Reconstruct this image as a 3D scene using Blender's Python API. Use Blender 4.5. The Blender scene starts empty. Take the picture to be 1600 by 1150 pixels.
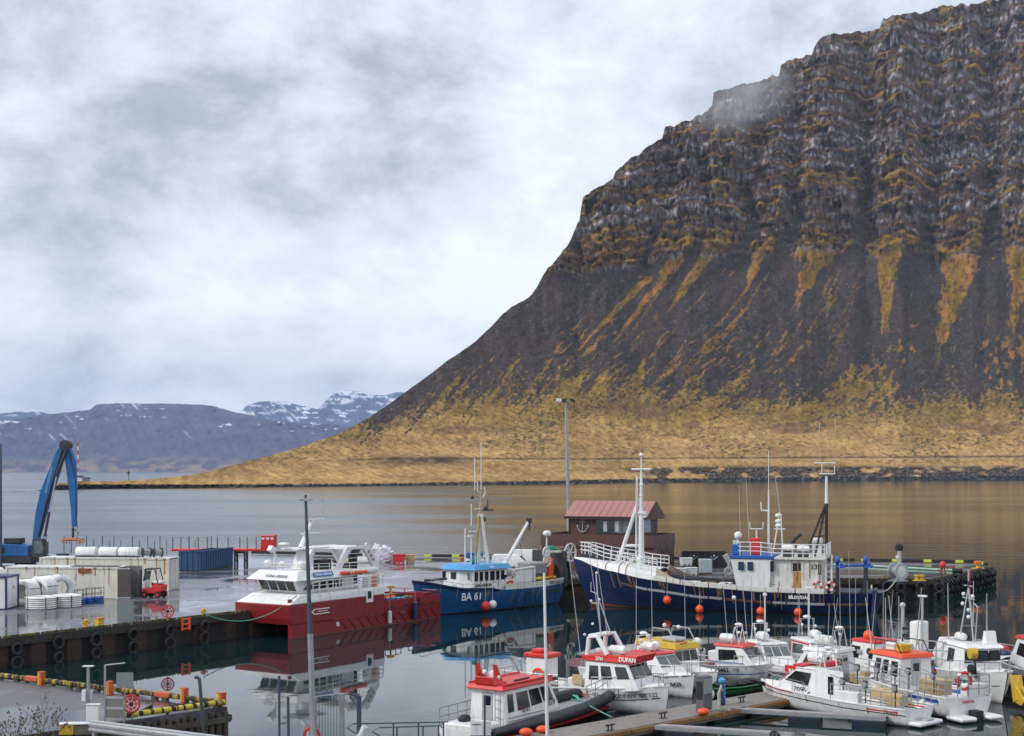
import bpy, math, random
import numpy as np
from mathutils import Vector, Matrix
R = math.radians
C = bpy.context.scene.collection
random.seed(7)
# ---------------------------------------------------------------- camera
F, H, HZ = 2240.0, 12.5, 735.0          # focal length (photo pixels), eye height (m), horizon row
DECK = 1.9
sc = bpy.context.scene
cd = bpy.data.cameras.new('camera'); cam = bpy.data.objects.new('camera', cd); C.objects.link(cam)
cam.location = (0, 0, H); cam.rotation_euler = (R(90), 0, 0)
cd.sensor_width = 36; cd.lens = 36*F/1600; cd.shift_y = (HZ-575)/1600
cd.clip_start = 0.5; cd.clip_end = 60000
sc.camera = cam
sc.view_settings.view_transform = 'Standard'; sc.view_settings.look = 'None'
sc.view_settings.gamma = 1; sc.view_settings.use_curve_mapping = False
sc.view_settings.exposure = 0.42
sc.cycles.max_bounces = 6; sc.cycles.diffuse_bounces = 2; sc.cycles.glossy_bounces = 3
sc.cycles.transmission_bounces = 3; sc.cycles.volume_bounces = 1; sc.cycles.transparent_max_bounces = 8
sc.cycles.use_denoising = True
# ---------------------------------------------------------------- node helper
class NT:
    def __init__(s, tree): s.t = tree; s.n = tree.nodes; s.l = tree.links
    def new(s, typ, **kw):
        n = s.n.new(typ)
        for k, v in kw.items(): setattr(n, k, v)
        return n
    def put(s, inp, v):
        if v is None: return
        if isinstance(v, bpy.types.NodeSocket): s.l.new(v, inp)
        else:
            if hasattr(inp, 'default_value'):
                try: inp.default_value = v
                except Exception:
                    inp.default_value = (*v, 1) if len(v) == 3 else v
    def math(s, op, a, b=None, c=None, clamp=False):
        n = s.new('ShaderNodeMath', operation=op); n.use_clamp = clamp
        s.put(n.inputs[0], a); s.put(n.inputs[1], b)
        if c is not None: s.put(n.inputs[2], c)
        return n.outputs[0]
    def vmath(s, op, a, b=None):
        n = s.new('ShaderNodeVectorMath', operation=op)
        s.put(n.inputs[0], a); s.put(n.inputs[1], b)
        return n.outputs[0]
    def noise(s, vec, scale, detail=4, rough=.55, dist=0):
        n = s.new('ShaderNodeTexNoise'); s.put(n.inputs['Vector'], vec)
        n.inputs['Scale'].default_value = scale; n.inputs['Detail'].default_value = detail
        n.inputs['Roughness'].default_value = rough; n.inputs['Distortion'].default_value = dist
        return n.outputs[0]
    def ramp(s, f, pts, interp='LINEAR'):
        n = s.new('ShaderNodeValToRGB'); cr = n.color_ramp; cr.interpolation = interp
        while len(cr.elements) < len(pts): cr.elements.new(.5)
        for e, (p, c) in zip(cr.elements, pts):
            e.position = p; e.color = (c, c, c, 1) if isinstance(c, (int, float)) else (*c, 1)
        s.put(n.inputs[0], f); return n.outputs[0]
    def mix(s, f, a, b, mode='MIX'):
        n = s.new('ShaderNodeMix', data_type='RGBA', blend_type=mode)
        s.put(n.inputs[0], f); s.put(n.inputs[6], a if isinstance(a, bpy.types.NodeSocket) else (*a, 1))
        s.put(n.inputs[7], b if isinstance(b, bpy.types.NodeSocket) else (*b, 1)); return n.outputs[2]
    def maprange(s, v, a, b, c=0, d=1, smooth=False):
        n = s.new('ShaderNodeMapRange'); 
        if smooth: n.interpolation_type = 'SMOOTHSTEP'
        s.put(n.inputs[0], v)
        for i, x in enumerate((a, b, c, d)): n.inputs[i+1].default_value = x
        return n.outputs[0]
# ---------------------------------------------------------------- world: overcast sky
w = bpy.data.worlds.new('World'); sc.world = w; w.use_nodes = True
T = NT(w.node_tree); T.n.clear()
SUN_EL, SUN_AZ = 38.0, 250.0            # degrees; azimuth clockwise from +Y
sky = T.new('ShaderNodeTexSky', sky_type='NISHITA'); sky.sun_disc = False
sky.sun_elevation = R(SUN_EL); sky.sun_rotation = R(SUN_AZ)
tc = T.new('ShaderNodeTexCoord'); sx = T.new('ShaderNodeSeparateXYZ'); T.l.new(tc.outputs['Generated'], sx.inputs[0])
dx, dy, dz = sx.outputs
zz = T.math('ADD', T.math('MAXIMUM', dz, 0.0), 0.30)
cx = T.new('ShaderNodeCombineXYZ'); T.put(cx.inputs[0], T.math('DIVIDE', dx, zz)); T.put(cx.inputs[1], T.math('DIVIDE', dy, zz))
mpw = T.new('ShaderNodeMapping'); T.l.new(tc.outputs['Generated'], mpw.inputs[0]); mpw.inputs['Scale'].default_value = (1, 1, 1.5); mpw.inputs['Location'].default_value = (.37, .2, .1)
n1 = T.noise(mpw.outputs[0], 7.0, 13, .66, .15)
n2 = T.noise(cx.outputs[0], 2.6, 7, .58, .3)
az = T.math('DIVIDE', dx, T.math('MAXIMUM', dy, .15)); el = T.math('DIVIDE', dz, T.math('MAXIMUM', dy, .15))
def blob(px, py, sx_, sy_, amp):        # a cloud bank in the part of the sky in view
    a = T.math('DIVIDE', T.math('SUBTRACT', az, (px-800)/F), sx_/F); b = T.math('DIVIDE', T.math('SUBTRACT', el, (HZ-py)/F), sy_/F)
    r2 = T.math('ADD', T.math('MULTIPLY', a, a), T.math('MULTIPLY', b, b))
    return T.math('MULTIPLY', T.math('EXPONENT', T.math('MULTIPLY', r2, -1)), amp)
v = T.math('MULTIPLY_ADD', n1, .80, T.math('MULTIPLY', n2, .30))
v = T.math('SUBTRACT', v, .03)
for b in SKYBLOBS if 'SKYBLOBS' in globals() else [(170,230,260,110,-.15),(60,340,330,60,-.07),(640,180,150,100,-.10),(500,300,200,60,-.08),(400,40,260,90,-.10),(820,90,170,90,.08),(880,260,170,110,.09),
          (420,480,420,80,.07),(760,420,160,80,.08),(150,560,260,40,-.05),(560,585,260,22,-.07),(1050,140,160,120,-.09),(330,590,200,25,-.04),(1200,60,120,60,.02)]:
    v = T.math('ADD', v, blob(*b))
cloud = T.ramp(v, [(.14, (.26,.29,.345)), (.35, (.38,.425,.495)), (.47, (.61,.66,.735)), (.64, (.84,.88,.935))])
hzn = T.math('EXPONENT', T.math('MULTIPLY', T.math('ABSOLUTE', dz), -22))
cloud = T.mix(T.math('MULTIPLY', hzn, .5), cloud, (.60,.635,.69))
cloud10 = T.mix(1.0, cloud, (10,10,10), 'MULTIPLY')
allc = T.mix(.93, sky.outputs[0], cloud10)
bg = T.new('ShaderNodeBackground'); T.l.new(allc, bg.inputs[0]); bg.inputs[1].default_value = .1
wo = T.new('ShaderNodeOutputWorld'); T.l.new(bg.outputs[0], wo.inputs[0])
# ---------------------------------------------------------------- sun through cloud
ld = bpy.data.lights.new('sun', 'SUN'); ld.energy = 1.6; ld.angle = R(12); ld.color = (1, .965, .91)
sun = bpy.data.objects.new('sun', ld); C.objects.link(sun)
a_, e_ = R(SUN_AZ), R(SUN_EL)
sdir = Vector((math.sin(a_)*math.cos(e_), math.cos(a_)*math.cos(e_), math.sin(e_)))
sun.rotation_euler = sdir.to_track_quat('Z', 'Y').to_euler(); sun.location = (-60, -60, 90)
# ---------------------------------------------------------------- placing
def P(px, py, z=0.0):                   # where the sight line through a photo point meets the level z
    Y = F*(H-z)/(py-HZ); return Vector(((px-800)/F*Y, Y, z))
def Q(px, py, Y):                       # where it meets the depth Y
    return Vector(((px-800)/F*Y, Y, H-(py-HZ)/F*Y))
# ---------------------------------------------------------------- object helpers
def tag(o, label=None, cat=None, group=None, kind=None):
    if label: o['label'] = label
    if cat: o['category'] = cat
    if group: o['group'] = group
    if kind: o['kind'] = kind
    return o
def thing(name, label, cat, loc=(0,0,0), rz=0.0, group=None):
    o = bpy.data.objects.new(name, None); C.objects.link(o); o.empty_display_size = .3
    o.location = loc; o.rotation_euler = (0, 0, rz); return tag(o, label, cat, group)
def link(name, me, parent=None, loc=None, rz=None):
    o = bpy.data.objects.new(name, me); C.objects.link(o)
    if parent: o.parent = parent
    if loc is not None: o.location = loc
    if rz is not None: o.rotation_euler = (0, 0, rz)
    return o
def copy_tree(o, parent=None, loc=None, rz=None, label=None, group=None):
    c = o.copy(); C.objects.link(c)
    if parent is not None: c.parent = parent
    if loc is not None: c.location = loc
    if rz is not None: c.rotation_euler[2] = rz
    if label: c['label'] = label
    if group: c['group'] = group
    for ch in o.children: copy_tree(ch, c)
    return c
V3 = lambda p: Vector(p) if len(p) == 3 else Vector((p[0], p[1], 0))
class MB:
    def __init__(s): s.v = []; s.f = []
    def add(s, vs, fs):
        b = len(s.v); s.v += [tuple(p) for p in vs]; s.f += [tuple(i+b for i in f) for f in fs]; return s
    def box(s, c, d, rz=0, ry=0, rx=0):
        m = Matrix.Rotation(rz, 3, 'Z') @ Matrix.Rotation(ry, 3, 'Y') @ Matrix.Rotation(rx, 3, 'X')
        vs = [Vector(c)+m@Vector((x*d[0]/2, y*d[1]/2, z*d[2]/2)) for x in (-1,1) for y in (-1,1) for z in (-1,1)]
        return s.add(vs, [(0,1,3,2),(4,6,7,5),(0,4,5,1),(2,3,7,6),(0,2,6,4),(1,5,7,3)])
    def b2(s, x0, x1, y0, y1, z0, z1): return s.box(((x0+x1)/2,(y0+y1)/2,(z0+z1)/2), (abs(x1-x0),abs(y1-y0),abs(z1-z0)))
    def tube(s, p, q, r, r2=None, n=8, caps=True):
        p, q = Vector(p), Vector(q); d = q-p
        if d.length < 1e-6: return s
        r2 = r if r2 is None else r2
        a = d.orthogonal().normalized(); b = d.normalized().cross(a)
        vs = []
        for i in range(n):
            t = 2*math.pi*i/n + math.pi/n; o = a*math.cos(t)+b*math.sin(t); vs += [p+o*r, q+o*r2]
        fs = [(2*i, 2*((i+1)%n), 2*((i+1)%n)+1, 2*i+1) for i in range(n)]
        if caps: fs += [tuple(range(0, 2*n, 2))[::-1], tuple(range(1, 2*n, 2))]
        return s.add(vs, fs)
    def path(s, pts, r, n=6):
        pts = [Vector(p) for p in pts]; rings = []; a = None
        for i, p in enumerate(pts):
            t = (pts[min(i+1, len(pts)-1)]-pts[max(i-1, 0)]).normalized()
            a = t.orthogonal().normalized() if a is None else (a-t*a.dot(t)).normalized()
            b = t.cross(a); rr = r[i] if isinstance(r, (list, tuple)) else r
            rings.append([p+(a*math.cos(2*math.pi*k/n)+b*math.sin(2*math.pi*k/n))*rr for k in range(n)])
        return s.loft(rings, True, True)
    def loft(s, rings, closed=True, caps=True):
        n = len(rings[0]); vs = [p for r in rings for p in r]; fs = []
        m = n if closed else n-1
        for j in range(len(rings)-1):
            for i in range(m):
                k = (i+1) % n; fs.append((j*n+i, j*n+k, (j+1)*n+k, (j+1)*n+i))
        if caps: fs += [tuple(range(n))[::-1], tuple(range((len(rings)-1)*n, len(rings)*n))]
        return s.add(vs, fs)
    def prism(s, poly, d):               # poly: 3d points, d: extrusion vector
        d = Vector(d); return s.loft([[Vector(p) for p in poly], [Vector(p)+d for p in poly]])
    def lathe(s, prof, n=16, c=(0,0,0), axis='Z'):   # prof: (r, h)
        rings = []
        for r, h in prof:
            ring = []
            for i in range(n):
                t = 2*math.pi*i/n; x, y = r*math.cos(t), r*math.sin(t)
                q = {'Z': (x,y,h), 'X': (h,x,y), 'Y': (x,h,y)}[axis]; ring.append(Vector(c)+Vector(q))
            rings.append(ring)
        return s.loft(rings)
    def torus(s, c, Rr, r, axis='Y', n=20, m=8, a0=0, a1=2*math.pi):
        full = abs(a1-a0-2*math.pi) < 1e-6; rings = []
        for i in range(n if full else n+1):
            t = a0+(a1-a0)*i/n; ring = []
            for k in range(m):
                u = 2*math.pi*k/m; rr = Rr+r*math.cos(u); h = r*math.sin(u)
                x, y = rr*math.cos(t), rr*math.sin(t)
                ring.append(Vector(c)+Vector({'Z': (x,y,h), 'X': (h,x,y), 'Y': (x,h,y)}[axis]))
            rings.append(ring)
        if full: rings.append(rings[0])
        return s.loft(rings, True, not full)
    def ball(s, c, r, n=12, m=8, sc=(1,1,1)):
        prof = [(max(math.sin(math.pi*j/m), .02)*r, -math.cos(math.pi*j/m)*r) for j in range(m+1)]
        b = len(s.v); s.lathe(prof, n)
        s.v[b:] = [(c[0]+x*sc[0], c[1]+y*sc[1], c[2]+z*sc[2]) for x, y, z in s.v[b:]]; return s
    def mesh(s, name, mat=None, smooth=False, bevel=0):
        me = bpy.data.meshes.new(name); me.from_pydata(s.v, [], s.f)
        if mat: me.materials.append(mat)
        me.validate()
        import bmesh
        bm = bmesh.new(); bm.from_mesh(me)
        bmesh.ops.remove_doubles(bm, verts=bm.verts, dist=1e-5)
        bmesh.ops.recalc_face_normals(bm, faces=bm.faces)
        if bevel:
            es = [e for e in bm.edges if len(e.link_faces) == 2 and e.calc_face_angle(0) > .6]
            bmesh.ops.bevel(bm, geom=es, offset=bevel, segments=1, affect='EDGES', clamp_overlap=True)
        bm.to_mesh(me); bm.free()
        if smooth:
            me.shade_smooth(); me.set_sharp_from_angle(angle=R(40))
        return me
    def build(s, name, mat, parent=None, smooth=False, bevel=0, loc=None, rz=None):
        return link(name, s.mesh(name, mat, smooth, bevel), parent, loc, rz)
def text(s, size, mat, parent, loc, rot, name='lettering', bold=0, shear=0, align='CENTER', sx=1.0):
    cu = bpy.data.curves.new(name, 'FONT'); cu.body = s; cu.size = size; cu.extrude = .004; cu.offset = bold; cu.shear = shear
    cu.align_x = align; cu.align_y = 'CENTER'; cu.materials.append(mat); cu.resolution_u = 3
    o = bpy.data.objects.new(name, cu); C.objects.link(o); o.parent = parent; o.location = loc; o.rotation_euler = rot; o.scale = (sx,1,1)
    return o
# ---------------------------------------------------------------- materials
def mat_new(name):
    m = bpy.data.materials.new(name); m.use_nodes = True; t = NT(m.node_tree); t.n.clear()
    b = t.new('ShaderNodeBsdfPrincipled'); o = t.new('ShaderNodeOutputMaterial'); t.l.new(b.outputs[0], o.inputs[0])
    return m, t, b
def paint(name, col, rough=.45, var=.10, scale=1.2, rust=0.0, metal=0.0, bump=0.0, dirt=.0, grime=0, rustcol=(.22,.075,.02), spec=.5):
    m, t, b = mat_new(name)
    tc = t.new('ShaderNodeTexCoord'); ge = t.new('ShaderNodeNewGeometry')
    pos = ge.outputs['Position']
    n = t.noise(pos, scale, 5, .6)
    c = t.mix(t.math('MULTIPLY', t.maprange(n, .3, .7), 1.0), tuple(x*(1-var) for x in col), tuple(min(1, x*(1+var)) for x in col))
    rr = t.maprange(t.noise(pos, scale*3, 3), .3, .7, max(.03, rough*.75), min(1, rough*1.25))
    if dirt:
        mp = t.new('ShaderNodeMapping'); t.l.new(pos, mp.inputs[0]); mp.inputs['Scale'].default_value = (2.2, 2.2, .35)
        d = t.maprange(t.noise(mp.outputs[0], 1.5, 6, .65), .52, .75, 0, dirt)
        c = t.mix(d, c, (.10,.085,.06))
    if grime:
        sz = t.new('ShaderNodeSeparateXYZ'); t.l.new(pos, sz.inputs[0])
        g = t.maprange(t.math('ADD', sz.outputs[2], t.math('MULTIPLY', t.noise(pos, 2.5, 4), .35)), .12, .42, .8, 0, True)
        c = t.mix(g, c, (.075,.072,.05))
    if rust:
        mp = t.new('ShaderNodeMapping'); t.l.new(pos, mp.inputs[0]); mp.inputs['Scale'].default_value = (2.4, 2.4, .45)
        k = .70-rust*.28
        d = t.maprange(t.noise(mp.outputs[0], 1.1, 8, .68), k, k+.09, 0, 1)
        c = t.mix(d, c, rustcol); rr = t.math('MAXIMUM', rr, t.math('MULTIPLY', d, .8))
    t.put(b.inputs['Base Color'], c); t.put(b.inputs['Roughness'], rr); b.inputs['Metallic'].default_value = metal
    b.inputs['Specular IOR Level'].default_value = spec
    if bump:
        bp = t.new('ShaderNodeBump'); bp.inputs['Strength'].default_value = bump; bp.inputs['Distance'].default_value = .03
        t.put(bp.inputs['Height'], t.noise(pos, scale*6, 4)); t.l.new(bp.outputs[0], b.inputs['Normal'])
    return m
M = {}
M['white'] = paint('white_paint', (.74,.745,.735), .35, .05, .8, dirt=.35)
M['white_clean'] = paint('clean_white_gelcoat', (.78,.78,.77), .32, .05, .6, dirt=.30, grime=1)
M['cream'] = paint('cream_paint', (.66,.64,.55), .55, .08, .8, rust=.30, dirt=.4)
M['white_rusty'] = paint('white_paint_with_rust_streaks', (.66,.65,.60), .5, .08, .8, rust=.45, dirt=.35)
M['grey'] = paint('grey_paint', (.28,.29,.30), .5, .1)
M['lgrey'] = paint('light_grey_metal', (.45,.46,.47), .4, .08, metal=.35)
M['galv'] = paint('galvanised_steel', (.36,.37,.38), .45, .12, 3, metal=.6)
M['dark'] = paint('dark_metal', (.035,.037,.042), .5, .2, 3)
M['black'] = paint('black_rubber', (.018,.018,.020), .65, .3, 5, bump=.3)
M['glass'] = paint('dark_window_glass', (.012,.015,.018), .06, .2, .7, spec=.8)
M['glassl'] = paint('pale_window_glass', (.09,.115,.12), .08, .4, 1.6, spec=.8)
M['red'] = paint('red_paint', (.62,.03,.025), .4, .1, dirt=.1)
M['maroon'] = paint('maroon_hull_paint', (.22,.010,.013), .42, .12, .5, dirt=.15, grime=1)
M['dmaroon'] = paint('dark_maroon_trim', (.12,.015,.016), .4, .1)
M['blue'] = paint('blue_hull_paint', (.018,.13,.36), .42, .16, .6, rust=.05, dirt=.35)
M['sky_blue'] = paint('light_blue_roof_paint', (.07,.30,.60), .45, .08, dirt=.1)
M['navy'] = paint('navy_hull_paint', (.010,.027,.10), .42, .3, .5, rust=.14, dirt=.45, rustcol=(.07,.025,.018), grime=1)
M['excav'] = paint('blue_crane_paint', (.014,.125,.36), .45, .16, .8, dirt=.3)
M['orange'] = paint('orange_plastic', (.80,.085,.02), .4, .06)
M['orangep'] = paint('orange_steel_paint', (.62,.16,.03), .55, .15, 3, dirt=.3)
M['yellow'] = paint('yellow_paint', (.60,.37,.03), .5, .14, 2.5, dirt=.5)
M['lime'] = paint('lime_yellow_paint', (.55,.62,.04), .5, .1, 2)
M['green'] = paint('green_hull_paint', (.015,.16,.045), .4, .15)
M['teal'] = paint('teal_net', (.02,.22,.17), .8, .2, 5)
M['tan'] = paint('tan_plastic_tub', (.50,.35,.18), .6, .1, 2, dirt=.2)
M['tub'] = paint('pale_fish_tub', (.60,.61,.58), .55, .06, 2, dirt=.35)
M['bluep'] = paint('blue_plastic', (.02,.10,.38), .5, .12)
M['rope'] = paint('pale_rope', (.42,.42,.34), .9, .2, 12)
M['greenrope'] = paint('green_rope', (.10,.38,.28), .9, .2, 12)
M['wood'] = paint('weathered_pile_wood', (.075,.062,.048), .8, .4, 3, bump=.4)
M['concrete'] = paint('pontoon_concrete', (.20,.175,.155), .5, .16, 1.2, bump=.2, dirt=.2)
M['rustbrown'] = paint('rust_brown_cladding', (.085,.038,.030), .6, .08, .6)
M['pinkroof'] = paint('faded_red_metal_roof', (.36,.155,.14), .45, .05, .6)
M['black_text'] = paint('black_lettering', (.02,.02,.025), .5, .05)
M['white_text'] = paint('white_lettering', (.80,.80,.80), .5, .03)
M['grey_text'] = paint('grey_lettering', (.12,.13,.15), .5, .05)
M['red_text'] = paint('red_lettering', (.55,.05,.05), .5, .05)
M['rubber_grey'] = paint('dark_grey_inflatable_tube', (.026,.028,.036), .5, .2)
M['stain'] = paint('faint_brown_stain', (.24,.19,.13), .7, .2, 4)
M['rust_run'] = paint('rust_run', (.36,.20,.075), .8, .35, 5)
# ================================================================ THE LAND AND WATER
def _hash(ix, iy, seed):
    h = (ix.astype(np.int64)*374761393 + iy.astype(np.int64)*668265263 + seed*1442695041) & 0xffffffff
    h = ((h ^ (h >> 13))*1274126177) & 0xffffffff
    return ((h ^ (h >> 16)) & 0xffff)/65535.0
def vnoise(x, y, seed=0):
    ix, iy = np.floor(x), np.floor(y); fx, fy = x-ix, y-iy
    fx = fx*fx*(3-2*fx); fy = fy*fy*(3-2*fy)
    a, b = _hash(ix, iy, seed), _hash(ix+1, iy, seed); c, d = _hash(ix, iy+1, seed), _hash(ix+1, iy+1, seed)
    return (a*(1-fx)+b*fx)*(1-fy)+(c*(1-fx)+d*fx)*fy
def fbm(x, y, seed=0, oct=5, gain=.5, lac=2.03):
    s, a, t = 0, 1.0, 0
    for i in range(oct):
        s = s+a*vnoise(x, y, seed+i*17); t += a; a *= gain; x = x*lac+3.7; y = y*lac+1.3
    return s/t
def ss(a, b, x):
    t = np.clip((x-a)/(b-a), 0, 1); return t*t*(3-2*t)
def interp(x, pts):
    p = np.array(pts, float); return np.interp(x, p[:,0], p[:,1])
def smoothcurve(x, pts, k=14):
    return sum(interp(x+d, pts) for d in (-k, -k/2, 0, k/2, k))/5
def grid_mesh(name, X, Y, Z, col, mat, keep=None):
    nr, nc = X.shape
    co = np.stack([X, Y, Z], -1).reshape(-1, 3).astype(np.float32)
    i = np.arange(nr*nc).reshape(nr, nc)
    q = np.stack([i[:-1,:-1], i[:-1,1:], i[1:,1:], i[1:,:-1]], -1)
    q = q[keep] if keep is not None else q.reshape(-1, 4)
    me = bpy.data.meshes.new(name)
    me.vertices.add(len(co)); me.vertices.foreach_set('co', co.ravel())
    me.loops.add(q.size); me.loops.foreach_set('vertex_index', q.ravel().astype(np.int32))
    me.polygons.add(len(q)); me.polygons.foreach_set('loop_start', np.arange(0, q.size, 4, dtype=np.int32))
    me.update(calc_edges=True)
    if col is not None:
        ca = me.color_attributes.new('albedo', 'FLOAT_COLOR', 'POINT')
        c4 = np.ones((nr*nc, 4), np.float32); c4[:, :3] = col.reshape(-1, 3)
        ca.data.foreach_set('color', c4.ravel())
    me.materials.append(mat); me.shade_smooth()
    return link(name, me)
def mixc(a, b, m): return a+(b-a)*m[..., None]
def land_mat(name, scale, amt, bump=0.0, dist=1.0):
    m, t, b = mat_new(name)
    at = t.new('ShaderNodeAttribute'); at.attribute_name = 'albedo'
    ge = t.new('ShaderNodeNewGeometry')
    n = t.noise(ge.outputs['Position'], scale, 5, .65)
    k = t.maprange(n, .3, .7, 1-amt, 1+amt)
    cc = t.new('ShaderNodeCombineXYZ')
    for i in range(3): t.l.new(k, cc.inputs[i])
    c = t.mix(1.0, at.outputs['Color'], cc.outputs[0], 'MULTIPLY')
    t.put(b.inputs['Base Color'], c); b.inputs['Roughness'].default_value = .95; b.inputs['Specular IOR Level'].default_value = .15
    if bump:
        bp = t.new('ShaderNodeBump'); bp.inputs['Strength'].default_value = bump; bp.inputs['Distance'].default_value = dist
        t.put(bp.inputs['Height'], n); t.l.new(bp.outputs[0], b.inputs['Normal'])
    return m
# ---- the near mountain: columns follow bearings from the town, rows follow the strata
def near_mountain():
    px = np.concatenate([np.linspace(20, 420, 160, endpoint=False), np.linspace(420, 1700, 1120, endpoint=False), np.linspace(1700, 2150, 90)])
    zt_lo = np.concatenate([np.linspace(-40, 60, 96, endpoint=False), np.linspace(60, 330, 200, endpoint=False), np.linspace(330, 830, 400)])
    PX, E = np.meshgrid(px, zt_lo)
    ysh = interp(px, [(20,769),(60,766.5),(130,764),(300,762.5),(600,760),(800,757.5),(1000,754),(1300,751),(1600,749),(2150,748)])
    r0 = F*H/(ysh-HZ)
    yc = smoothcurve(px, [(20,960),(300,1120),(450,1350),(600,1600),(800,1850),(1000,2080),(1300,2420),(1600,2620),(2150,2900)], 60)
    EC = smoothcurve(px, [(20,250),(600,250),(760,275),(860,315),(1000,330),(1200,340),(1600,352),(2150,360)], 40)
    e0 = -(ysh-HZ)
    EC = EC+(fbm(px/38, px*0, 17, 3)-.5)*34*ss(780, 900, px)
    r0, yc, EC, e0 = [a[None, :]+0*E for a in (r0, yc, EC, e0)]
    wob = (fbm(PX/210, E/300, 5, 3)-.5)*20 + (fbm(PX/40, E/90, 9, 3)-.5)*6
    t = np.clip((E-e0)/(EC-e0), 0, 1)
    Y = r0+(yc-r0)*t**.72
    # staircase of basalt layers above the scree
    lev = [10,26,45,62,86,108,128,152,170,196,218,238,262,284,306,330,352,378,400,425,450,476]
    up = np.clip(E-EC, 0, None); el = E-EC+wob
    stair = np.zeros_like(E); ledge = np.zeros_like(E)
    rng = np.random.RandomState(4)
    for L in lev:
        wd = rng.uniform(5, 11); am = rng.uniform(.6, 1.3); thin = .55+.9*fbm(PX/120+L*.37, E*0+L, 31, 3)
        stair += am*thin*ss(L-wd/2, L+wd/2, el)
        ledge = np.maximum(ledge, np.exp(-((el-L)/(wd*.80))**2)*np.clip(am*thin, 0, 1.1))
    Y = Y+up*.30+stair*24*ss(600, 900, PX)
    # gullies and chutes
    G = np.zeros_like(E); chute = np.zeros_like(E)
    gul = [(905,.3,5,.75),(960,.35,5,.8),(1022,.5,6,.85),(1100,.55,6,.95),(1168,1.0,12,.95),(1238,.9,10,.8),(1342,1.15,15,.55),(1446,.8,9,.15),(1546,1.05,13,.05),(1642,.9,12,0),(1740,.9,12,0),(1850,.9,12,0),(1985,.9,12,0)]
    for gx, d, wd, sl in gul:
        below = np.clip(EC+50-E, 0, None)
        cx = gx+4-below*sl*(.30+below/430)+(fbm(E/40+gx, E*0, 3, 2)-.5)*16
        upw = np.clip(E-EC, 0, None)
        cx = cx+np.where(upw > 0, (fbm(upw/50+gx, upw*0, 12, 2)-.5)*24*ss(0, 60, upw), 0)
        b2 = np.clip(EC+62-E, 0, None)
        wdd = wd*.62+b2*(.20 if gx > 1120 else .08)+upw*.05
        a = np.exp(-np.abs((PX-cx)/wdd)**3.2)
        G += d*np.exp(-np.abs((PX-cx)/(wd*(1+below/50)+upw*.05))**3.4)*(np.where(E > EC-10, 30+26*ss(50, 90, upw)*np.exp(-upw/240)*(.4+1.2*fbm(upw/30+gx, upw*0, 14, 2)), 30*np.exp(-np.clip(EC-10-E,0,None)/26)-5*ss(0, 60, np.clip(EC-10-E,0,None))))
        chute = np.maximum(chute, np.clip(d*1.15, 0, 1)*a*(1-ss(62, 72, upw)*.75)*(1-ss(270, 350, below)))
    Y = Y+G
    cl = ss(-14, 8, el)*ss(640, 860, PX)
    scm = ss(.30,.62, chute)
    cl = cl*(1-scm*.92)
    Y += cl*((fbm(PX/60, E/110, 21, 4)-.5)*74*ss(0, 60, up) + (fbm(PX/11, E/26, 22, 4)-.5)*44 + (fbm(PX/3.4, E/13, 23, 3)-.5)*17 - ss(.55,.8,fbm(PX/26, E/14, 24, 3))*12)
    tal = (1-cl)*ss(10, 60, E)
    Y += tal*((fbm(PX/50+E/90, E/160, 41, 3)-.5)*50*ss(60, 200, E)+(fbm(PX/9, E/9, 42, 3)-.5)*7)
    Z = 12.5+E/F*(r0+(yc-r0)*t**.72)*1.0
    Z = H+E/F*(r0+(yc-r0)*t**.72+up*.85)
    # small bench, bank and beach near the shore
    ea = (Z-H)*F/Y
    sil = interp(px, [(20,768),(55,767),(75,761),(95,755),(125,752),(150,752.5),(200,751),(240,748),(290,743),(330,736),(420,712),(470,698),(520,681),(560,662),(600,637),(650,601),(700,563),(732,542),(745,531),(780,497),(800,480),(830,461),(848,432),(862,412),(884,388),(905,345),(911,309),(935,292),(958,279),(962,266),(985,249),(1035,217),(1039,200),(1070,190),(1105,176),(1113,165),(1115,144),(1150,134),(1200,122),(1217,116),(1220,100),(1268,84),(1272,72),(1287,56),(1330,50),(1374,46),(1380,28),(1425,20),(1450,19),(1470,10),(1530,6),(1550,0),(1600,-3),(1700,-8),(2150,-20)])
    es = HZ-sil+(fbm(px/9, px*0, 77, 4)-.5)*9*ss(700, 850, px)+(fbm(px/14, px*0, 78, 3)-.5)*1.6
    # each column ends where the slope reaches the ridge
    over = ea > es[None, :]; over = np.maximum.accumulate(over, axis=0)
    idx = np.argmax(over, axis=0); idx[~over.any(axis=0)] = E.shape[0]-1
    cols = np.arange(len(px)); i0 = np.clip(idx-1, 0, None)
    ea0, ea1 = ea[i0, cols], ea[idx, cols]
    fr = np.clip((es-ea0)/np.where(abs(ea1-ea0) < 1e-6, 1, ea1-ea0), 0, 1)
    Yt = Y[i0, cols]+(Y[idx, cols]-Y[i0, cols])*fr; Zt = Z[i0, cols]+(Z[idx, cols]-Z[i0, cols])*fr
    rows = np.arange(E.shape[0])[:, None]; m = rows >= idx[None, :]
    Y = np.where(m, Yt[None, :]+0*Y, Y); Z = np.where(m, Zt[None, :]+0*Z, Z)
    keep = ~(m[:-1,:-1] & m[:-1,1:])
    X = (PX-800)/F*Y
    # ---------------- colour of the ground
    rock = np.array((.225,.210,.205)); 
    a = fbm(PX/3.2, E/9, 51, 4); b = fbm(PX/14, E/20, 52, 4); c3 = fbm(PX/2.1, E/2.6, 53, 3)
    bandl = vnoise(E*0+PX/260, (E-EC+wob)/7.5, 58)
    lum = (.42+1.55*ss(.40,.74,a)*(.40+b)+.34*c3)*(.52+.85*bandl)*(.75+.5*fbm(PX/90, E/60, 59, 3))  # mottled rock tone, with dark shading of the crags put into the colour
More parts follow.
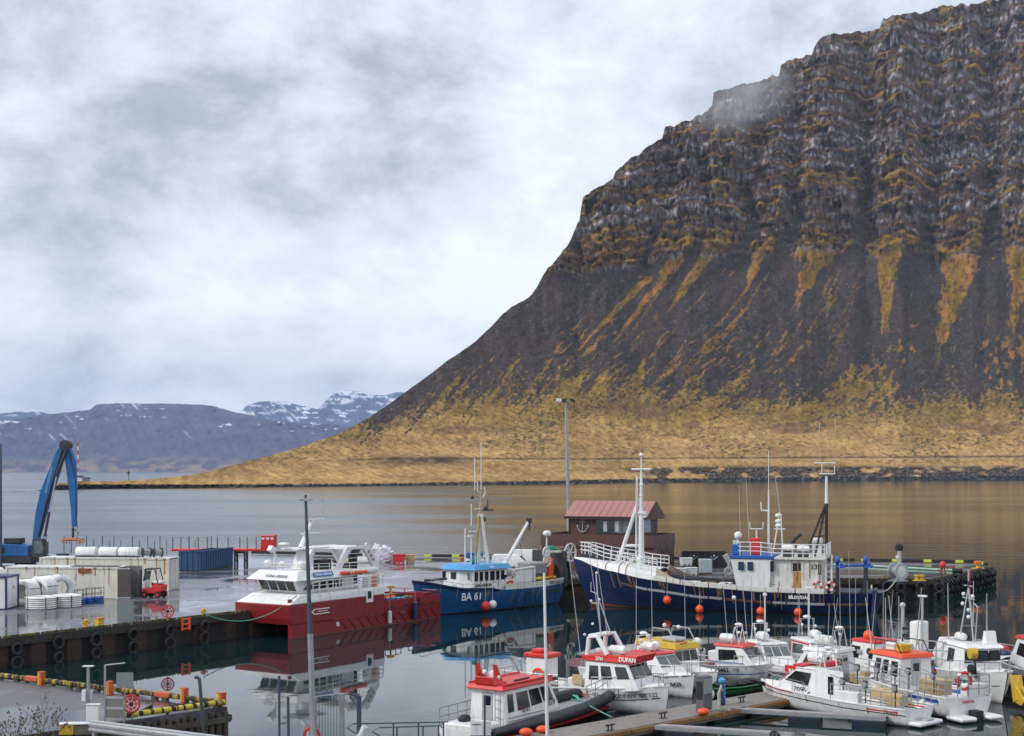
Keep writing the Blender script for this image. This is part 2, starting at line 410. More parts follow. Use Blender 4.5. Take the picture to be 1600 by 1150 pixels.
    col = rock[None, None, :]*lum[..., None]*np.array((1,.98,1.02))
    brown = np.array((.085,.050,.024)); moss = np.array((.30,.175,.024)); orange = np.array((.33,.150,.035)); dk = np.array((.046,.038,.034))
    m1 = fbm(PX/40, E/18, 61, 4); m2 = fbm(PX/9, E/6, 62, 4)
    lg = np.clip(ledge, 0, 1)
    col = mixc(col, brown*(.6+m2[..., None]), np.clip(np.maximum(lg*1.6, ss(.48,.60,m2*.5+m1*.38+.12*(1-bandl))*.85), 0, 1))
    col = mixc(col, mixc(np.broadcast_to(orange*.75, col.shape), np.broadcast_to(moss, col.shape), ss(.4,.6,m1)), np.clip(lg*1.7-.2, 0, 1)*ss(.56,.66,m1*.55+m2*.5))
    lowmoss = ss(70, 0, up)*ss(.50,.62,m2*.6+m1*.45)*(cl)
    col = mixc(col, np.broadcast_to(moss*.75, col.shape), lowmoss*.7)
    # scree
    s1 = fbm(PX/2.6, E/2.2, 71, 3); s2 = fbm(PX/30+E/60, E/60, 72, 4)
    scree = dk[None, None, :]*(.72+.75*s1+.5*s2)[..., None]
    scree = mixc(scree, np.broadcast_to(np.array((.20,.19,.19)), scree.shape), ss(.74,.86,vnoise(PX/1.7, E/1.7, 73)*.5+s1*.55)*.7)
    scree = mixc(scree, np.broadcast_to(np.array((.075,.045,.038)), scree.shape), ss(.45,.7,s2)*.5)
    isS = np.clip(1-cl+0*E, 0, 1); isS = np.maximum(isS, ss(.34,.54, chute+(s1-.5)*.30))
    isS = np.where(PX < 640, 1, isS)
    # moss and dry grass on the talus
    below = np.clip(EC-E, 0, None)
    wedge = (fbm(PX/34+below*.010*ss(0,300,below), E/300, 81, 2))
    ins = 1-ss(.10,.42, chute)
    lean = interp(px, [(20,.8),(900,.85),(1100,.75),(1240,.5),(1342,.3),(1446,.12),(1546,.03),(2150,0)])[None, :]
    u = PX-(E-EC)*lean
    wn = (fbm(u/7, E/16, 86, 4)-.5)
    warm = np.zeros_like(E)
    for tx, hw, et, bx, eb_ in ((1192,15,360,1166,285),(1288,34,362,1246,262),(1386,25,352,1386,232),(1388,12,300,1378,215),(1502,34,332,1466,190),(1600,26,345,1585,225),(1112,15,345,1045,250),(1062,13,335,962,205),(1010,9,300,905,190),(1690,26,340,1670,210),(1790,26,340,1780,210),(1900,30,340,1890,200)):
        f = np.clip((et-E)/(et-eb_), 0, 1.25); cxx = tx+(bx-tx)*f; hwf = hw*(1-.86*np.clip(f, 0, 1)**.8)
        warm = np.maximum(warm, ss(.12, -.12, np.abs(PX-cxx)/np.maximum(hwf, 1)-1+wn*2.0)*ss(1.22, .9, f+wn*.5)*(E < et+6))
    lines = ss(.635,.675, fbm(u/9, E/150, 87, 3)*.72+fbm(u/3.5, E/14, 88, 3)*.28)*ss(950,1040,PX)*ss(1420,1250,PX)*ss(130,190,E)*ss(335,300,E)
    warm = np.clip(np.maximum(warm, lines*.9*ss(.38,.50,fbm(PX/3.4, E/3, 90, 3))), 0, 1)
    streak = fbm(u/16, E/70, 82, 4); st2 = fbm(u/4.5, E/9, 83, 4)
    eg = interp(px, [(20,400),(420,400),(560,80),(650,92),(700,108),(800,140),(900,152),(1000,152),(1100,140),(1200,128),(1300,120),(1400,135),(1500,142),(1600,135),(2150,135)])[None, :]
    sp_ = fbm(PX/3.4, E/2.6, 85, 3)
    gr = ss(.36,.66, .5+(eg-E)/110+(streak-.5)*1.0+(st2-.5)*.8+(sp_-.5)*.9-.30*chute*ss(60,110,E))
    pat = ss(.655,.70, st2*.60+streak*.40+.05*ss(eg+110,eg+20,E))*ss(eg+150, eg+60, E)
    mossc = mixc(np.broadcast_to(moss*.82, col.shape), np.broadcast_to(orange*1.05, col.shape), ss(.42,.58, fbm(PX/22, E/26, 84, 3)))
    grass = mixc(np.broadcast_to(np.array((.275,.165,.038)), col.shape), np.broadcast_to(np.array((.44,.265,.100)), col.shape), ss(120, 30, E+(m1-.5)*70+(streak-.5)*30))
    g2 = fbm(PX/5.5, E/2.6, 91, 4); g3 = fbm(PX/60, E/9, 92, 4)
    grass = grass*(.48+.75*g2+.75*(g3-.3)+.5*(fbm(PX/110+E/50, E/34, 96, 4)-.45))[..., None]
    tuss = ss(.60,.70, fbm(PX/4.2, E/2.0, 93, 3)*.75+fbm(PX/70, E/30, 94, 3)*.30)*ss(2, 20, E)
    grass = mixc(grass, np.broadcast_to(np.array((.075,.065,.035)), col.shape), tuss*.75)
    red = ss(.60,.72, fbm(PX/60, E/22, 95, 4))*ss(20, 60, E)
    grass = mixc(grass, np.broadcast_to(np.array((.20,.10,.06)), col.shape), red*.6)
    tal_c = mixc(scree, mossc*(.65+.6*m2)[..., None], np.clip(np.maximum(warm*(1-.75*ss(.60,.68,fbm(u/3.2, E/6, 89, 3))), pat*.9), 0, 1))
    tal_c = mixc(tal_c, grass, gr)
    col = mixc(col, tal_c, isS)
    # left flank keeps dark scree right under the ridge line
    edge = ss(62, 12, (es[None, :]-ea))*ss(560, 650, PX)*ss(900, 800, PX)
    col = mixc(col, scree*1.1, edge*.85)
    # shore: track, bank, beach stones
    trk = np.exp(-((ea-interp(px, [(20,0),(540,16),(640,19),(900,18),(1200,20),(1600,22),(2150,24)])[None,:])/1.5)**2)*ss(520, 560, PX)
    col = mixc(col, np.broadcast_to(np.array((.05,.037,.028)), col.shape), np.clip(trk*(.45+.8*m2), 0, 1)*.85)
    trl = np.exp(-((ea-interp(px, [(20,0),(540,12),(640,15),(900,14.6),(1200,16.8),(1600,18.8),(2150,21)])[None,:])/.9)**2)*ss(600, 700, PX)
    col = mixc(col, np.broadcast_to(np.array((.45,.34,.20)), col.shape), trl*.6)
    dkp = ss(520,580,PX)*ss(760,690,PX)*np.exp(-((ea-16)/6)**2)
    col = mixc(col, np.broadcast_to(np.array((.055,.040,.035)), col.shape), dkp*ss(.3,.55,m1+.1))
    bank = ss(.40,.56, fbm(PX/22, ea/9, 97, 4)+.22*ss(980,1150,PX)-.12)*ss(10, 3, ea)*ss(900, 1060, PX)
    boul = fbm(PX/2.6, E/1.5, 98, 3)
    bk = np.array((.055,.055,.058))[None, None, :]*(.25+2.1*ss(.40,.75,boul))[..., None]
    col = mixc(col, bk, np.clip(bank, 0, 1)*.9)
    bh = interp(px, [(20,7),(130,7),(300,5),(600,4.5),(900,5.5),(2150,5)])[None, :]
    beach = ss(bh+1.5, bh-1, (ea-e0)+(boul-.5)*3)
    col = mixc(col, bk*.75, beach)
    # roughen bank and beach
    Yd = (boul-.5)*16*np.clip(beach+bank, 0, 1); Y = Y+Yd; X = (PX-800)/F*Y
    # a back slope down to the fjord behind
    nb = 7; Yb, Zb = [], []
    for k in range(1, nb+1):
        f = (k/nb)
        Yb.append(Yt+f**1.2*np.maximum(Zt*2.4, 12)+f*4); Zb.append(np.maximum(Zt*(1-f**1.15)-6*(k == nb)-2*f, -6))
    Yb, Zb = np.array(Yb), np.array(Zb)
    X = np.vstack([X, (px[None, :]-800)/F*Yb]); Y = np.vstack([Y, Yb]); Z = np.vstack([Z, Zb])
    cb = np.broadcast_to(col[-1][None], (nb, len(px), 3))*0+np.array((.09,.07,.05)); col = np.concatenate([col, cb], 0)
    keep = np.vstack([keep, np.ones((nb, len(px)-1), bool)])
    Z = np.where(Z < .3, np.minimum(Z, .3)-.0, Z)
    first = np.zeros_like(Z, bool); first[0] = True
    Z = np.where(first, -3, Z)
    o = grid_mesh('mountain', X, Y, Z, col.astype(np.float32), land_mat('mountain_ground', .12, .34, .8, 5), keep)
    return tag(o, 'steep basalt mountain with rock ledges, dark scree chutes and golden lower slope', kind='structure')
near_mountain()
def far_range(name, label, px0, px1, silp, Ysh, depth, seed, snowline, base, n=420):
    px = np.linspace(px0, px1, n); rows = 90
    t = np.linspace(0, 1, rows)[:, None]
    sil = interp(px, silp)+(fbm(px/14, px*0, seed, 4)-.5)*2.2
    es = HZ-sil; PX = px[None, :]+0*t
    Yr = Ysh+depth+(fbm(px/120, px*0, seed+1, 3)-.5)[None, :]*depth*.5
    eb = F*H/Ysh; E = -eb+(es[None, :]+eb)*t
    Y = Ysh+(Yr-Ysh)*t**.7*np.clip(es[None, :]/90, .25, 1.3)
    rid = np.abs(fbm(PX/26+E/50, E/200, seed+2, 4)-.5)*2
    Y = Y+(rid-.3)*depth*.12*ss(.1,.5,t)*ss(1.0,.9,t)+ss(.62,.80,t)*depth*.06
    Y = Y+(fbm(PX/5, E/4, seed+3, 3)-.5)*depth*.05
    Z = H+E/F*Y; X = (PX-800)/F*Y
    n1 = fbm(PX/16, E/6, seed+4, 4); n2 = fbm(PX/5+E/7, E/5, seed+5, 4)
    col = np.array(base)[None, None, :]*(.6+.8*n1)[..., None]
    col = mixc(col, np.broadcast_to(np.array((.28,.19,.11)), col.shape), ss(.30,.05,t+0*E)*ss(.40,.6,n1)*.8)
    k = E/np.maximum(es[None, :], 1)
    sn = ss(.60,.64, fbm(PX/26+E/26, E/3.6, seed+6, 4)*.62+n2*.34+(k-snowline)*.30)
    strk = ss(.79,.84, vnoise((PX+E*.95)/4.5, E/26, seed+7)*.55+fbm(PX/50, E/30, seed+8, 2)*.45)*ss(.35,.6,k)
    col = mixc(col, np.broadcast_to(np.array((.82,.84,.88)), col.shape), np.clip(np.maximum(sn, strk*.7), 0, 1)*.85)
    Yb = Y[-1:]+np.array([[.2],[.6],[1.0]])*depth; Zb = Z[-1:]*np.array([[.85],[.4],[0]])-np.array([[0],[0],[8]])
    X = np.vstack([X, PX[:3]*0+(px[None,:]-800)/F*Yb]); Y = np.vstack([Y, Yb]); Z = np.vstack([Z, Zb])
    col = np.concatenate([col, np.repeat(col[-1:], 3, 0)], 0); Z[0] = -3
    o = grid_mesh(name, X, Y, Z, col.astype(np.float32), land_mat(name+'_ground', .01, .15))
    return tag(o, label, kind='structure')
far_range('far_hills', 'long snow flecked ridge across the fjord', -700, 760, [(-700,650),(-300,640),(0,658),(30,655),(60,648),(100,645),(140,640),(150,632),(180,630),(290,631),(330,634),(375,646),(430,658),(500,662),(560,668),(640,674),(760,690)], 13000, 1900, 301, 1.0, (.075,.073,.105), 600)  # base colour made bluer and paler, distance haze put into the ground colour
far_range('far_peaks', 'pointed snowy peaks far beyond the ridge', 350, 800, [(350,690),(372,645),(385,634),(405,627),(445,626),(470,634),(497,640),(503,632),(520,616),(540,610),(560,611),(575,618),(600,617),(625,612),(680,620),(800,640)], 20000, 1900, 331, .62, (.06,.08,.13), 260)
far_range('far_peaks', 'snowy cloud capped range at the far left', -800, 120, [(-800,620),(-300,618),(-100,640),(0,646),(50,640),(90,650),(120,665)], 20000, 1700, 361, .55, (.07,.08,.10), 200)
# ---- the fjord
def water():
    m, t, b = mat_new('fjord_water')
    ge = t.new('ShaderNodeNewGeometry'); pos = ge.outputs['Position']
    sp = t.new('ShaderNodeSeparateXYZ'); t.l.new(pos, sp.inputs[0]); x, y, _ = sp.outputs
    b.inputs['Base Color'].default_value = (.006,.020,.022,1);     b.inputs['IOR'].default_value = 1.333
    # open water beyond the quay is rippled, the basin is calm, with glassy lanes between
    mp = t.new('ShaderNodeMapping'); t.l.new(pos, mp.inputs[0]); mp.inputs['Scale'].default_value = (.35, 1, 1)
    lane = t.noise(mp.outputs[0], .012, 3, .5, .4)
    lanes = t.maprange(lane, .44, .56, .55, 1.0, True)
    outer = t.maprange(y, 150, 210, 0, 1, True)
    fine = t.noise(mp.outputs[0], 1.5, 3, .6, .3); mid = t.noise(mp.outputs[0], .28, 3, .55, .3)
    calm = t.noise(pos, .55, 3, .5, .2)
    wx = t.math('MULTIPLY_ADD', t.noise(pos, .013, 3), 90, t.math('SUBTRACT', x, 45))
    wind = t.maprange(wx, -45, 35, 1, .30, True)
    amp_out = t.math('MULTIPLY', t.math('MULTIPLY', outer, lanes), wind)
    far = t.maprange(y, 300, 1500, 1, .8)
    h1 = t.math('MULTIPLY', t.math('MULTIPLY_ADD', fine, .07, t.math('MULTIPLY', mid, .34)), t.math('MULTIPLY', amp_out, far))
    pt = t.maprange(t.noise(pos, .05, 2), .48, .62, .15, 1, True)
    h2 = t.math('MULTIPLY', t.math('MULTIPLY', calm, .0105), pt)
    t.put(b.inputs['Roughness'], t.math('MULTIPLY_ADD', amp_out, .21, .02))
    bp = t.new('ShaderNodeBump'); bp.inputs['Strength'].default_value = 1; bp.inputs['Distance'].default_value = 1
    t.put(bp.inputs['Height'], t.math('ADD', h1, h2)); t.l.new(bp.outputs[0], b.inputs['Normal'])
    mb = MB(); mb.add([(-13500,-400,0),(13500,-400,0),(13500,22000,0),(-13500,22000,0)], [(0,1,2,3)])
    o = mb.build('water', m); return tag(o, 'fjord and harbour water, calm in the basin, rippled outside', kind='structure')
water()
# ---- the air between
def haze():
    m = bpy.data.materials.new('haze_air'); m.use_nodes = True; t = NT(m.node_tree); t.n.clear()
    v = t.new('ShaderNodeVolumePrincipled'); v.inputs['Color'].default_value = (.50,.66,1.0,1); v.inputs['Density'].default_value = HAZE_D
    o = t.new('ShaderNodeOutputMaterial'); t.l.new(v.outputs[0], o.inputs['Volume'])
    mb = MB().b2(-14000, 14000, -600, 22500, -30, 1330)
    tag(mb.build('haze', m), 'thin blue haze lying over the fjord', kind='stuff')
HAZE_D = 2.7e-5
haze()
def mist():
    m = bpy.data.materials.new('mist_wisp'); m.use_nodes = True; t = NT(m.node_tree); t.n.clear()
    tc = t.new('ShaderNodeTexCoord'); v = t.new('ShaderNodeVolumePrincipled'); v.inputs['Color'].default_value = (.93,.95,1,1)
    n = t.noise(tc.outputs['Object'], 1.6, 4, .6, .3)
    ln = t.new('ShaderNodeVectorMath', operation='LENGTH'); t.l.new(tc.outputs['Object'], ln.inputs[0])
    d = t.math('MULTIPLY', t.maprange(ln.outputs['Value'], .25, .95, 1, 0, True), t.maprange(n, .36, .72, 0, 1))
    t.put(v.inputs['Density'], t.math('MULTIPLY', d, .015))
    o = t.new('ShaderNodeOutputMaterial'); t.l.new(v.outputs[0], o.inputs['Volume'])
    mb = MB().ball((0,0,0), 1, 24, 16)
    ob = mb.build('mist', m); c = Q(1162, 152, 2330)
    ob.location = c; ob.scale = (120, 70, 66); ob.rotation_euler = (0, R(-18), 0)
    tag(ob, 'pale mist clinging to the cliff shoulder', kind='stuff')
    m.cycles.volume_step_rate = 1.0
mist()
# ================================================================ QUAYS
def wet_mat(name, base, lo, hi, sc_=.12, bumpy=.004):
    m, t, b = mat_new(name); ge = t.new('ShaderNodeNewGeometry'); pos = ge.outputs['Position']
    n = t.noise(pos, sc_, 6, .62, .6); n2 = t.noise(pos, 3, 5, .6)
    wet = t.maprange(n, .40, .58, 0, 1, True)
    c = t.mix(wet, tuple(x*1.5 for x in base), tuple(x*.7 for x in base))
    c = t.mix(t.maprange(n2, .3, .7, 0, .5), c, tuple(x*.6 for x in base))
    t.put(b.inputs['Base Color'], c); t.put(b.inputs['Roughness'], t.maprange(wet, 0, 1, hi, lo))
    bp = t.new('ShaderNodeBump'); bp.inputs['Strength'].default_value = 1; bp.inputs['Distance'].default_value = 1
    t.put(bp.inputs['Height'], t.math('MULTIPLY', t.math('SUBTRACT', 1.15, wet), t.math('MULTIPLY', t.noise(pos, 5, 4), bumpy)))
    t.l.new(bp.outputs[0], b.inputs['Normal']); return m
M['asphalt'] = wet_mat('wet_quay_asphalt', (.125,.122,.145), .06, .33)
M['asphalt2'] = wet_mat('damp_pier_asphalt', (.085,.075,.085), .14, .5, .2)
M['core'] = paint('dark_quay_concrete', (.014,.013,.012), .85, .3, 2)
M['cap'] = paint('quay_cap_concrete', (.15,.14,.11), .8, .25, 2, dirt=.5)
M['dcap'] = paint('dark_cap_timber', (.030,.026,.020), .8, .3, 2, dirt=.5)
M['pile'] = paint('rusted_sheet_pile', (.040,.019,.013), .8, .4, 1.5, bump=.4)
M['kerby'] = paint('worn_yellow_kerb', (.42,.27,.025), .6, .2, 3, rust=.95, rustcol=(.030,.025,.02))
M['kerbo'] = paint('worn_green_yellow_kerb', (.20,.165,.04), .7, .3, 1.2, rust=.9, rustcol=(.045,.04,.03))
M['tyre'] = M['black']
qa, qb = P(0, 998, DECK), P(375, 957, DECK)
qd = (qb-qa).normalized(); qn = Vector((qd.y, -qd.x, 0))       # along the berth / towards the basin
K0 = qa-qd*34; K1 = qb+qd*((139.7-qb.y)/qd.y); K2 = P(1461, 905, DECK); K3 = P(1549, 886, DECK)
far = [P(1530, 881.5, DECK), P(1340, 878.5, DECK), P(650, 871.5, DECK), P(385, 866, DECK), P(-60, 866, DECK), Vector((-110, 150, DECK))]
poly = [K0, K1, K2, K3]+far
o = MB().prism([p+Vector((0,0,-.34)) for p in poly], (0,0,.34)).build('quay_deck', M['asphalt']); tag(o, 'wet grey asphalt deck of the main quay', kind='structure')
def wall_line(p, q, name, label, ph=0):
    t = thing(name, label, 'quay wall', (p+q)/2-Vector((0,0,DECK)), 0)
    inv = Matrix.Translation(-t.location); d = (q-p); L = d.length; d.normalize(); n = Vector((d.y, -d.x, 0))
    def W(s, off, z): return inv @ (p+d*s+n*off-Vector((0,0,DECK))+Vector((0,0,z)))
    MB().loft([[W(0,-.55,-1.5),W(0,-.15,-1.5),W(0,-.15,1.555),W(0,-.55,1.555)],[W(L,-.55,-1.5),W(L,-.15,-1.5),W(L,-.15,1.555),W(L,-.55,1.555)]]).build('backing_wall', M['core'], t)
    MB().loft([[W(0,.003,1.40),W(0,.16,1.40),W(0,.16,1.915),W(0,.003,1.915)],[W(L,.003,1.40),W(L,.16,1.40),W(L,.16,1.915),W(L,.003,1.915)]]).build('cap_beam', M['dcap'], t)
    # U-shaped sheet piles, every one its own piece
    w_ = 1.36; me = None; s = ph; a = math.atan2(d.y, d.x)
    while s+w_ < L:
        if me is None:
            m = MB(); pr = [(0,-.14),(.14,.06),(w_-.14,.06),(w_,-.14),(w_-.06,-.17),(w_-.2,0),(.2,0),(.06,-.17)]
            m.loft([[(x, -y, z) for x, y in pr] for z in (-1.4, 1.39)]); me = m.mesh('sheet_pile', M['pile'])
        o = link('sheet_pile', me, t, W(s, 0, 0), a); s += 2.78
    # kerb baulks along the edge
    s = .1
    kb = MB().b2(0, 2.7, -.08, .08, 0, .14).mesh('kerb_baulk', M['kerbo'], bevel=.025)
    while s+2.8 < L: link('kerb_baulk', kb, t, W(s, -.12, 1.905), a); s += 2.85
    return t, W, L, a
qw, QW, QL, qang = wall_line(K0, K1, 'quay_wall', 'rusty sheet pile face of the main quay left of the red workboat')
fw, FW, FL, fang = wall_line(K1, K2, 'quay_wall', 'quay face running behind the dark blue trawler')
ew, EW, EL, eang = wall_line(K2, K3, 'quay_wall', 'slanting end face of the quay hung with tyre curtains')
# tyres
tyre_me = MB().torus((0,0,0), .37, .115, 'Y', 20, 8).mesh('tyre_fender', M['tyre'], True)
chain_me = MB().tube((-.12,0,.36),(-.20,-.10,1.0),.022,n=5).tube((.12,0,.36),(.20,-.10,1.0),.022,n=5).mesh('chain', M['rust_run'])
chain_me.materials[0] = M['dark']
def tyre(loc, a, label, group, r=1.0, tilt=0):
    o = link('tyre_fender', tyre_me, None, (loc[0], loc[1], loc[2]+random.uniform(-.07,.07)), a+R(random.uniform(-7,7))); r *= random.uniform(.9,1.08); o.scale = (r, r*random.uniform(.8,1.0), r*random.uniform(.94,1.08)); o.rotation_euler[0] = tilt
    if 'pair' in label or 'quay face' in label: link('chain', chain_me, o)
    return tag(o, label, 'tyre', group)
for px, where in ((22,'nearest the left frame edge'),(87,'left of the yellow bollards'),(146,'below the square yellow bollard'),(204,'below the notice board'),(261,'below the spoked rescue ring'),(315,'below the green rope bollard')):
    bearing = (px-800)/F; s = None
    # where this bearing meets the berth line
    s = (bearing*qa.y-qa.x)/(qd.x-bearing*qd.y); p = qa+qd*s+qn*.30
    for k, z in enumerate((1.22, .30)):
        tyre((p.x, p.y, z), qang, '%s black tyre of the pair %s' % (('upper','lower')[k], where), 'tyres hanging on the near quay face', 1.0, R(random.uniform(-5,5)))
d_ = (K2-K1).normalized()
for px, where in ((1385,'nearest the trawler stern'),(1406,'below the hawser reel'),(1437,'below the yellow double bollard'),(1466,'beside the tyre curtain')):
    s = ((px-800)/F*K2.y-K1.x); p = K1+d_*s-Vector((0,.34,0))
    for z in (1.15, .25): tyre((p.x, p.y, z), fang, '%s large tyre on the quay face %s' % ('upper' if z > 1 else 'lower', where), 'tyres on the quay face behind the trawler stern', 1.15)
de = (K3-K2).normalized(); ne = Vector((de.y, -de.x, 0))
nk = 19
for k in range(nk):
    p = K2+de*((K3-K2).length*(k+.6)/nk)+ne*.34
    for r_, z in enumerate((1.35, .62, -.10)):
        tyre((p.x, p.y, z), eang+R(62)+R(random.uniform(-14,14)), 'black tyre in the dense curtain on the slanting quay end', 'tyre curtain on the quay end', .92, R(random.uniform(-8,8)))
# far kerb: black baulks with lime painted ones between
fk = thing('quay_kerb', 'black and lime striped kerb along the outer edge of the quay', 'kerb', (0, 170, DECK))
kbk = MB().b2(-.62,.62,-.14,.14,.08,.44).mesh('kerb_block', M['black'], bevel=.03); kly = MB().b2(-.42,.42,-.15,.15,.10,.40).mesh('kerb_block', M['lime'], bevel=.03)
outer = [K3-Vector((.3,-.2,0))]+far[:5]
for a, b in zip(outer[:-1], outer[1:]):
    L = (b-a).length; d = (b-a).normalized(); s = .9; k = 0; ang = math.atan2(d.y, d.x)
    while s < L-.5:
        p = a+d*s; px = 800+F*p.x/p.y
        if px > 360:
            link('kerb_block', kly if (k % 3 == 1 and px > 640) else kbk, fk, (p.x, p.y-170+.25, 0), ang)
        s += 1.16; k += 1
# ---------------------------------------------------------------- things on the left quay
def bollard(p, m, label, r=.16, h=.5, kind='post', group=None):
    if kind == 'cross':
        t = thing('bollard', label, 'bollard', p, qang, group)
        MB().lathe([(r*1.5,0),(r*1.5,.05),(r,.07),(r*.9,h*.8),(r*1.25,h*.85),(r*1.2,h),(r*.3,h*1.05)], 14).build('post', m, t, True)
        MB().tube((-r*2.2,0,h*.6),(r*2.2,0,h*.6),r*.5).build('horn', m, t, True)
    else:
        t = thing('bollard', label, 'bollard', p, qang, group)
        MB().b2(-r,r,-r,r,.0,h).build('post', m, t, bevel=.03)
        MB().b2(-r*1.12,r*1.12,-r*1.12,r*1.12,h,h+.05).build('cap', M['orangep'] if m is M['yellow'] else m, t, bevel=.01)
    return t
bollard(P(134, 980, DECK), M['yellow'], 'yellow cross-headed bollard on the main quay edge near the left', .15, .5, 'cross')
bollard(P(155, 980, DECK), M['yellow'], 'square yellow bollard box on the main quay edge', .23, .58)
bollard(P(318, 962, DECK), M['yellow'], 'yellow bollard on the quay edge with the pale green mooring rope', .14, .5, 'cross')
def rescue_ring(p, rz, label, r=.42, base=.25):
    t = thing('life_ring_stand', label, 'life ring', p, rz)
    MB().torus((0,0,base+r), r, .045, 'Y', 28, 6).build('outer_ring', M['red'], t, True)
    MB().torus((0,0,base+r), r*.62, .03, 'Y', 24, 6).build('inner_ring', M['red'], t, True)
    MB().ball((0,0,base+r), r*.28, 12, 8, (1,.5,1)).build('hub', M['dmaroon'], t, True)
    for k in range(14):
        a = 2*math.pi*k/14
        MB().tube((r*.3*math.cos(a),0,base+r+r*.3*math.sin(a)),(r*math.cos(a),0,base+r+r*math.sin(a)),.022,n=5).build('spoke', M['white'] if k % 2 else M['red'], t)
    MB().tube((0,.08,0),(0,.08,base+r*2),.035).build('post', M['galv'], t)
    return t
rescue_ring(P(262, 970, DECK), R(12), 'round red and white spoked rescue ring on the main quay edge')
t = thing('ladder_top', 'orange ladder frame hooked over the main quay edge', 'ladder', P(286, 968, DECK)+qn*.30, qang)
for s in (-1, 1): MB().b2(s*.33-.06, s*.33+.06, -.06,.06,-.75,.12).build('rail', M['orange'], t)
for z in (-.62, -.3, .05): MB().b2(-.27,.27,-.05,.05,z-.045,z+.045).build('rung', M['orange'], t)
t = thing('notice_board', 'grey green notice board standing at the main quay edge', 'sign', P(196, 977, DECK), R(4))
MB().b2(-.55,.55,-.02,.02,.28,1.6).build('panel', paint('grey_green_board', (.20,.25,.24), .5), t)
for s in (-.4,.4): MB().tube((s,.05,0),(s,.05,1.5),.03).build('leg', M['galv'], t)
# shipping containers
def container(c, lx, L, W_, Hh, mat, label, cat='container', ribs=0, open_end=False):
    """c: near right corner on the ground, lx: unit vector to the left along the long side"""
    t = thing('shipping_container', label, cat, c, math.atan2(lx.y, lx.x)+math.pi)
    # local: x from -L (left) to 0 (right end), y from 0 (near) to W_
    MB().b2(-L, 0, .05, .09, .12, Hh-.04).build('near_side_wall', mat, t); MB().b2(-L, 0, W_-.09, W_-.05, .12, Hh-.04).build('far_side_wall', mat, t)
    MB().b2(-L,-L+.04,.10,W_-.10,.12,Hh-.04).build('end_wall', mat, t)
    MB().b2(-L+.02,-.02,.02,W_-.02,Hh-.04,Hh-.005).build('roof', M['white'], t)
    MB().b2(-L,0,0,W_,.02,.115).build('floor_frame', mat, t)
    for x in (-L+.07, -.07):
        for y in (.07, W_-.07): MB().b2(x-.08,x+.08,y-.08,y+.08,0,Hh+.003).build('corner_post', mat, t)
    MB().b2(-L+.16,-.16,-.012,.06,Hh-.13,Hh+.001).build('top_rail', M['white_rusty'], t)
    rg = random.Random(int(L*10))
    for k in range(1, int(L/1.2)): MB().b2(-k*1.2-.012,-k*1.2+.012,.042,.0485,.14,Hh-.14).build('panel_seam', M['lgrey'], t)
    for k in range(8):
        x = -rg.uniform(.1, L-.1); l_ = rg.choice((.25,.4,.6,1.3)); w_ = rg.uniform(.03,.16)
        MB().b2(x-w_,x+w_,-.016,-.0125,Hh-.13,Hh-.02).build('rust_patch', M['rust_run'], t)
        MB().b2(x-w_*.5,x+w_*.4,.040,.0472,Hh-.14-l_,Hh-.135).build('rust_streak', M['rust_run'], t)
    if ribs:
        me = MB().b2(-.06,.06,-.02,.05,.15,Hh-.14).mesh('rib', mat)
        n = int(L/ribs)
        for k in range(1, n): link('rib', me, t, (-k*L/n, 0, 0))
    return t
ca = P(263.5, 923, DECK); ldir = Vector((-.989,.148,0))
t = container(ca, ldir, 12.1, 2.44, 2.85, M['cream'], 'long rust streaked white container farther back with wrapped rolls on its roof', ribs=.0)
dm = MB().b2(-.02,.03,.02,1.12,.14,2.72).mesh('door', M['white_rusty'])
for y in (.10, 1.24): link('door', dm, t, (0, y-.02, 0))
for y in (.35,.9,1.5,2.1): MB().tube((.06,y,.15),(.06,y,2.7),.025,n=6).build('locking_bar', M['white_rusty'], t)
for k in range(8): MB().b2(-.16,.045,2.30,2.46,.2+k*.34,.3+k*.34).build('hinge', M['rustbrown'], t)
topc = ca+ldir*4.9+Vector((.15,.99,0))*1.2+Vector((0,0,2.86))
for k, (s, L_) in enumerate(((-3.3,1.9),(-1.2,1.7),(.75,1.9))):
    tt = thing('wrapped_roll', 'white plastic wrapped roll on the container roof, %s of three' % ('rightmost','middle','leftmost')[2-k], 'roll', topc-ldir*s, math.atan2(ldir.y, ldir.x), 'wrapped rolls on the rear container')
    MB().lathe([(.1,-L_/2),(.42,-L_/2+.04),(.46,-L_/2+.15),(.43,0),(.46,L_/2-.15),(.42,L_/2-.04),(.1,L_/2)], 14, (0,0,.45), 'X').build('roll', M['white'], tt, True)
    MB().b2(-L_/2,L_/2,-.4,.4,0,.07).build('cradle', M['dark'], tt)
for k, s in enumerate((2.35, 3.4)):
    tt = thing('cable_drum', 'dark cable drum lying on the container roof, %s one' % ('inner','outer')[k], 'drum', topc-ldir*s, R(-60))
    for y in (-.35,.35): MB().lathe([(.02,y-.04),(.42,y-.04),(.42,y+.04),(.02,y+.04)], 18, (0,0,.43), 'Y').build('flange', M['dark'], tt)
    MB().lathe([(.28,-.3),(.28,.3)], 14, (0,0,.43), 'Y').build('core', M['grey'], tt, True)
cb = P(184, 935.7, DECK); l2 = Vector((-.994,.105,0))
t = container(cb, l2, 9.7, 2.44, 2.6, M['cream'], 'nearer rust stained white container with its brown doors standing open')
dk = paint('brown_grey_door_lining', (.085,.070,.062), .6, .15, 2); dk2 = paint('grey_door_lining', (.17,.17,.165), .6, .15, 2)
MB().b2(.0,1.12,-.06,.0,.1,2.55).build('door', dk, t); MB().b2(.0,1.15,2.44,2.50,.1,2.58).build('door', dk2, t)
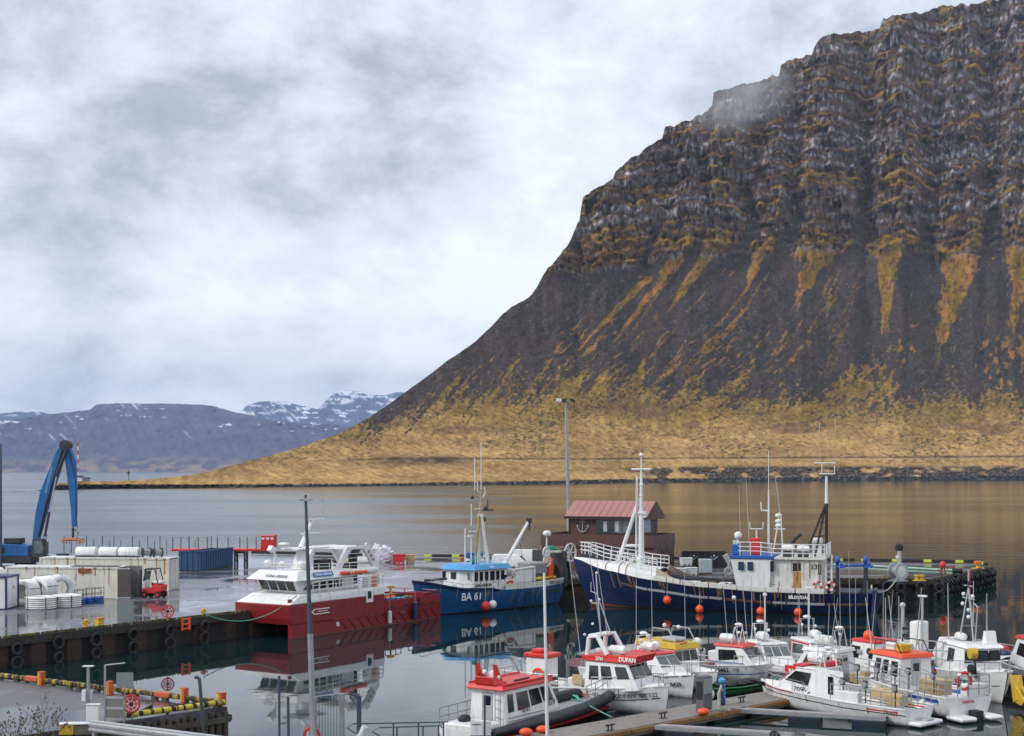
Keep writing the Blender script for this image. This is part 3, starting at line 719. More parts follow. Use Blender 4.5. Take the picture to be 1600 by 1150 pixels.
for z in (.1,2.5): MB().b2(.02,1.1,-.075,-.062,z-.05,z+.05).build('door_edge', M['lgrey'], t)
MB().b2(-4.2,-.3,.4,1.5,2.61,2.66).build('roof_patch', M['dark'], t)
MB().b2(-3.4,-2.3,-.03,-.014,2.1,2.5).build('rust_patch', paint('rust', (.25,.085,.02), .8, .3, 4), t)
# insulated site cabin at the frame edge
cc = P(9.6, 953, DECK); t = thing('site_cabin', 'white site cabin with navy corner posts at the left frame edge', 'cabin', cc, R(0))
MB().b2(-5.9,-.02,.06,2.6,.1,2.4).build('wall', M['white'], t)
MB().b2(-6,.1,-.02,2.7,2.41,2.56).build('roof', M['navy'], t); MB().b2(-6,.1,-.03,2.7,0,.095).build('base_frame', M['navy'], t)
for x, y in ((0,0),(0,2.6),(-3,0),(-5.95,0)): MB().b2(x-.07,x+.07,y-.07,y+.07,.1,2.40).build('corner_post', M['navy'], t)
MB().b2(-.015,.012,1.4,2.2,.15,2.1).build('door', M['white'], t); MB().b2(.013,.02,1.5,1.8,1.5,1.75).build('notice', M['yellow'], t)
t = thing('round_tank', 'white rounded tank top behind the site cabin', 'tank', P(-6, 940, DECK))
MB().lathe([(.9,0),(.9,1.9),(.8,2.4),(.5,2.75),(.1,2.85)], 18).build('shell', M['white'], t, True); MB().b2(-.95,.95,-.95,.95,0,.05).build('base', M['rustbrown'], t)
# hose coils
def coil(p, r, hole, depth, stand, rz, label, group):
    t = thing('hose_coil', label, 'hose coil', p, rz, group)
    n = 6
    for k in range(n):
        y = -depth/2+depth*(k+.5)/n
        m = MB()
        m.torus((0,0,0), (r+hole)/2+(.02 if k % 2 else 0), (r-hole)/2, 'Z' if not stand else 'Y', 26, 8)
        zs = depth/n*.62/((r-hole)/2)
        if stand: m.v = [(x, yy*zs+y, z+r) for x, yy, z in m.v]
        else: m.v = [(x, yy, z*zs+y+depth/2) for x, yy, z in m.v]
        m.build('loop', M['white_clean'], t, True)
    for k in range(5):
        a = 2*math.pi*k/5+.3; c, s = math.cos(a), math.sin(a)
        if stand: MB().b2(-.02,.02,-depth/2-.01,depth/2+.01,-.01,.03).build('strap', M['dark'], t, loc=(c*(r+.0),0,s*r+r))
        else: MB().b2(-.01,.01,-.03,.03,0,depth).build('strap', M['dark'], t, loc=(c*(r+.02),s*(r+.02),0), rz=a)
    return t
G_ = 'white hose coils beside the container'
coil(P(41, 946, DECK), 1.05, .58, 1.1, True, R(-28), 'upright white hose coil nearest the site cabin', G_)
coil(P(67, 943.5, DECK), 1.12, .62, 1.2, True, R(-28), 'middle upright white hose coil with a dark hole', G_)
coil(P(94, 941, DECK), 1.12, .60, 1.2, True, R(30), 'farthest upright white hose coil leaning by the container wall', G_)
coil(P(64, 951, DECK), 1.18, .55, .95, False, 0, 'large white hose coil lying flat on a pallet', G_)
coil(P(104, 948, DECK), 1.15, .55, .95, False, 0, 'white hose coil lying flat beside the blue pallets', G_)
for k, (px, py) in enumerate(((126, 944), (139, 942), (153, 941))):
    t = thing('pallet_cage', ('black tube frame crate on blue pallets, %s' % ('nearest the coils','middle one','nearest the container doors')[k]), 'crate', P(px, py, DECK), R(5), 'tube frame crates on blue pallets')
    for z in (0,.16,.32): MB().b2(-.38,.38,-.6,.6,z+.01,z+.13).build('pallet', M['bluep'], t, bevel=.02)
    for x in (-.36,.36):
        for y in (-.58,.58): MB().tube((x,y,.45),(x,y,1.15),.025,n=5).build('post', M['dark'], t)
    for y in (-.58,.58):
        for z in (.72,1.15): MB().tube((-.36,y,z),(.36,y,z),.022,n=5).build('rail', M['dark'], t)
t = thing('hand_cart', 'low black hand cart between the coils and blue pallets', 'cart', P(113, 946, DECK), R(8))
MB().b2(-.5,.5,-.3,.3,.2,.32).build('bed', M['dark'], t)
for x in (-.35,.35): MB().lathe([(.05,-.06),(.16,-.05),(.16,.05),(.05,.06)], 12, (x,-.32,.17), 'Y').build('wheel', M['black'], t)
# forklift
t = thing('forklift', 'small red and white forklift parked by the open container', 'forklift', P(241, 934, DECK), R(-12)); t.scale = (1.15,1.15,1.15)
MB().prism([(-.7,-.5,.35),(.15,-.5,.35),(.75,-.5,.5),(.8,-.5,.95),(.2,-.5,1.05),(-.1,-.5,.7),(-.7,-.5,.7)], (0,1.0,0)).build('body', M['red'], t, bevel=.03)
MB().b2(.12,.74,-.45,.45,1.06,1.25).build('counterweight', M['white'], t, bevel=.05); MB().b2(-.1,.2,-.25,.25,.9,1.1).build('seat', M['black'], t)
MB().b2(-.72,-.55,-.48,.48,.71,1.25).build('dash', M['white'], t, bevel=.02)
for y in (-.45,.45):
    MB().path([(-.62,y,1.2),(-.45,y,2.05),(.25,y,2.1),(.5,y,1.1)], .04).build('guard_post', M['black'], t)
MB().b2(-.5,.3,-.47,.47,2.08,2.14).build('guard_roof', M['black'], t)
MB().b2(-.58,-.52,-.4,.4,1.3,1.95).build('windscreen', M['glass'], t)
for y in (-.35,.35): MB().b2(-.92,-.82,y-.06,y+.06,.1,2.05).build('mast', M['dark'], t); MB().b2(-1.9,-.92,y-.06,y+.06,.08,.13).build('fork', M['dark'], t)
for x, y in ((-.5,-.5),(-.5,.5),(.5,-.5),(.5,.5)):
    wv = MB().lathe([(.04,-.08),(.25,-.07),(.26,.07),(.04,.08)], 16, (x,y,.26), 'Y').build('wheel', M['black'], t, True)
    MB().lathe([(.02,-.10),(.11,-.095),(.11,.095),(.02,.10)], 10, (x,y,.26), 'Y').build('rim', M['red'], wv)
# blue waste skip
t = thing('open_skip', 'long open blue ribbed skip on the wet quay', 'skip', P(313, 893, DECK), math.atan2(.97,.24))
B_ = paint('dull_blue_skip', (.022,.075,.17), .5, .2, 1, dirt=.3)
MB().b2(0,8,-.0,.06,.15,2.05).build('side_wall', B_, t); MB().b2(0,8,2.44,2.5,.15,2.05).build('side_wall', B_, t)
MB().b2(0,.06,.07,2.43,.15,2.05).build('end_wall', B_, t); MB().b2(7.94,8,.07,2.43,.15,2.05).build('end_wall', B_, t); MB().b2(0,8,0,2.5,.02,.14).build('floor', M['dark'], t)
rb = MB().b2(-.06,.06,-.07,-.005,.12,2.0).mesh('rib', B_); rc = MB().b2(-.07,-.005,-.06,.06,.12,2.0).mesh('rib', B_)
for k in range(14): link('rib', rb, t, (.3+k*.57,0,0))
for k in range(4): link('rib', rc, t, (0,.3+k*.63,0))
MB().b2(-.06,8.06,-.09,.09,2.052,2.15).build('top_rail', B_, t); MB().b2(-.09,.09,.1,2.4,2.052,2.15).build('top_rail', B_, t)
# red stake trailer
tp = P(352, 883, DECK); t = thing('stake_trailer', 'long red flat trailer with dark upright stakes and a red headboard', 'trailer', tp, R(2))
MB().b2(-5.8,5.6,-1.2,1.2,1.62,1.86).build('bed', M['red'], t, bevel=.03)
MB().b2(4.1,5.6,-1.1,1.1,1.87,3.35).build('headboard_box', M['red'], t, bevel=.04)
for x in (4.35,4.85,5.35): MB().b2(x-.16,x+.16,-1.125,-1.102,2.9,3.15).build('lamp_panel', M['white'], t)
for x in (-5.6,-4.7,-3.8,-2.8,-1.8,-.7,.5,1.8,2.6,3.6):
    MB().b2(x-.04,x+.04,-1.18,-1.1,1.87,3.2).build('stake', M['dark'], t)
for x in (1.2, 2.3, -3.5): 
    lg = MB()
    lg.b2(x-.1,x+.1,-1,-.8,0,1.6).b2(x-.1,x+.1,.8,1,0,1.6).b2(x-.08,x+.08,-.79,.79,.5,.65).b2(x-.08,x+.08,-.79,.79,1.1,1.25); lg.build('trestle', M['dark'], t)
# mesh fence at the outer edge
t = thing('mesh_fence', 'grey wire mesh fence panels along the outer quay edge behind the containers', 'fence', (0,0,DECK))
fp = [P(x, 866, DECK) for x in (100, 135, 160, 178, 207, 231, 250, 295, 330)]
for k, p in enumerate(fp):
    MB().tube((p.x,p.y,0),(p.x,p.y,2.3),.05,n=6).build('post', M['dark'], t)
    MB().tube((p.x+.5,p.y+1.4,0),(p.x+.5,p.y+1.4,1.7),.045,n=6).build('post', M['dark'], t)
    if k:
        q = fp[k-1]; m = MB()
        for z in (.1,.55,1.0,1.45,1.9,2.25): m.tube((q.x,q.y,z),(p.x,p.y,z),.012,n=4)
        nv = int((p-q).length/.28)
        for j in range(1, nv): 
            r = q.lerp(p, j/nv); m.tube((r.x,r.y,.1),(r.x,r.y,2.25),.009,n=4)
        m.build('mesh_panel', M['galv'], t)
t = thing('tyre_heap', 'low dark heap of scrap below the orange grab', 'heap', P(126, 896, DECK))
for k in range(7): MB().ball((random.uniform(-1.4,1.4), random.uniform(-.4,.4), .25), random.uniform(.3,.6), 8, 6, (1.2,1,.8)).build('lump', M['rustbrown'] if k % 2 else M['dark'], t)
# blue material handler with orange grab
ep = P(40, 903, DECK); t = thing('material_handler', 'tall blue material handler crane holding an orange spreader grab over the containers', 'crane', ep, 0)
ey = ep.y
def EQ(px, py, dy=0): v = Q(px, py, ey+dy); return v-Vector(ep)
tb = M['excav']
und = MB().b2(-5.5,2.3,-1.3,1.3,.55,1.15).build('undercarriage', M['dark'], t, bevel=.05)
for x in (-4.7,-3.3,.3,1.7):
    for y in (-1.3, 1.3):
        wv = MB().lathe([(.2,-.25),(.55,-.25),(.62,-.12),(.62,.12),(.55,.25),(.2,.25)], 20, (x,y,.62), 'Y').build('wheel', M['black'], t, True)
        MB().lathe([(.05,-.27),(.25,-.27),(.25,.27),(.05,.27)], 12, (x,y,.62), 'Y').build('hub', M['grey'], wv)
for x in (-5.3, 2.6): 
    MB().b2(x-.15,x+.15,-1.9,1.9,.6,.85).build('outrigger', M['dark'], t); MB().b2(x-.4,x+.4,-2.2,-1.6,.02,.12).build('outrigger_foot', M['grey'], t); MB().tube((x,-1.85,.13),(x,-1.85,.8),.08).build('outrigger_leg', M['dark'], t)
MB().lathe([(1.0,1.16),(1.0,1.5)], 20).build('slew_ring', M['dark'], t)
MB().b2(-4.6,1.0,-1.35,1.35,1.52,2.2).build('platform', M['dark'], t, bevel=.05)
MB().prism([(-4.7,-1.3,2.21),(.7,-1.3,2.21),(.7,-1.3,3.25),(-.4,-1.3,3.35),(-4.4,-1.3,3.5),(-4.7,-1.3,3.2)], (0,2.6,0)).build('engine_housing', tb, t, bevel=.06)
for x in (-3.9,-2.9,-1.9): MB().b2(x-.3,x+.3,-1.33,-1.31,2.5,3.0).build('vent_grille', M['dark'], t)
MB().b2(-1.9,-.3,-.8,.8,3.4,3.95).build('pump_cover', M['dark'], t, bevel=.05)
cabm = MB().prism([(1.15,-1.5,2.1),(2.25,-1.5,2.1),(2.4,-1.5,3.0),(2.15,-1.5,3.9),(1.15,-1.5,3.9)], (0,1.1,0)).build('cab', M['dark'], t, bevel=.03)
MB().prism([(1.3,-1.515,2.5),(2.15,-1.515,2.5),(2.27,-1.515,3.0),(2.05,-1.515,3.75),(1.3,-1.515,3.75)], (0,-.01,0)).build('window', M['glassl'], cabm)
MB().box((2.42,-.95,3.0),(.02,.9,1.2)).build('window', M['glassl'], cabm)
for y in (-1.3,-.6): MB().tube((2.2,y,3.9),(2.3,y,4.3),.03).build('lamp', M['dark'], cabm)
MB().path([(2.2,-1.5,2.4),(3.2,-1.5,2.2),(3.9,-1.5,2.15)],.05).build('step_rail', M['dark'], t)
# boom, drawn as tapering box girders in the plane of the machine
def girder(pts, wds, yw, name, mat, y0=0):
    rings = []
    for i, p in enumerate(pts):
        a = pts[max(i-1,0)]; b = pts[min(i+1,len(pts)-1)]; d = (b-a); d.y = 0; d.normalize(); n = Vector((-d.z,0,d.x)); h = wds[i]/2
        rings.append([p+n*h+Vector((0,y0-yw/2,0)), p+n*h+Vector((0,y0+yw/2,0)), p-n*h+Vector((0,y0+yw/2,0)), p-n*h+Vector((0,y0-yw/2,0))])
    return MB().loft(rings).build(name, mat, t, bevel=.04)
girder([EQ(57,843),EQ(64,805),EQ(73,770),EQ(85,738),EQ(96,706),EQ(101,697)], [.55,.95,1.1,1.0,.8,.6], .75, 'boom', tb)
girder([EQ(104,697),EQ(111,722),EQ(114,760),EQ(116,800),EQ(116,823)], [.6,1.0,.75,.5,.35], .55, 'stick', tb, .0)
MB().lathe([(.05,-.5),(.55,-.45),(.55,.45),(.05,.5)], 18, EQ(103,696), 'Y').build('boom_joint', M['dark'], t, True)
MB().tube(EQ(70,838,-.6)+Vector((0,0,0)), EQ(77,800,-.6), .13).build('hydraulic_cylinder', M['dark'], t, True); MB().tube(EQ(77,800,-.6), EQ(88,745,-.6), .07).build('piston_rod', M['lgrey'], t, True)
MB().tube(EQ(88,742,-.5), EQ(104,702,-.5), .14).build('hydraulic_cylinder', M['dark'], t, True)
for k in range(4): MB().path([EQ(60+k,838,-.42), EQ(71+k,790,-.5), EQ(84+k,745,-.5), EQ(97+k,702,-.45)], .035, 5).build('hydraulic_hose', M['black'], t)
MB().path([EQ(108,705,-.32), EQ(118,750,-.34), EQ(119,800,-.3), EQ(121,826,-.3)], .035, 5).build('hydraulic_hose', M['black'], t)
MB().box(EQ(76,750,-.39), (.26,.02,2.6), ry=R(14)).build('faded_lettering_strip', paint('faded_blue_strip', (.10,.25,.45), .5), t)
MB().tube(EQ(114,824), EQ(114,840), .12).build('rotator', M['dark'], t); MB().path([EQ(115,826,-.2), EQ(122,832,-.2), EQ(119,842,-.2)], .04).build('hose_loop', M['black'], t)
g = MB(); gz = EQ(114,843)
g.box(gz+Vector((0,0,0)), (1.1,.9,.22)).tube(gz+Vector((-.9,-.5,0)),gz+Vector((.9,-.5,0)),.07).tube(gz+Vector((-.9,.5,0)),gz+Vector((.9,.5,0)),.07)
g.build('grab_frame', M['orangep'], t)
for x in (-.85,-.5,.5,.85):
    for y in (-.5,.5): MB().path([gz+Vector((x,y,.1)), gz+Vector((x*1.1,y,-.15)), gz+Vector((x*.9,y*.8,-.4))], .05, 5).build('grab_arm', M['orangep'], t)
t = thing('lamp_post', 'dark steel blue post rising at the very left edge', 'lamp post', P(1, 905, DECK)); MB().tube((0,0,0),(0,0,13.2),.16,.11,10).build('post', paint('slate_blue_post', (.06,.08,.12), .5), t, True)
MB().b2(-.3,.3,-.3,.3,0,.15).build('foot', M['cap'], t)
t = thing('quay_crate', 'black box beside the handler cab on the quay', 'box', P(98, 880, DECK)); MB().b2(-.6,.6,-.5,.5,0,1.0).build('body', M['dark'], t, bevel=.05); MB().b2(-.62,.62,-.52,.52,1.0,1.08).build('lid', M['black'], t)
# ---------------------------------------------------------------- spit: mast and houses, small beacon
def ont(px, py, Y): return Q(px, py, Y)
mp_ = Q(122, 751.5, 990)
t = thing('radio_mast', 'tall red and white lattice radio mast on the low spit', 'mast', mp_)
hm = 27.0
for k in range(9):
    z0, z1 = hm*k/9, hm*(k+1)/9; m = MB(); col = M['red'] if k % 2 == 0 else M['white']
    if k == 8: col = M['red']
    for x, y in ((-.5,-.3),(.5,-.3),(0,.5)): m.tube((x,y,z0),(x,y,z1),.12,n=4)
    for j in range(2):
        za, zb = z0+(z1-z0)*j/2, z0+(z1-z0)*(j+1)/2; m.tube((-.5,-.3,za),(.5,-.3,zb),.12,n=4).tube((.5,-.3,za),(0,.5,zb),.12,n=4)
    m.build('lattice_section', col, t)
t = thing('mast_hut', 'small white hut at the foot of the radio mast', 'hut', Q(122.5, 751, 988)); MB().b2(-2.6,2.6,-2,2,-.6,2.2).build('wall', M['white'], t); MB().prism([(-2.9,-2.2,2.21),(-2.9,2.2,2.21),(-2.9,0,3.6)], (5.8,0,0)).build('roof', M['dark'], t)
t = thing('spit_hut', 'tiny grey hut right of the radio mast hut', 'hut', Q(135.5, 751.5, 992)); MB().b2(-2.0,2.0,-1.5,1.5,-.6,1.6).build('wall', M['grey'], t); MB().prism([(-2.2,-1.7,1.61),(-2.2,1.7,1.61),(-2.2,0,2.6)], (4.4,0,0)).build('roof', M['dark'], t)
t = thing('beacon_pole', 'thin dark beacon pole standing on the spit', 'pole', Q(201, 751, 1010)); MB().tube((0,0,-1),(0,0,7.5),.28,.2,6).build('pole', M['dark'], t); MB().b2(-.8,.8,-.3,.3,4.6,6.4).build('board', M['dark'], t)
# ================================================================ HARBOUR BUILDING
def harbour_house():
    px, Y0 = 1024, 149.0; c0 = Vector(((px-800)/F*Y0, Y0, DECK)); th = R(-23)
    # local x runs right along the front, y runs back
    t = thing('harbour_building', 'rust brown harbour office with faded red gable roof and an anchor on its wall', 'building', c0, th)
    m = M['rustbrown']; dk = M['dark']
    MB().b2(-9.4,-.02,.0,6.9,.02,2.55).build('ground_floor_wall', m, t)
    MB().b2(-12.7,.03,-.25,7.0,2.551,2.75).build('terrace_floor', m, t)
    for a in ((-12.7,.03,-.28,-.16),(-12.7,-12.58,-.15,7.0),(-.09,.03,-.15,7.0),(-12.57,-.1,6.9,7.0)): MB().b2(*a,2.752,3.82).build('parapet', m, t)
    for x in (-11,-9.4,-7.8,-6.2,-4.6,-3,-1.4): MB().b2(x-.012,x+.012,-.287,-.281,2.6,3.8).build('panel_joint', dk, t)
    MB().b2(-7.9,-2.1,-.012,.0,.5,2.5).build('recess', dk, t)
    # door in the right-hand face
    d = MB().b2(.0,.04,2.6,4.6,.05,2.2).build('door', paint('dark_brown_door', (.045,.022,.018), .5), t)
    MB().b2(.041,.05,2.75,3.1,.9,1.5).build('notice', M['white'], d); MB().b2(.041,.05,3.7,3.95,1.4,1.75).build('notice', M['yellow'], d); MB().b2(.04,.09,4.35,4.42,1.0,1.15).build('handle', M['galv'], d)
    for y in (2.5,4.7): MB().b2(.0,.055,y-.05,y+.05,.05,2.3).build('door_frame', dk, t)
    # upper storey
    x0, x1, y0, y1, zb, ze, zr = -10.1, -1.75, 1.2, 6.4, 2.76, 5.72, 7.15
    pf = [(x0,y0,zb),(x1,y0,zb),(x1,y0,ze),(x0,y0,ze)]
    MB().b2(x0,x1,y0,y1,zb,ze).build('upper_wall', m, t)
    MB().prism([(x1-.02,y0,ze+.003),(x1-.02,y1,ze+.003),(x1-.02,(y0+y1)/2,zr-.05)], (.02+.1,0,0)).build('gable', m, t)
    rf = MB(); ov = .45; ym = (y0+y1)/2
    for ya, s in ((y0-ov, 1), (y1+ov, -1)):
        za = ze-.18
        rf.prism([(x0-.3,ya,za),(x0-.3,ym,zr),(x0-.3,ym,zr+.16),(x0-.3,ya,za+.16)], (x1-x0+.9,0,0))
    r_ = rf.build('roof', M['pinkroof'], t)
    nrm = []
    for k in range(1, 12):
        x = x0-.3+k*(x1-x0+.9)/12
        MB().prism([(x-.02,y0-ov,ze-.015),(x-.02,ym,zr+.165),(x-.02,ym,zr+.20),(x-.02,y0-ov,ze+.02)], (.04,0,0)).build('roof_seam', M['pinkroof'], r_)
    MB().b2(x0-.32,x1+.6,y0-ov-.1,y0-ov-.005,ze-.30,ze+.0).build('fascia', m, t)
    MB().prism([(x1+.605,y0-ov-.1,ze-.35),(x1+.605,y0-ov-.1,ze+.0),(x1+.605,ym,zr+.18),(x1+.605,y1+ov,ze),(x1+.605,y1+ov,ze-.35)], (.06,0,0)).build('gable_board', m, t)
    # windows, each with its frame
    xs = [-6.9,-5.4,-4.75,-4.1,-3.35,-2.0]
    MB().b2(-7.02,-1.9,y0-.06,y0-.003,3.86,5.45).build('window_band', dk, t)
    for a, b, gm in ((-6.9,-5.0,'glass'),(-4.9,-4.05,'glassl'),(-3.98,-3.3,'glassl'),(-3.22,-2.0,'glass')):
        w_ = MB().b2(a,b,y0-.08,y0-.065,3.98,5.32).build('window', M[gm], t)
        MB().b2(b+.005,b+.08,y0-.10,y0-.064,3.9,5.4).build('mullion', dk, w_)
    for a in (-5.9,-4.6): MB().b2(a-.2,a+.2,y0-.09,y0-.081,4.1,5.2).build('blind', M['lgrey'], t)
    w_ = MB().b2(x1+.01,x1+.03,y0+.3,y0+2.6,3.95,5.35).build('window', M['glassl'], t); MB().b2(x1+.004,x1+.028,y0+2.66,y0+3.6,3.2,5.4).build('window_frame', dk, t)
    # anchor emblem
    ax, az = -8.45, 4.75
    an = MB(); yy = y0-.07
    an.tube((ax,yy,az-.75),(ax,yy,az+.55),.055).torus((ax,yy,az+.68),.13,.035,'Y',14,6).tube((ax-.38,yy,az+.38),(ax+.38,yy,az+.38),.045)
    an.path([(ax+.58*math.sin(a),yy,az-.12-.62*math.cos(a)) for a in [R(x) for x in range(-85,86,17)]], [.03,.06,.07,.07,.07,.07,.07,.07,.07,.06,.03][:11])
    for s in (-1,1): an.prism([(ax+s*.45,yy-.03,az-.2),(ax+s*.72,yy-.03,az-.25),(ax+s*.58,yy-.03,az+.12)], (0,.06,0))
    an.build('anchor_emblem', M['grey'], t, True)
    for k in range(1, 8): MB().b2(-9.4+k*1.17-.01,-9.4+k*1.17+.01,-.006,-.001,.1,2.5).build('panel_joint', dk, t)
    for k in range(1, 6): MB().b2(.001,.006,k*1.15-.01,k*1.15+.01,.1,2.5).build('panel_joint', dk, t)
    for x in (-9.3,-7.7): MB().b2(x-.01,x+.01,y0-.006,y0-.001,2.8,5.4).build('panel_joint', dk, t)
    MB().tube((x0-.3,y0-ov-.16,ze-.06),(x1+.6,y0-ov-.16,ze-.06),.06).build('gutter', dk, t); MB().tube((x0+.12,y0-.08,2.8),(x0+.12,y0-.08,ze-.1),.045).build('downpipe', dk, t)
    MB().b2(-3.2,-2.9,3.4,3.7,zr-.5,zr+.5).build('roof_vent', M['galv'], r_)
    # stair under the overhang
    st = MB()
    for k in range(7): st.b2(-12.3+k*.3,-12.0+k*.3,1,2.2,.35*k+.15,.35*k+.22)
    st.build('stair', dk, t); MB().tube((-12.5,1,.2),(-10.2,1,2.7),.05).build('stair_rail', M['galv'], t)
    MB().b2(-12.65,-12.5,-.1,.05,.02,2.55).build('column', m, t)
harbour_house()
hp = Vector((6.6, 163.0, DECK)); t = thing('floodlight_mast', 'very tall grey floodlight mast behind the harbour building', 'light mast', hp)
t.rotation_euler = (0, R(-1.6), 0)
MB().tube((0,0,0),(0,0,18.6),.30,.12,12).build('mast', M['galv'], t, True); MB().b2(-.4,.4,-.4,.4,.0,.25).build('base', M['cap'], t)
MB().tube((-.8,0,18.5),(.8,0,18.5),.06).build('crossbar', M['galv'], t)
MB().box((-.75,-.1,18.6),(.55,.35,.4),ry=R(10)).build('floodlight', M['white'], t, bevel=.03); MB().box((-.15,-.1,18.55),(.4,.35,.45)).build('floodlight', M['dark'], t, bevel=.03); MB().box((.8,-.1,18.55),(.6,.35,.3),ry=R(30)).build('floodlight', M['dark'], t, bevel=.03)
# ================================================================ SHIP HULLS
def spline(pts, x):
    xs = [p[0] for p in pts]; 
    if x <= xs[0]: return pts[0][1]
    for (a, va), (b, vb) in zip(pts[:-1], pts[1:]):
        if x <= b:
            u = (x-a)/(b-a); u = u*u*(3-2*u)*.5+u*.5; return va+(vb-va)*u
    return pts[-1][1]
class Hull:
    """x forward from stern (0) to bow (L) at the rail; z up from the waterline; port is +y"""
    def __init__(s, L, beam, sheer, half, stem=1.6, draft=-1.2, flare=.25, chine=None, trans=.0, bilge=.8):
        s.L, s.B, s.sheer, s.half, s.stem, s.draft, s.flare, s.trans, s.bilge, s.chine = L, beam, sheer, half, stem, draft, flare, trans, bilge, chine
    def top(s, u): return spline(s.sheer, u)
    def hb(s, u): return spline(s.half, u)*s.B/2
    def pt(s, u, v, side=-1, out=0.0):
        """u 0..1 stern to bow, v 0 keel .. 1 rail"""
        zt = s.top(u); z = s.draft+(zt-s.draft)*v
        b = s.hb(u); fl = s.flare*(.25+.75*max(0, (u-.55)/.45))
        if s.chine is None: w = (v**(1/max(.15, 2.6-1.6*u)))*(1-fl)+fl*v
        else:
            vc, wc = s.chine; w = (v/vc*wc) if v < vc else wc+(1-wc)*((v-vc)/(1-vc))**.8
            w *= 1-fl*(1-v)*.8
        w = max(w, 0)
        # raking stem: points low on the bow sit farther aft
        rake = s.stem*((1-v)**1.25)*max(0,(u-.35)/.65)**2
        tr = s.trans*(1-v)*max(0, 1-u*8)
        x = u*s.L-rake+tr
        return Vector((x, side*(b*w+out), z))
    def shell(s, nu=30, nv=9, v0=0, v1=1, out=0.0):
        m = MB(); U = [i/nu for i in range(nu+1)]; V = [v0+(v1-v0)*j/nv for j in range(nv+1)]
        for side in (-1, 1):
            vs = [s.pt(u, v, side, out) for u in U for v in V]; w = nv+1
            m.add(vs, [(i*w+j, (i+1)*w+j, (i+1)*w+j+1, i*w+j+1) for i in range(nu) for j in range(nv)])
        # transom
        a = [s.pt(0, v, -1, out) for v in V]; b = [s.pt(0, v, 1, out) for v in V]
        m.add(a+b, [(j, j+1, nv+1+j+1, nv+1+j) for j in range(nv)])
        return m
    def band(s, zlo, zhi, u0=0, u1=1, n=26, out=.015, side=(-1,1), vl=None, vh=None):
        m = MB()
        for sd in side:
            r = []
            for i in range(n+1):
                u = u0+(u1-u0)*i/n; zt = s.top(u)
                if vl is None: va = max(0, min(1, (zlo(u)-s.draft)/(zt-s.draft))); vb = max(0, min(1, (zhi(u)-s.draft)/(zt-s.draft)))
                else: va, vb = vl, vh
                r.append([s.pt(u, va, sd, out), s.pt(u, (va+vb)/2, sd, out), s.pt(u, vb, sd, out), s.pt(u, vb, sd, -.01), s.pt(u, va, sd, -.01)])
            m.loft(r)
        return m
    def deck(s, drop, u0=0, u1=.985, n=24, inset=.06):
        m = MB(); vs = []
        for i in range(n+1):
            u = u0+(u1-u0)*i/n; zt = s.top(u)-(drop(u) if callable(drop) else drop); v = (zt-s.draft)/(s.top(u)-s.draft)
            p = s.pt(u, v, -1, -inset); q = s.pt(u, v, 1, -inset)
            if p.y > -.01: p.y = -.01; q.y = .01
            vs += [p, q]
        m.add(vs, [(2*i, 2*i+1, 2*i+3, 2*i+2) for i in range(n)]); return m
    def cap(s, w=.12, h=.07, u0=0, u1=1, n=30, lift=0):
        m = MB()
        for sd in (-1, 1):
            r = []
            for i in range(n+1):
                u = u0+(u1-u0)*i/n; p = s.pt(u, 1, sd); y0 = p.y+sd*.03; y1 = p.y-sd*w
                if sd < 0: y1 = min(y1, -.0)
                else: y1 = max(y1, .0)
                z = p.z+lift
                r.append([Vector((p.x,y0,z)),Vector((p.x,y0,z+h)),Vector((p.x,y1,z+h)),Vector((p.x,y1,z))])
            m.loft(r)
        return m
def rail(par, pts, h, m, name='railing', posts=None, r=.03, bars=2, stuff=False):
    pts = [Vector(p) for p in pts]; mb = MB()
    for k in range(1, bars+1): mb.path([p+Vector((0,0,h*k/bars)) for p in pts], r, 5)
    L = sum((b-a).length for a, b in zip(pts[:-1], pts[1:])); n = posts or max(2, int(L/1.1)); 
    for i in range(n+1):
        d = L*i/n
        for a, b in zip(pts[:-1], pts[1:]):
            l = (b-a).length
            if d <= l+1e-6:
                p = a.lerp(b, min(1, d/l)); mb.tube(p, p+Vector((0,0,h)), r, n=5); break
            d -= l
    return mb.build(name, m, par, True)
def ship(name, label, cat, bow, heading, L):
    """bow: world point under the bow tip; heading: unit vector towards the bow"""
    org = Vector((bow[0]-heading[0]*L, bow[1]-heading[1]*L, 0))
    return thing(name, label, cat, org, math.atan2(heading[1], heading[0]))
def ball_fender(p, m, label, cat='fender', group=None, r=.36):
    t = thing('buoy_fender', label, cat, p, 0, group)
    MB().ball((0,0,r*.8), r, 18, 12, (1,1,1.05)).build('ball', m, t, True)
    MB().lathe([(.05,r*1.75),(.10,r*1.8),(.08,r*2.1),(.03,r*2.15)], 10).build('neck', M['bluep'], t, True)
    MB().tube((0,0,r*2.1),(0,.05,r*2.1+1.0),.018,n=5).build('rope', M['rope'], t)
    return t
# ---------------------------------------------------------------- dark blue trawler (port side to us, bow left)
hd = Vector((-.957,.29,0)).normalized()
tr = ship('fishing_trawler', 'large old dark blue trawler with rusty white wheelhouse aft and tall white foremast', 'boat', (5.7, 133.0), hd, 27.8)
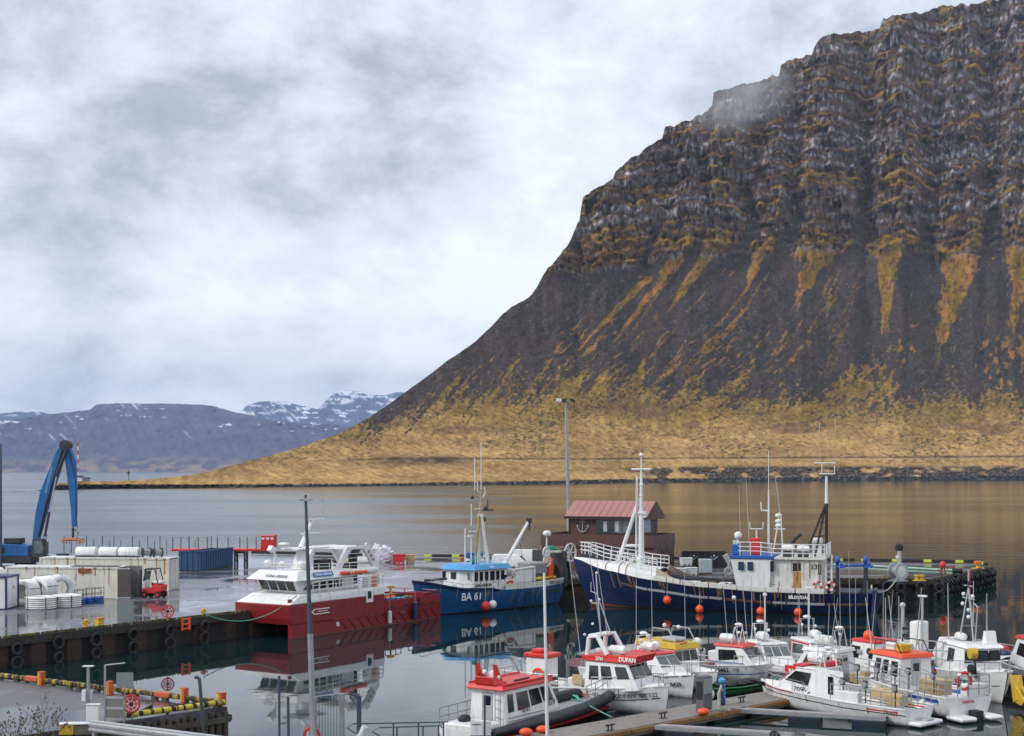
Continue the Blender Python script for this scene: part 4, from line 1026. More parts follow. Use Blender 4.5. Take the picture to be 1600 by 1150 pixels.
# bow points left, so starboard side (-y) is away; camera sees port (+y)?  heading left: port is towards the camera
TH = Hull(27.8, 7.0, [(0,1.95),(.15,1.9),(.35,1.95),(.55,2.25),(.72,2.75),(.86,3.4),(1,4.35)], [(0,.55),(.06,.82),(.2,1),(.6,1),(.78,.86),(.9,.55),(1,.02)], stem=2.2, draft=-1.4, flare=.45, trans=1.0)
TH.shell(44, 10).build('hull', M['navy'], tr, True)
boot = paint('faded_antifouling', (.16,.055,.045), .7, .3, .8, dirt=.5)
TH.band(lambda u: -.3, lambda u: .12+max(0,u-.75)*1.6, 0, .99, 40, .02).build('boot_stripe', paint('rusty_black_waterline', (.022,.014,.012), .7, .3), tr)
TH.band(lambda u: .05, lambda u: .05+max(0,u-.8)*2.2, .82, .99, 12, .035).build('bottom_paint', boot, tr)
wl = paint('white_rub_rail', (.72,.72,.73), .6, .1, 2, rust=.12); wr = paint('rusted_rub_rail', (.24,.11,.07), .8, .3, 2)
for a, b, mm in ((.735,.775,wl),(.675,.732,wl),(.60,.672,wl),(.535,.597,wl),(.49,.53,wl),(.44,.487,wr),(.39,.437,wr),(.335,.385,wr),(.29,.33,wl),(.235,.285,wl),(.17,.232,wl),(.08,.165,wr),(.03,.07,wr),(.78,.83,wr)):
    TH.band(lambda u: TH.top(u)-1.06, lambda u: TH.top(u)-.84, a, b, 6, .05).build('rub_rail', mm, tr)
TH.band(lambda u: TH.top(u)-1.75, lambda u: TH.top(u)-1.70, .1, .93, 40, .03).build('strake', M['navy'], tr)
TH.deck(.75).build('deck', paint('rusty_deck', (.085,.055,.04), .8, .3, 1.5), tr)
# white bulwark aft of the whaleback, in plates
for k, (a, b) in enumerate([(.17+.045*i, .17+.045*i+.041) for i in range(12)]):
    TH.band(lambda u: TH.top(u)-.03, lambda u: TH.top(u), a, b, 4, .03).build('gunwale_plate', M['white_rusty'], tr)
    m = MB()
    for sd in (1,):
        r = []
        for i in range(5):
            u = a+(b-a)*i/4; p = TH.pt(u, 1, sd)
            r.append([p+Vector((0,.03*sd,0)), p+Vector((0,.03*sd,.42)), p+Vector((0,-.08*sd,.42)), p+Vector((0,-.08*sd,0))])
        m.loft(r)
    m.build('bulwark_plate', M['white_rusty'], tr, bevel=.015)
# whaleback over the bow
m = MB(); rings = []
for i in range(13):
    u = .70+.295*i/12; b = TH.hb(u); z = TH.top(u); x = TH.pt(u,1).x; arch = .95*min(1,(1-u)*4.5+.12); mid = []
    for k in range(11):
        a = math.pi*k/10; mid.append(Vector((x+ (.0), -b*math.cos(a)*1.0, z+.02+arch*math.sin(a)**.62)))
    rings.append(mid)
m.loft(rings, False, False); m.build('whaleback', M['white'], tr, True)
m = MB(); r0 = rings[0]
m.loft([r0, [p+Vector((-.06,0,.0)) for p in r0], [Vector((p.x-.06, p.y*.93, TH.top(.7)+(p.z-TH.top(.7))*.90)) for p in r0], [Vector((p.x, p.y*.93, TH.top(.7)+(p.z-TH.top(.7))*.90)) for p in r0], r0], False, False)
m.build('whaleback_rim', M['white'], tr)
for k_ in range(7):
    i_ = 3+k_; a_ = rings[min(i_,12)]; st_ = MB()
    if k_ in (1,2,4): 
        seg = [p+Vector((0,0,.012)) for p in a_[5:]]; st_.loft([[p, p+Vector((.10,0,0)), p+Vector((.10,.0,-.02)), p+Vector((0,0,-.02))] for p in [Vector((q.x, q.y*1.006, q.z*1.003)) for q in seg]]); st_.build('rust_streak', M['rust_run'], tr)
# curved wings running aft of the whaleback
for sd in (-1, 1):
    m = MB(); r = []
    for i in range(9):
        u = .56+.14*i/8; p = TH.pt(u,1,sd); h = .15+1.0*(i/8)**2.2
        r.append([p+Vector((0,sd*.02,0)), p+Vector((0,-sd*h*.35,h)), p+Vector((0,-sd*(h*.35+.07),h)), p+Vector((0,-sd*.06,0))])
    m.loft(r); m.build('whaleback_wing', paint('stained_plate', (.36,.31,.25), .7, .2, 1, rust=.4), tr, True)
MB().b2(19.2,19.35,-2.5,2.5,TH.top(.7)-.7,TH.top(.7)+.5).build('fore_bulkhead', paint('rusty_dark_bulkhead', (.10,.07,.05), .8, .3, 1.5, rust=.3), tr)
MB().ball((18.9,1.2,2.7),.35,10,8,(1,1,1.9)).build('hanging_oilskin', M['orangep'], tr, True)
fp_ = [TH.pt(u,1,sd)+Vector((-.1,-sd*.35,.78)) for sd, us in ((1,(.70,.76,.82,.88,.94)),) for u in us]+[TH.pt(.985,1,1)+Vector((-.3,0,.55))]+[TH.pt(u,1,-1)+Vector((-.1,.35,.78)) for u in (.94,.88,.82,.76,.70)]
rail(tr, fp_, 1.05, M['white'], 'bow_railing', 22, .045, 3)
zw = TH.top(.7)+.95
# windlass and gear on the foredeck
wm = M['lgrey']
m = MB().torus((23.2,.9,zw+.75),.38,.06,'Y',16,6).lathe([(.1,-.5),(.2,-.45),(.2,.45),(.1,.5)],12,(22.2,.3,zw+.6),'Y').b2(21.8,22.8,-.4,.8,zw-.0,zw+.4)
m.build('windlass', M['white_rusty'], tr, True)
MB().ball((21.4,.6,zw+.75),.32,10,8).b2(21.15,21.65,.3,.9,zw,zw+.6).build('vent_cowl', M['white'], tr, True)
# foremast
mx = 21.4; ztop = 12.5+20/F*133
ms = MB().tube((mx,0,2.6),(mx,0,8.6),.29,.25,10).tube((mx,0,8.6),(mx,0,12.2),.20,.12,10).tube((mx,0,12.2),(mx,0,13.9),.09,.06,8)
ms.build('foremast', M['white'], tr, True)
MB().tube((mx+.48,-.25,3.0),(mx+.40,-.25,12.0),.05,n=5).tube((mx+.48,.25,3.0),(mx+.40,.25,12.0),.05,n=5).build('ladder_rail', M['white'], tr)
lm = MB().tube((0,-.25,0),(0,.25,0),.035,n=5).mesh('ladder_rung', M['white'])
for k in range(26): link('ladder_rung', lm, tr, (mx+.47-k*.003,0,3.1+k*.34))
MB().tube((mx+2.3,0,3.6),(mx+.35,0,9.4),.20,.17,8).build('mast_strut', M['white'], tr, True); MB().tube((mx+1.75,0,5.6),(mx+.2,0,5.6),.15,n=8).build('mast_brace', M['white'], tr)
MB().tube((mx-.9,0,12.6),(mx+.9,0,12.6),.10,n=6).build('crosstree', M['white'], tr); MB().b2(mx-.5,mx+.3,-.3,.3,8.5,8.75).b2(mx-.45,mx-.2,-.2,.2,8.2,8.5).build('mast_platform', M['white'], tr)
for z in (10.2,11.2,9.4,13.9): MB().ball((mx,0,z),.2,8,6).build('mast_lamp', M['white'], tr, True)
for k_ in range(34):
    u_ = random.uniform(.06,.93); l_ = random.uniform(.3,1.5)
    TH.band(lambda u: TH.top(u)-l_-.1, lambda u: TH.top(u)-.05, u_, u_+.002+.003*random.random(), 1, .034, (1,)).build('rust_streak', M['rust_run'] if k_%3 else M['stain'], tr)
for k_ in range(6):
    x = 4.4+k_*.42*1.1+random.uniform(-.1,.1); z = random.uniform(2.2,3.6); MB().b2(x+.75,x+.75+random.uniform(.03,.09),2.80-(x-4.2)*.02,2.815-(x-4.2)*.02+.006,z,4.74).build('rust_streak', M['rust_run'], tr)
# hatches, rails and rust along the midships deck
for k in range(7):
    x = 8.9+k*1.45; MB().b2(x,x+1.15,-1.6,1.6,1.3,2.25+.03*k).build('hatch_box', M['white_rusty'] if k % 2 else paint('rust_brown_box',(.16,.08,.045),.8,.3,2), tr, bevel=.04)
MB().b2(10,17.5,-2.6,-2.2,1.6,2.6).build('trawl_rail', M['dark'], tr); MB().tube((9,2.6,2.55),(18.5,2.2,3.2),.05).build('pipe_rail', M['dark'], tr)
m = MB()
for k in range(10): m.ball((12+random.uniform(-1.5,1.5), 1.6+random.uniform(-.4,.5), 2.3), .25, 8, 6)
m.build('net_heap', M['dark'], tr, True)
# wheelhouse aft
_before = set(tr.children)
def house(par, quads, zlo, zhi, mat, name, bevel=.04):   # quads: plan polygons bottom, top
    return MB().loft([[Vector((x,y,zlo)) for x,y in quads[0]], [Vector((x,y,zhi)) for x,y in quads[1]]]).build(name, mat, par, bevel=bevel)
hx0, hx1 = 4.2, 11.4
house(tr, ([(hx0,-2.4),(hx1,-2.4),(hx1,2.55),(hx0,2.75)],[(hx0,-2.4),(hx1,-2.4),(hx1,2.55),(hx0,2.75)]), 1.3, 4.75, M['white_rusty'], 'deckhouse')
house(tr, ([(8.7,-2.2),(11.5,-1.9),(11.5,2.7),(8.7,2.85)],[(8.5,-2.4),(12.1,-2.2),(12.1,2.85),(8.5,2.95)]), 1.9, 4.75, M['white'], 'wheelhouse_front')
house(tr, ([(8.35,-2.5),(12.2,-2.4),(12.2,2.95),(8.35,3.05)],[(8.35,-2.5),(12.2,-2.4),(12.2,2.95),(8.35,3.05)]), 4.76, 5.06, M['bluep'], 'blue_roof_edge')
MB().b2(hx0-.25,8.3,-2.6,2.95,4.76,4.92).build('boat_deck', M['white_rusty'], tr)
MB().b2(11.3,12.0,1.2,2.6,5.07,6.0).build('blue_locker', M['bluep'], tr, bevel=.08)
for x in (11.15, 10.35):
    w_ = MB().prism([(x-.24,2.955,3.75),(x+.24,2.955,3.75),(x+.24,2.985,4.5),(x-.24,2.985,4.5)], (0,.012,0)).build('window', M['glass'], tr)
    MB().prism([(x-.14,2.96,3.85),(x+.14,2.96,3.85),(x+.14,3.0,4.4),(x-.14,3.0,4.4)], (0,.012,0)).build('pane', paint('dull_blue_pane',(.03,.06,.16),.2), w_)
for y in (-1.5,-.2,1.1,2.2): MB().box((12.06,y,4.15),(.03,.8,.6),ry=R(12)).build('window', M['glass'], tr)
MB().b2(8.3,8.62,2.96,3.0,3.7,4.6).build('window', M['glass'], tr)
MB().b2(5.9,6.7,2.655,2.70,3.75,4.45).build('window', M['glass'], tr)
MB().b2(4.3,4.55,2.78,2.80,3.5,4.45).build('window', M['glass'], tr)
# rust run under the window, two lifebuoys
MB().b2(6.0,6.65,2.71,2.722,1.9,3.7).build('rust_streak', paint('orange_rust', (.48,.24,.05), .8, .3, 4, rust=.5), tr)
for x in (5.75, 4.75-.05-.15+.1): 
    lb = MB().torus((x-1.15+.0,2.84,2.55),.33,.09,'Y',20,8).build('lifebuoy', M['red'], tr, True)
    for a in (0,90,180,270): MB().b2(-.12,.12,-.11,.11,.24,.43).build('band', M['white'], lb, loc=(x-1.15,2.84,2.55)).rotation_euler = (0,R(a+20),0)
text('13', .62, M['black_text'], tr, (4.9,2.775,4.15), (R(90),0,R(180)), bold=.01)
text('BÍLDUDAL', .38, M['white_text'], tr, (6.1,3.62,1.55), (R(90),0,R(180)), bold=.012)
for x, m_ in ((3.9,'white_rusty'),(3.4,'white_rusty')): MB().tube((x,2.5,1.4),(x,2.4,5.2),.10).build('vent_pipe', M[m_], tr, True)
# boat deck railing and gear
rail(tr, [(3.9,-2.5,4.93),(3.9,2.85,4.93),(8.3,2.95,4.93),(9.6,2.9,5.07),(11.3,2.9,5.07),(12.1,1.2,5.07),(12.1,-2.3,5.07)], 1.15, M['white'], 'boat_deck_railing', 20, .045, 3)
for x, y, m_, l_ in ((7.2,1.6,'white','raft'),(5.9,1.7,'white','raft')):
    MB().lathe([(.1,-.55),(.28,-.5),(.32,0),(.28,.5),(.1,.55)], 12, (x,y,5.35+ (.35 if x>7 else .3)), 'X').build('liferaft_canister', M[m_], tr, True); MB().b2(x-.45,x+.45,y-.3,y+.3,4.93,5.38).build('raft_cradle', M['dark'], tr)
MB().lathe([(.1,-.5),(.27,-.45),(.3,0),(.27,.45),(.1,.5)], 12, (4.9,-.4,6.25), 'X').build('liferaft_canister', M['white'], tr, True); MB().b2(4.5,5.3,-.6,-.2,4.93,5.98).build('raft_cradle', M['white'], tr)
MB().b2(9.7,10.6,.2,1.6,5.07,6.5).build('red_locker', M['red'], tr, bevel=.05)
MB().path([(7.0,0,4.93),(7.0,0,6.1),(6.8,0,6.4),(6.4,0,6.75),(6.2,0,6.8)],[.16,.16,.15,.13,.12],8).build('exhaust', M['black'], tr, True)
MB().path([(9.1,0,5.1),(9.1,0,7.2),(9.1,0,10.8)],[.12,.10,.06],8).build('mast', M['white'], tr, True)
MB().tube((9.1,0,10.8),(9.1,0,14.2),.035,n=5).build('aerial', M['white'], tr)
MB().path([(9.1,0,8.9),(9.75,0,8.95),(9.78,0,9.7)],.07,6).build('mast_arm', M['white'], tr)
m = MB().tube((10.1,.6,5.1),(10.1,.6,7.2),.07).path([(9.5,.6,7.9),(9.55,.6,7.3),(10.65,.6,7.3),(10.7,.6,7.9)],.06,6); m.build('goalpost_aerial', M['white'], tr)
for x0, x1, h in ((12.4,12.5,6.1),(11.6,11.9,7.0),(8.6,9.0,0)):
    if h: MB().tube((x0-.9,.6,5.1),(x1-.9+.05,.6,5.1+h),.035,.02,n=5).build('whip_aerial', M['lgrey'], tr)
MB().ball((11.7,.8,6.7),.36,12,8).tube((11.7,.8,5.1),(11.7,.8,6.4),.06).build('radome', M['white'], tr, True)
m = MB().tube((8.7,.3,5.0),(8.1,.3,8.8),.06).tube((7.8,.3,5.0),(8.0,.3,8.6),.06).tube((8.6,.3,7.3),(7.6,.3,7.3),.05); m.build('radar_frame', M['white'], tr)
for z in (7.6,8.0,8.5): MB().ball((8.2,.3,z),.24,10,6,(1.3,.6,.8)).build('searchlight', M['white'], tr, True)
MB().tube((8.05,.3,8.7),(8.5,.3,12.0),.035,n=5).build('whip_aerial', M['lgrey'], tr)
# black tripod mast aft
bx = 4.0
MB().tube((bx,.6,4.9),(bx,.6,9.6),.14).build('tripod_leg', M['black'], tr, True)
for dx_ in (1.0, 1.9): MB().tube((bx+dx_,.6-.6*(dx_>1.5),4.9),(bx+.05,.6,9.6),.09).build('tripod_leg', M['black'], tr, True)
MB().tube((bx+1.2,.4,6.6),(bx,.6,6.8),.05).tube((bx+.6,.4,7.9),(bx,.6,8.0),.05).build('tripod_brace', M['black'], tr)
MB().tube((bx,.6,9.6),(bx,.6,12.0),.15,.11).build('topmast', M['white'], tr, True)
m = MB().path([(bx-.7,.6,12.9),(bx-.7,.6,12.2),(bx+.65,.6,12.2)],.06,6).tube((bx+.4,.6,12.2),(bx+.4,.6,13.1),.05).tube((bx-.8,.6,13.15),(bx+1.1,.6,13.15),.05); m.build('crosstree', M['white'], tr)
for dx_ in (-.75,.6): MB().tube((bx+dx_,.6,13.1),(bx+dx_,.6,17.0 if dx_ < 0 else 16.6),.03,n=5).build('whip_aerial', M['lgrey'], tr)
# stern gallows with blue blocks
for x, y in ((2.9,2.5),(.6,1.6)):
    MB().tube((x,y,1.2),(x,y,5.0),.20,n=8).build('gallows_post', M['dark'], tr, True)
    MB().ball((x,y+.25,4.8),.24,10,8,(1,1,1.5)).ball((x-.25,y+.25,4.45),.2,10,8).b2(x-.6,x+.1,y+.05,y+.4,4.1,4.35).build('power_block', M['bluep'], tr, True)
MB().tube((2.9,2.5,4.3),(.6,1.6,4.3),.12).build('gallows_beam', M['bluep'], tr)
MB().box((-.1,1.2,.95),(.35,2.6,2.6),ry=R(-4)).build('trawl_door', M['navy'], tr, bevel=.06)
MB().path([(.1,2.3,2.3),(.1,1.8,2.6),(.1,1.4,2.35),(.1,2.0,2.2)],.07).build('chain', M['rope'], tr); 
MB().tube((-.2,2.4,1.95),(-.2,2.0,1.95),.12).build('stern_roller', M['white'], tr)
MB().b2(1.2,3.4,-2.2,2.2,1.2,2.0).build('net_bin', M['dark'], tr, bevel=.06)
for _o in set(tr.children)-_before: _o.location.x += .75
def tw(x, y, z=0): 
    a = tr.rotation_euler[2]; return Vector((tr.location.x+x*math.cos(a)-y*math.sin(a), tr.location.y+x*math.sin(a)+y*math.cos(a), z))
lbl = ['orange ball fender on the trawler side nearest its whaleback','orange ball fender below the trawler midship rust','orange ball fender under the blue edged wheelhouse front','orange ball fender beneath the lifebuoys on the trawler']
for k, (x, z) in enumerate(((18.3,.75),(15.4,.05),(10.1,.02),(6.9,.02))):
    ball_fender(tw(x, TH.hb(x/27.8)*.97+.42, z), M['orange'], lbl[k], group='orange ball fenders along the trawler')
# ---------------------------------------------------------------- blue trawler BA 61 (port side to us, bow left)
h2 = Vector((-.65,-.76,0)).normalized()
b6 = ship('fishing_boat', 'bright blue fishing boat with white wheelhouse, light blue roof and BA 61 on its bow', 'boat', (-8.5, 122.2), h2, 19.0)
BH = Hull(19.0, 5.4, [(0,1.95),(.3,1.85),(.53,1.9),(.60,2.1),(.78,2.25),(1,3.05)], [(0,.62),(.08,.85),(.25,1),(.62,1),(.8,.84),(.92,.5),(1,.02)], stem=2.3, draft=-1.3, flare=.4, trans=.9)
BH.shell(38, 9).build('hull', M['blue'], b6, True)
BH.band(lambda u: BH.top(u)-.25, lambda u: BH.top(u)-.02, .56, 1, 20, .03).build('black_gunwale', M['navy'], b6)
BH.band(lambda u: BH.top(u)-1.5, lambda u: BH.top(u)-1.44, .05, .95, 30, .035).build('strake', M['blue'], b6)
BH.band(lambda u: BH.top(u)-.75, lambda u: BH.top(u)-.70, .08, .55, 20, .035).build('strake', M['blue'], b6)
BH.band(lambda u: -.2, lambda u: .10, .0, .9, 30, .03).build('boot_stripe', M['black'], b6)
BH.deck(.7).build('deck', M['grey'], b6); BH.cap(.15,.08,.6,1,14).build('bow_cap', M['navy'], b6)
BH.cap(.15,.1,.02,.52,14,.4).build('aft_cap', M['white_rusty'], b6)
m = MB(); r = []
for i in range(13):
    u = .03+.49*i/12; p = BH.pt(u,1,1); r.append([p+Vector((0,.02,0)), p+Vector((0,.02,.40)), p+Vector((0,-.08,.40)), p+Vector((0,-.08,0))])
m.loft(r); m.build('white_bulwark', M['white_rusty'], b6)
house(b6, ([(9.3,-1.9),(13.4,-1.7),(13.9,-.6),(13.9,.7),(13.4,1.95),(9.3,2.3)],[(9.3,-1.9),(13.3,-1.7),(13.8,-.6),(13.8,.7),(13.3,1.95),(9.3,2.3)]), 1.75, 3.75, M['white'], 'wheelhouse')
house(b6, ([(8.9,-2.1),(13.6,-2.0),(14.2,-.7),(14.2,.8),(13.6,2.25),(8.9,2.6)],[(9.0,-1.8),(13.1,-1.7),(13.7,-.6),(13.7,.8),(13.1,1.95),(9.0,2.25)]), 3.76, 4.2, M['sky_blue'], 'wheelhouse_roof')
for k, x in enumerate((13.05,12.45,11.8,11.1,10.45,9.85)):
    if k == 3: ww = .36
    else: ww = .26
    yb = 1.965+(13.35-x)/4.05*.35
    MB().box((x,yb,3.2),(ww*1.5,.03,.82),rz=R(-5)).build('window', M['glass'], b6, bevel=.0)
for y in (-1.2,0,1.4): MB().box((13.87 if abs(y-.1)<1 else 13.55,y,3.25),(.03,.6,.6),rz=0 if abs(y-.1)<1 else (.6 if y<0 else -.6)).build('window', M['glass'], b6)
MB().lathe([(.02,0),(.16,0),(.16,.03),(.02,.03)],14,(9.5,2.30,3.05),'Y').build('porthole', M['glass'], b6)
text('BA 61', .95, M['white_text'], b6, BH.pt(.735,.80,1,.17), (R(97),0,R(172)), bold=.02)
text('JÓN HÁKON', .34, M['black_text'], b6, (12.2,2.10,2.4), (R(90),0,R(175)), bold=.008)
text('JÓN HÁKON', .40, M['black_text'], b6, (2.6,2.66,2.12), (R(90),0,R(176)), bold=.008)
text('AFLI', .26, M['white_text'], b6, (11.5,2.42,4.0), (R(62),0,R(177)), bold=.008)
for k_ in range(20):
    u_ = random.uniform(.05,.92); l_ = random.uniform(.3,1.2)
    BH.band(lambda u: BH.top(u)-l_-.1, lambda u: BH.top(u)-.1, u_, u_+.003+.004*random.random(), 1, .03, (1,)).build('rust_streak', M['rust_run'] if k_%4 == 0 else M['stain'], b6)
for k_ in range(5):
    x = 9.5+k_*.75+random.uniform(-.1,.1); MB().b2(x,x+.06,1.99+(13.3-x)*.075,2.0+(13.3-x)*.085,random.uniform(2.0,2.6),2.9).build('rust_streak', M['rust_run'], b6)
# tall A mast
ax = 10.3
for y, m_ in ((.55,'white_rusty'),(-.55,'white_rusty')): MB().tube((ax-.35,y,4.2),(ax,y*.25,8.6),.24,.13,8).build('mast_leg', M[m_], b6, True)
MB().tube((ax+.7,0,4.2),(ax+.15,0,8.4),.14,.12,8).build('mast_leg', paint('rusty_yellow_mast', (.36,.24,.08), .7, .3, 3, rust=.3), b6, True)
MB().tube((ax,0,8.4),(ax-.1,0,10.8),.14,.09,8).build('topmast', paint('rusty_topmast', (.42,.33,.22), .7, .3, 3, rust=.4), b6, True)
MB().tube((ax-.1,0,10.8),(ax-.1,0,15.0),.035,n=5).build('whip_aerial', M['white'], b6)
m = MB().path([(ax+.4,0,11.6),(ax+.35,0,10.6),(ax,0,10.4)],.06,6).path([(ax-.6,0,11.0),(ax-.65,0,10.4),(ax-.1,0,9.9)],.06,6).tube((ax+1.0,0,9.0),(ax-.1,0,9.1),.05); m.build('mast_yoke', M['white_rusty'], b6)
MB().tube((ax+.75,0,10.7),(ax+.75,0,13.6),.04,n=5).build('aerial', M['white'], b6)
MB().tube((ax+1.2,0,7.6),(ax+1.2,0,9.5),.05,n=6).b2(ax+.6,ax+1.5,-.05,.05,7.0,7.12).build('loudhailer_arm', M['white'], b6)
m = MB().b2(ax-1.7,ax-.4,-.12,.12,8.85,8.98).ball((ax-.7,0,9.1),.2,8,6).tube((ax-1.0,0,9),(ax-1.0,0,9.9),.05); m.build('radar_scanner', M['dark'], b6)
MB().ball((ax+1.3,.2,10.1),.16,8,6).ball((ax-.5,0,8.1),.22,8,6).build('mast_lamp', M['dark'], b6, True)
# wheelhouse top gear
for x, z in ((13.2,7.4),(12.4,6.7)): MB().tube((x,.8,4.2),(x,.8,z),.06,n=6).build('aerial', M['white'], b6)
MB().b2(12.1,12.8,.7,.9,6.65,6.78).build('aerial_bar', M['white'], b6); MB().ball((12.1,.8,4.5),.35,10,8,(1,1,1.1)).build('green_dome', M['teal'], b6, True)
rail(b6, [(13.1,1.9,4.2),(9.2,2.2,4.2)], .7, M['white'], 'roof_railing', 5, .03, 2)
rail(b6, [BH.pt(u,1,1)+Vector((0,-.15,.05)) for u in (.68,.78,.88,.97)], .35, M['lgrey'], 'bow_railing', 6, .025, 1)
MB().b2(14.6,17.2,-.35,-.05,2.9,3.1).build('bow_beam', M['dark'], b6)
# aft crane and working gear
MB().tube((8.1,.4,3.2),(3.4+.6,.4,7.8),.20,.12,8).build('crane_jib', M['white'], b6, True)
MB().tube((8.2,.4,1.8),(8.1,.4,4.0),.3,n=10).build('crane_post', M['cream'], b6, True); MB().b2(3.75,4.2,.2,.6,7.6,8.1).build('jib_head', M['dark'], b6, bevel=.05); MB().tube((3.9,.4,7.6),(3.9,.4,6.9),.08).build('hook', M['dark'], b6)
MB().path([(3.95,.4,7.7),(5.2,.4,5.6),(4.9,.4,4.4)],.02,4).build('fall_wire', M['dark'], b6)
m = MB().path([(8.0,1.6,2.3),(7.4,1.6,3.5),(4.6,1.6,3.6),(4.6,1.6,2.3)],.12,6).path([(8.0,-.8,2.3),(7.4,-.8,3.5),(4.6,-.8,3.6)],.12,6).tube((7.4,1.6,3.5),(7.4,-.8,3.5),.1); m.build('shelter_frame', M['white_rusty'], b6)
MB().prism([(7.8,1.7,2.3),(7.0,1.7,3.4),(5.0,1.7,3.4),(5.0,1.7,2.3)], (0,-.06,0)).build('shelter_plate', M['white'], b6)
MB().lathe([(.5,2.0),(1.35,2.4),(1.45,3.3),(1.35,3.35)],14,(3.4,.4,.6)).build('net_bin', M['grey'], b6, True)
for k in range(5): MB().ball((1.8+k*.5,1.5,2.5+.05*(k%2)),.34,8,6,(1,1,.5)).build('yellow_bundle', M['yellow'], b6, True)
MB().ball((9.0+.1,2.45,2.15),.28,10,8).build('lifebuoy_bag', M['red'], b6, True); MB().torus((9.1,2.5,2.3),.33,.09,'Y',16,6).build('lifebuoy', M['red'], b6, True)
# stern gantry with winch wheels
MB().b2(.3,.6,-2,2.0,1.6,4.9).build('stern_gantry', M['dark'], b6); MB().tube((2.6,1.4,4.9),(-.4,1.4,4.75),.14).build('gantry_arm', M['cream'], b6, True)
MB().b2(1.9,2.6,1.0,1.7,2.1,4.3).build('red_cabinet', M['orange'], b6, bevel=.06)
for k, (x, z, r_) in enumerate(((2.9,4.1,.5),(-.6,4.7,.85),(3.0,4.9,.45))):
    wv = MB().torus((x,1.7,z),r_,.09,'Y',20,6).build('net_wheel', M['cream'], b6, True)
    sp_ = MB()
    for a in range(0,360,60): sp_.tube((x,1.7,z),(x+r_*math.cos(R(a)),1.7,z+r_*math.sin(R(a))),.045,n=5)
    sp_.build('spokes', M['white'], wv)
MB().ball((1.3,.8,5.1),.55,12,8,(1.6,.7,.6)).build('green_net', M['teal'], b6, True)
MB().tube((1.6,.6,4.9),(1.6,.6,6.2),.07).ball((1.55,.6,6.55),.38,12,8,(1.2,1,.8)).build('satellite_dome', M['white'], b6, True)
MB().lathe([(.2,-.6),(.55,-.6),(.55,.6),(.2,.6)],14,(1.2,.2,3.3),'Y').build('net_drum', M['orangep'], b6, True)
m = MB()
for k in range(5): m.path([(-.3,1.2+.1*k,4.2),(-.6,1.4+.05*k,3.2),(-.45,1.5+.1*k,2.2)],.06,5)
m.build('hanging_net', M['black'], b6)
MB().path([(-.2,2.0,3.2),(-.9,2.2,2.4),(-1.6,2.4,1.7),(-2.1,2.3,2.0)],.07).build('stern_rope', M['rope'], b6)
for k, x in enumerate((6.2,3.2,2.2,1.2)):
    p = BH.pt(x/19.0+.02,.85,1,.01); MB().box((p.x,p.y+.02,1.42),(.7,.03,.42)).build('freeing_port', M['dark'], b6)
for k, x in enumerate((8.7,7.3,6.6,5.9,4.5,3.0)):
    MB().tube((x,2.76,.0),(x,2.78,1.0+.3*(k%2)),.07,n=6).build('hanging_fender', M['black'], b6)
def bw(x, y, z=0):
    a = b6.rotation_euler[2]; return Vector((b6.location.x+x*math.cos(a)-y*math.sin(a), b6.location.y+x*math.sin(a)+y*math.cos(a), z))
ball_fender(bw(13.0,3.0,.35), M['red'], 'red ball fender on the bow of the blue BA 61 boat', r=.42)
ball_fender(bw(12.15,3.1,.5), M['white'], 'white ball fender beside the red one on BA 61', r=.36)
# ---------------------------------------------------------------- maroon workboat, catamaran bow towards us
wb = thing('workboat', 'maroon and white catamaran workboat with a square bow and glazed wheelhouse moored at the quay', 'boat', (-16.3,105.7,0), R(57.5))
# x aft from bow, y inwards to the quay
Lw, Bw = 19.0, 5.4
def wz(s): return 2.55 if s < 11.3 else 2.05
# near and far side hulls with raking stems
for y0, y1, nm in ((0,1.75,'near_hull'),(Bw-1.75,Bw,'far_hull')):
    m = MB(); rings = []
    nr = y0 == 0
    for s, zb, f in (((0,.02,.16),(.3,-.3,.2),(3.5,-.7,.6),(6.5,-.8,1),(18.6,-.6,1),(Lw,-.4,1)) if nr else ((3.2,.6,.5),(4.2,-.3,1),(11.3,-.8,1),(18.6,-.6,1),(Lw,-.4,1))):
        a_, b_ = (y0, y0+1.75*f) if nr else (y1-1.75*f, y1)
        rings.append([Vector((s,a_,zb)),Vector((s,a_,1.05)),Vector((s,b_,1.05)),Vector((s,b_,zb))])
    m.loft(rings).build('side_hull', M['maroon'], wb)
MB().prism([(.0,0,1.053),(-.15,0,1.5),(-.22,0,2.55),(11.3,0,2.55),(11.3,0,1.053)], (0,Bw,0)).build('upper_hull', M['maroon'], wb, bevel=.05)
MB().b2(11.303,Lw,0.0,Bw,1.053,1.32).build('aft_deck', M['dmaroon'], wb)
for y in (0.02, Bw-.10): MB().b2(11.303,Lw,y,y+.08,1.322,2.0).build('aft_bulwark', M['maroon'], wb)
MB().b2(Lw-.08,Lw,.10,Bw-.1,1.322,2.0).build('stern_bulwark', M['maroon'], wb)
for k in range(4):
    x = 12.0+k*1.9; MB().b2(x,x+.5,-.006,.012,1.36,1.5).build('freeing_port', M['black'], wb)
MB().b2(.15,.35,.2,.45,2.56,2.95).build('bow_post', M['dmaroon'], wb)
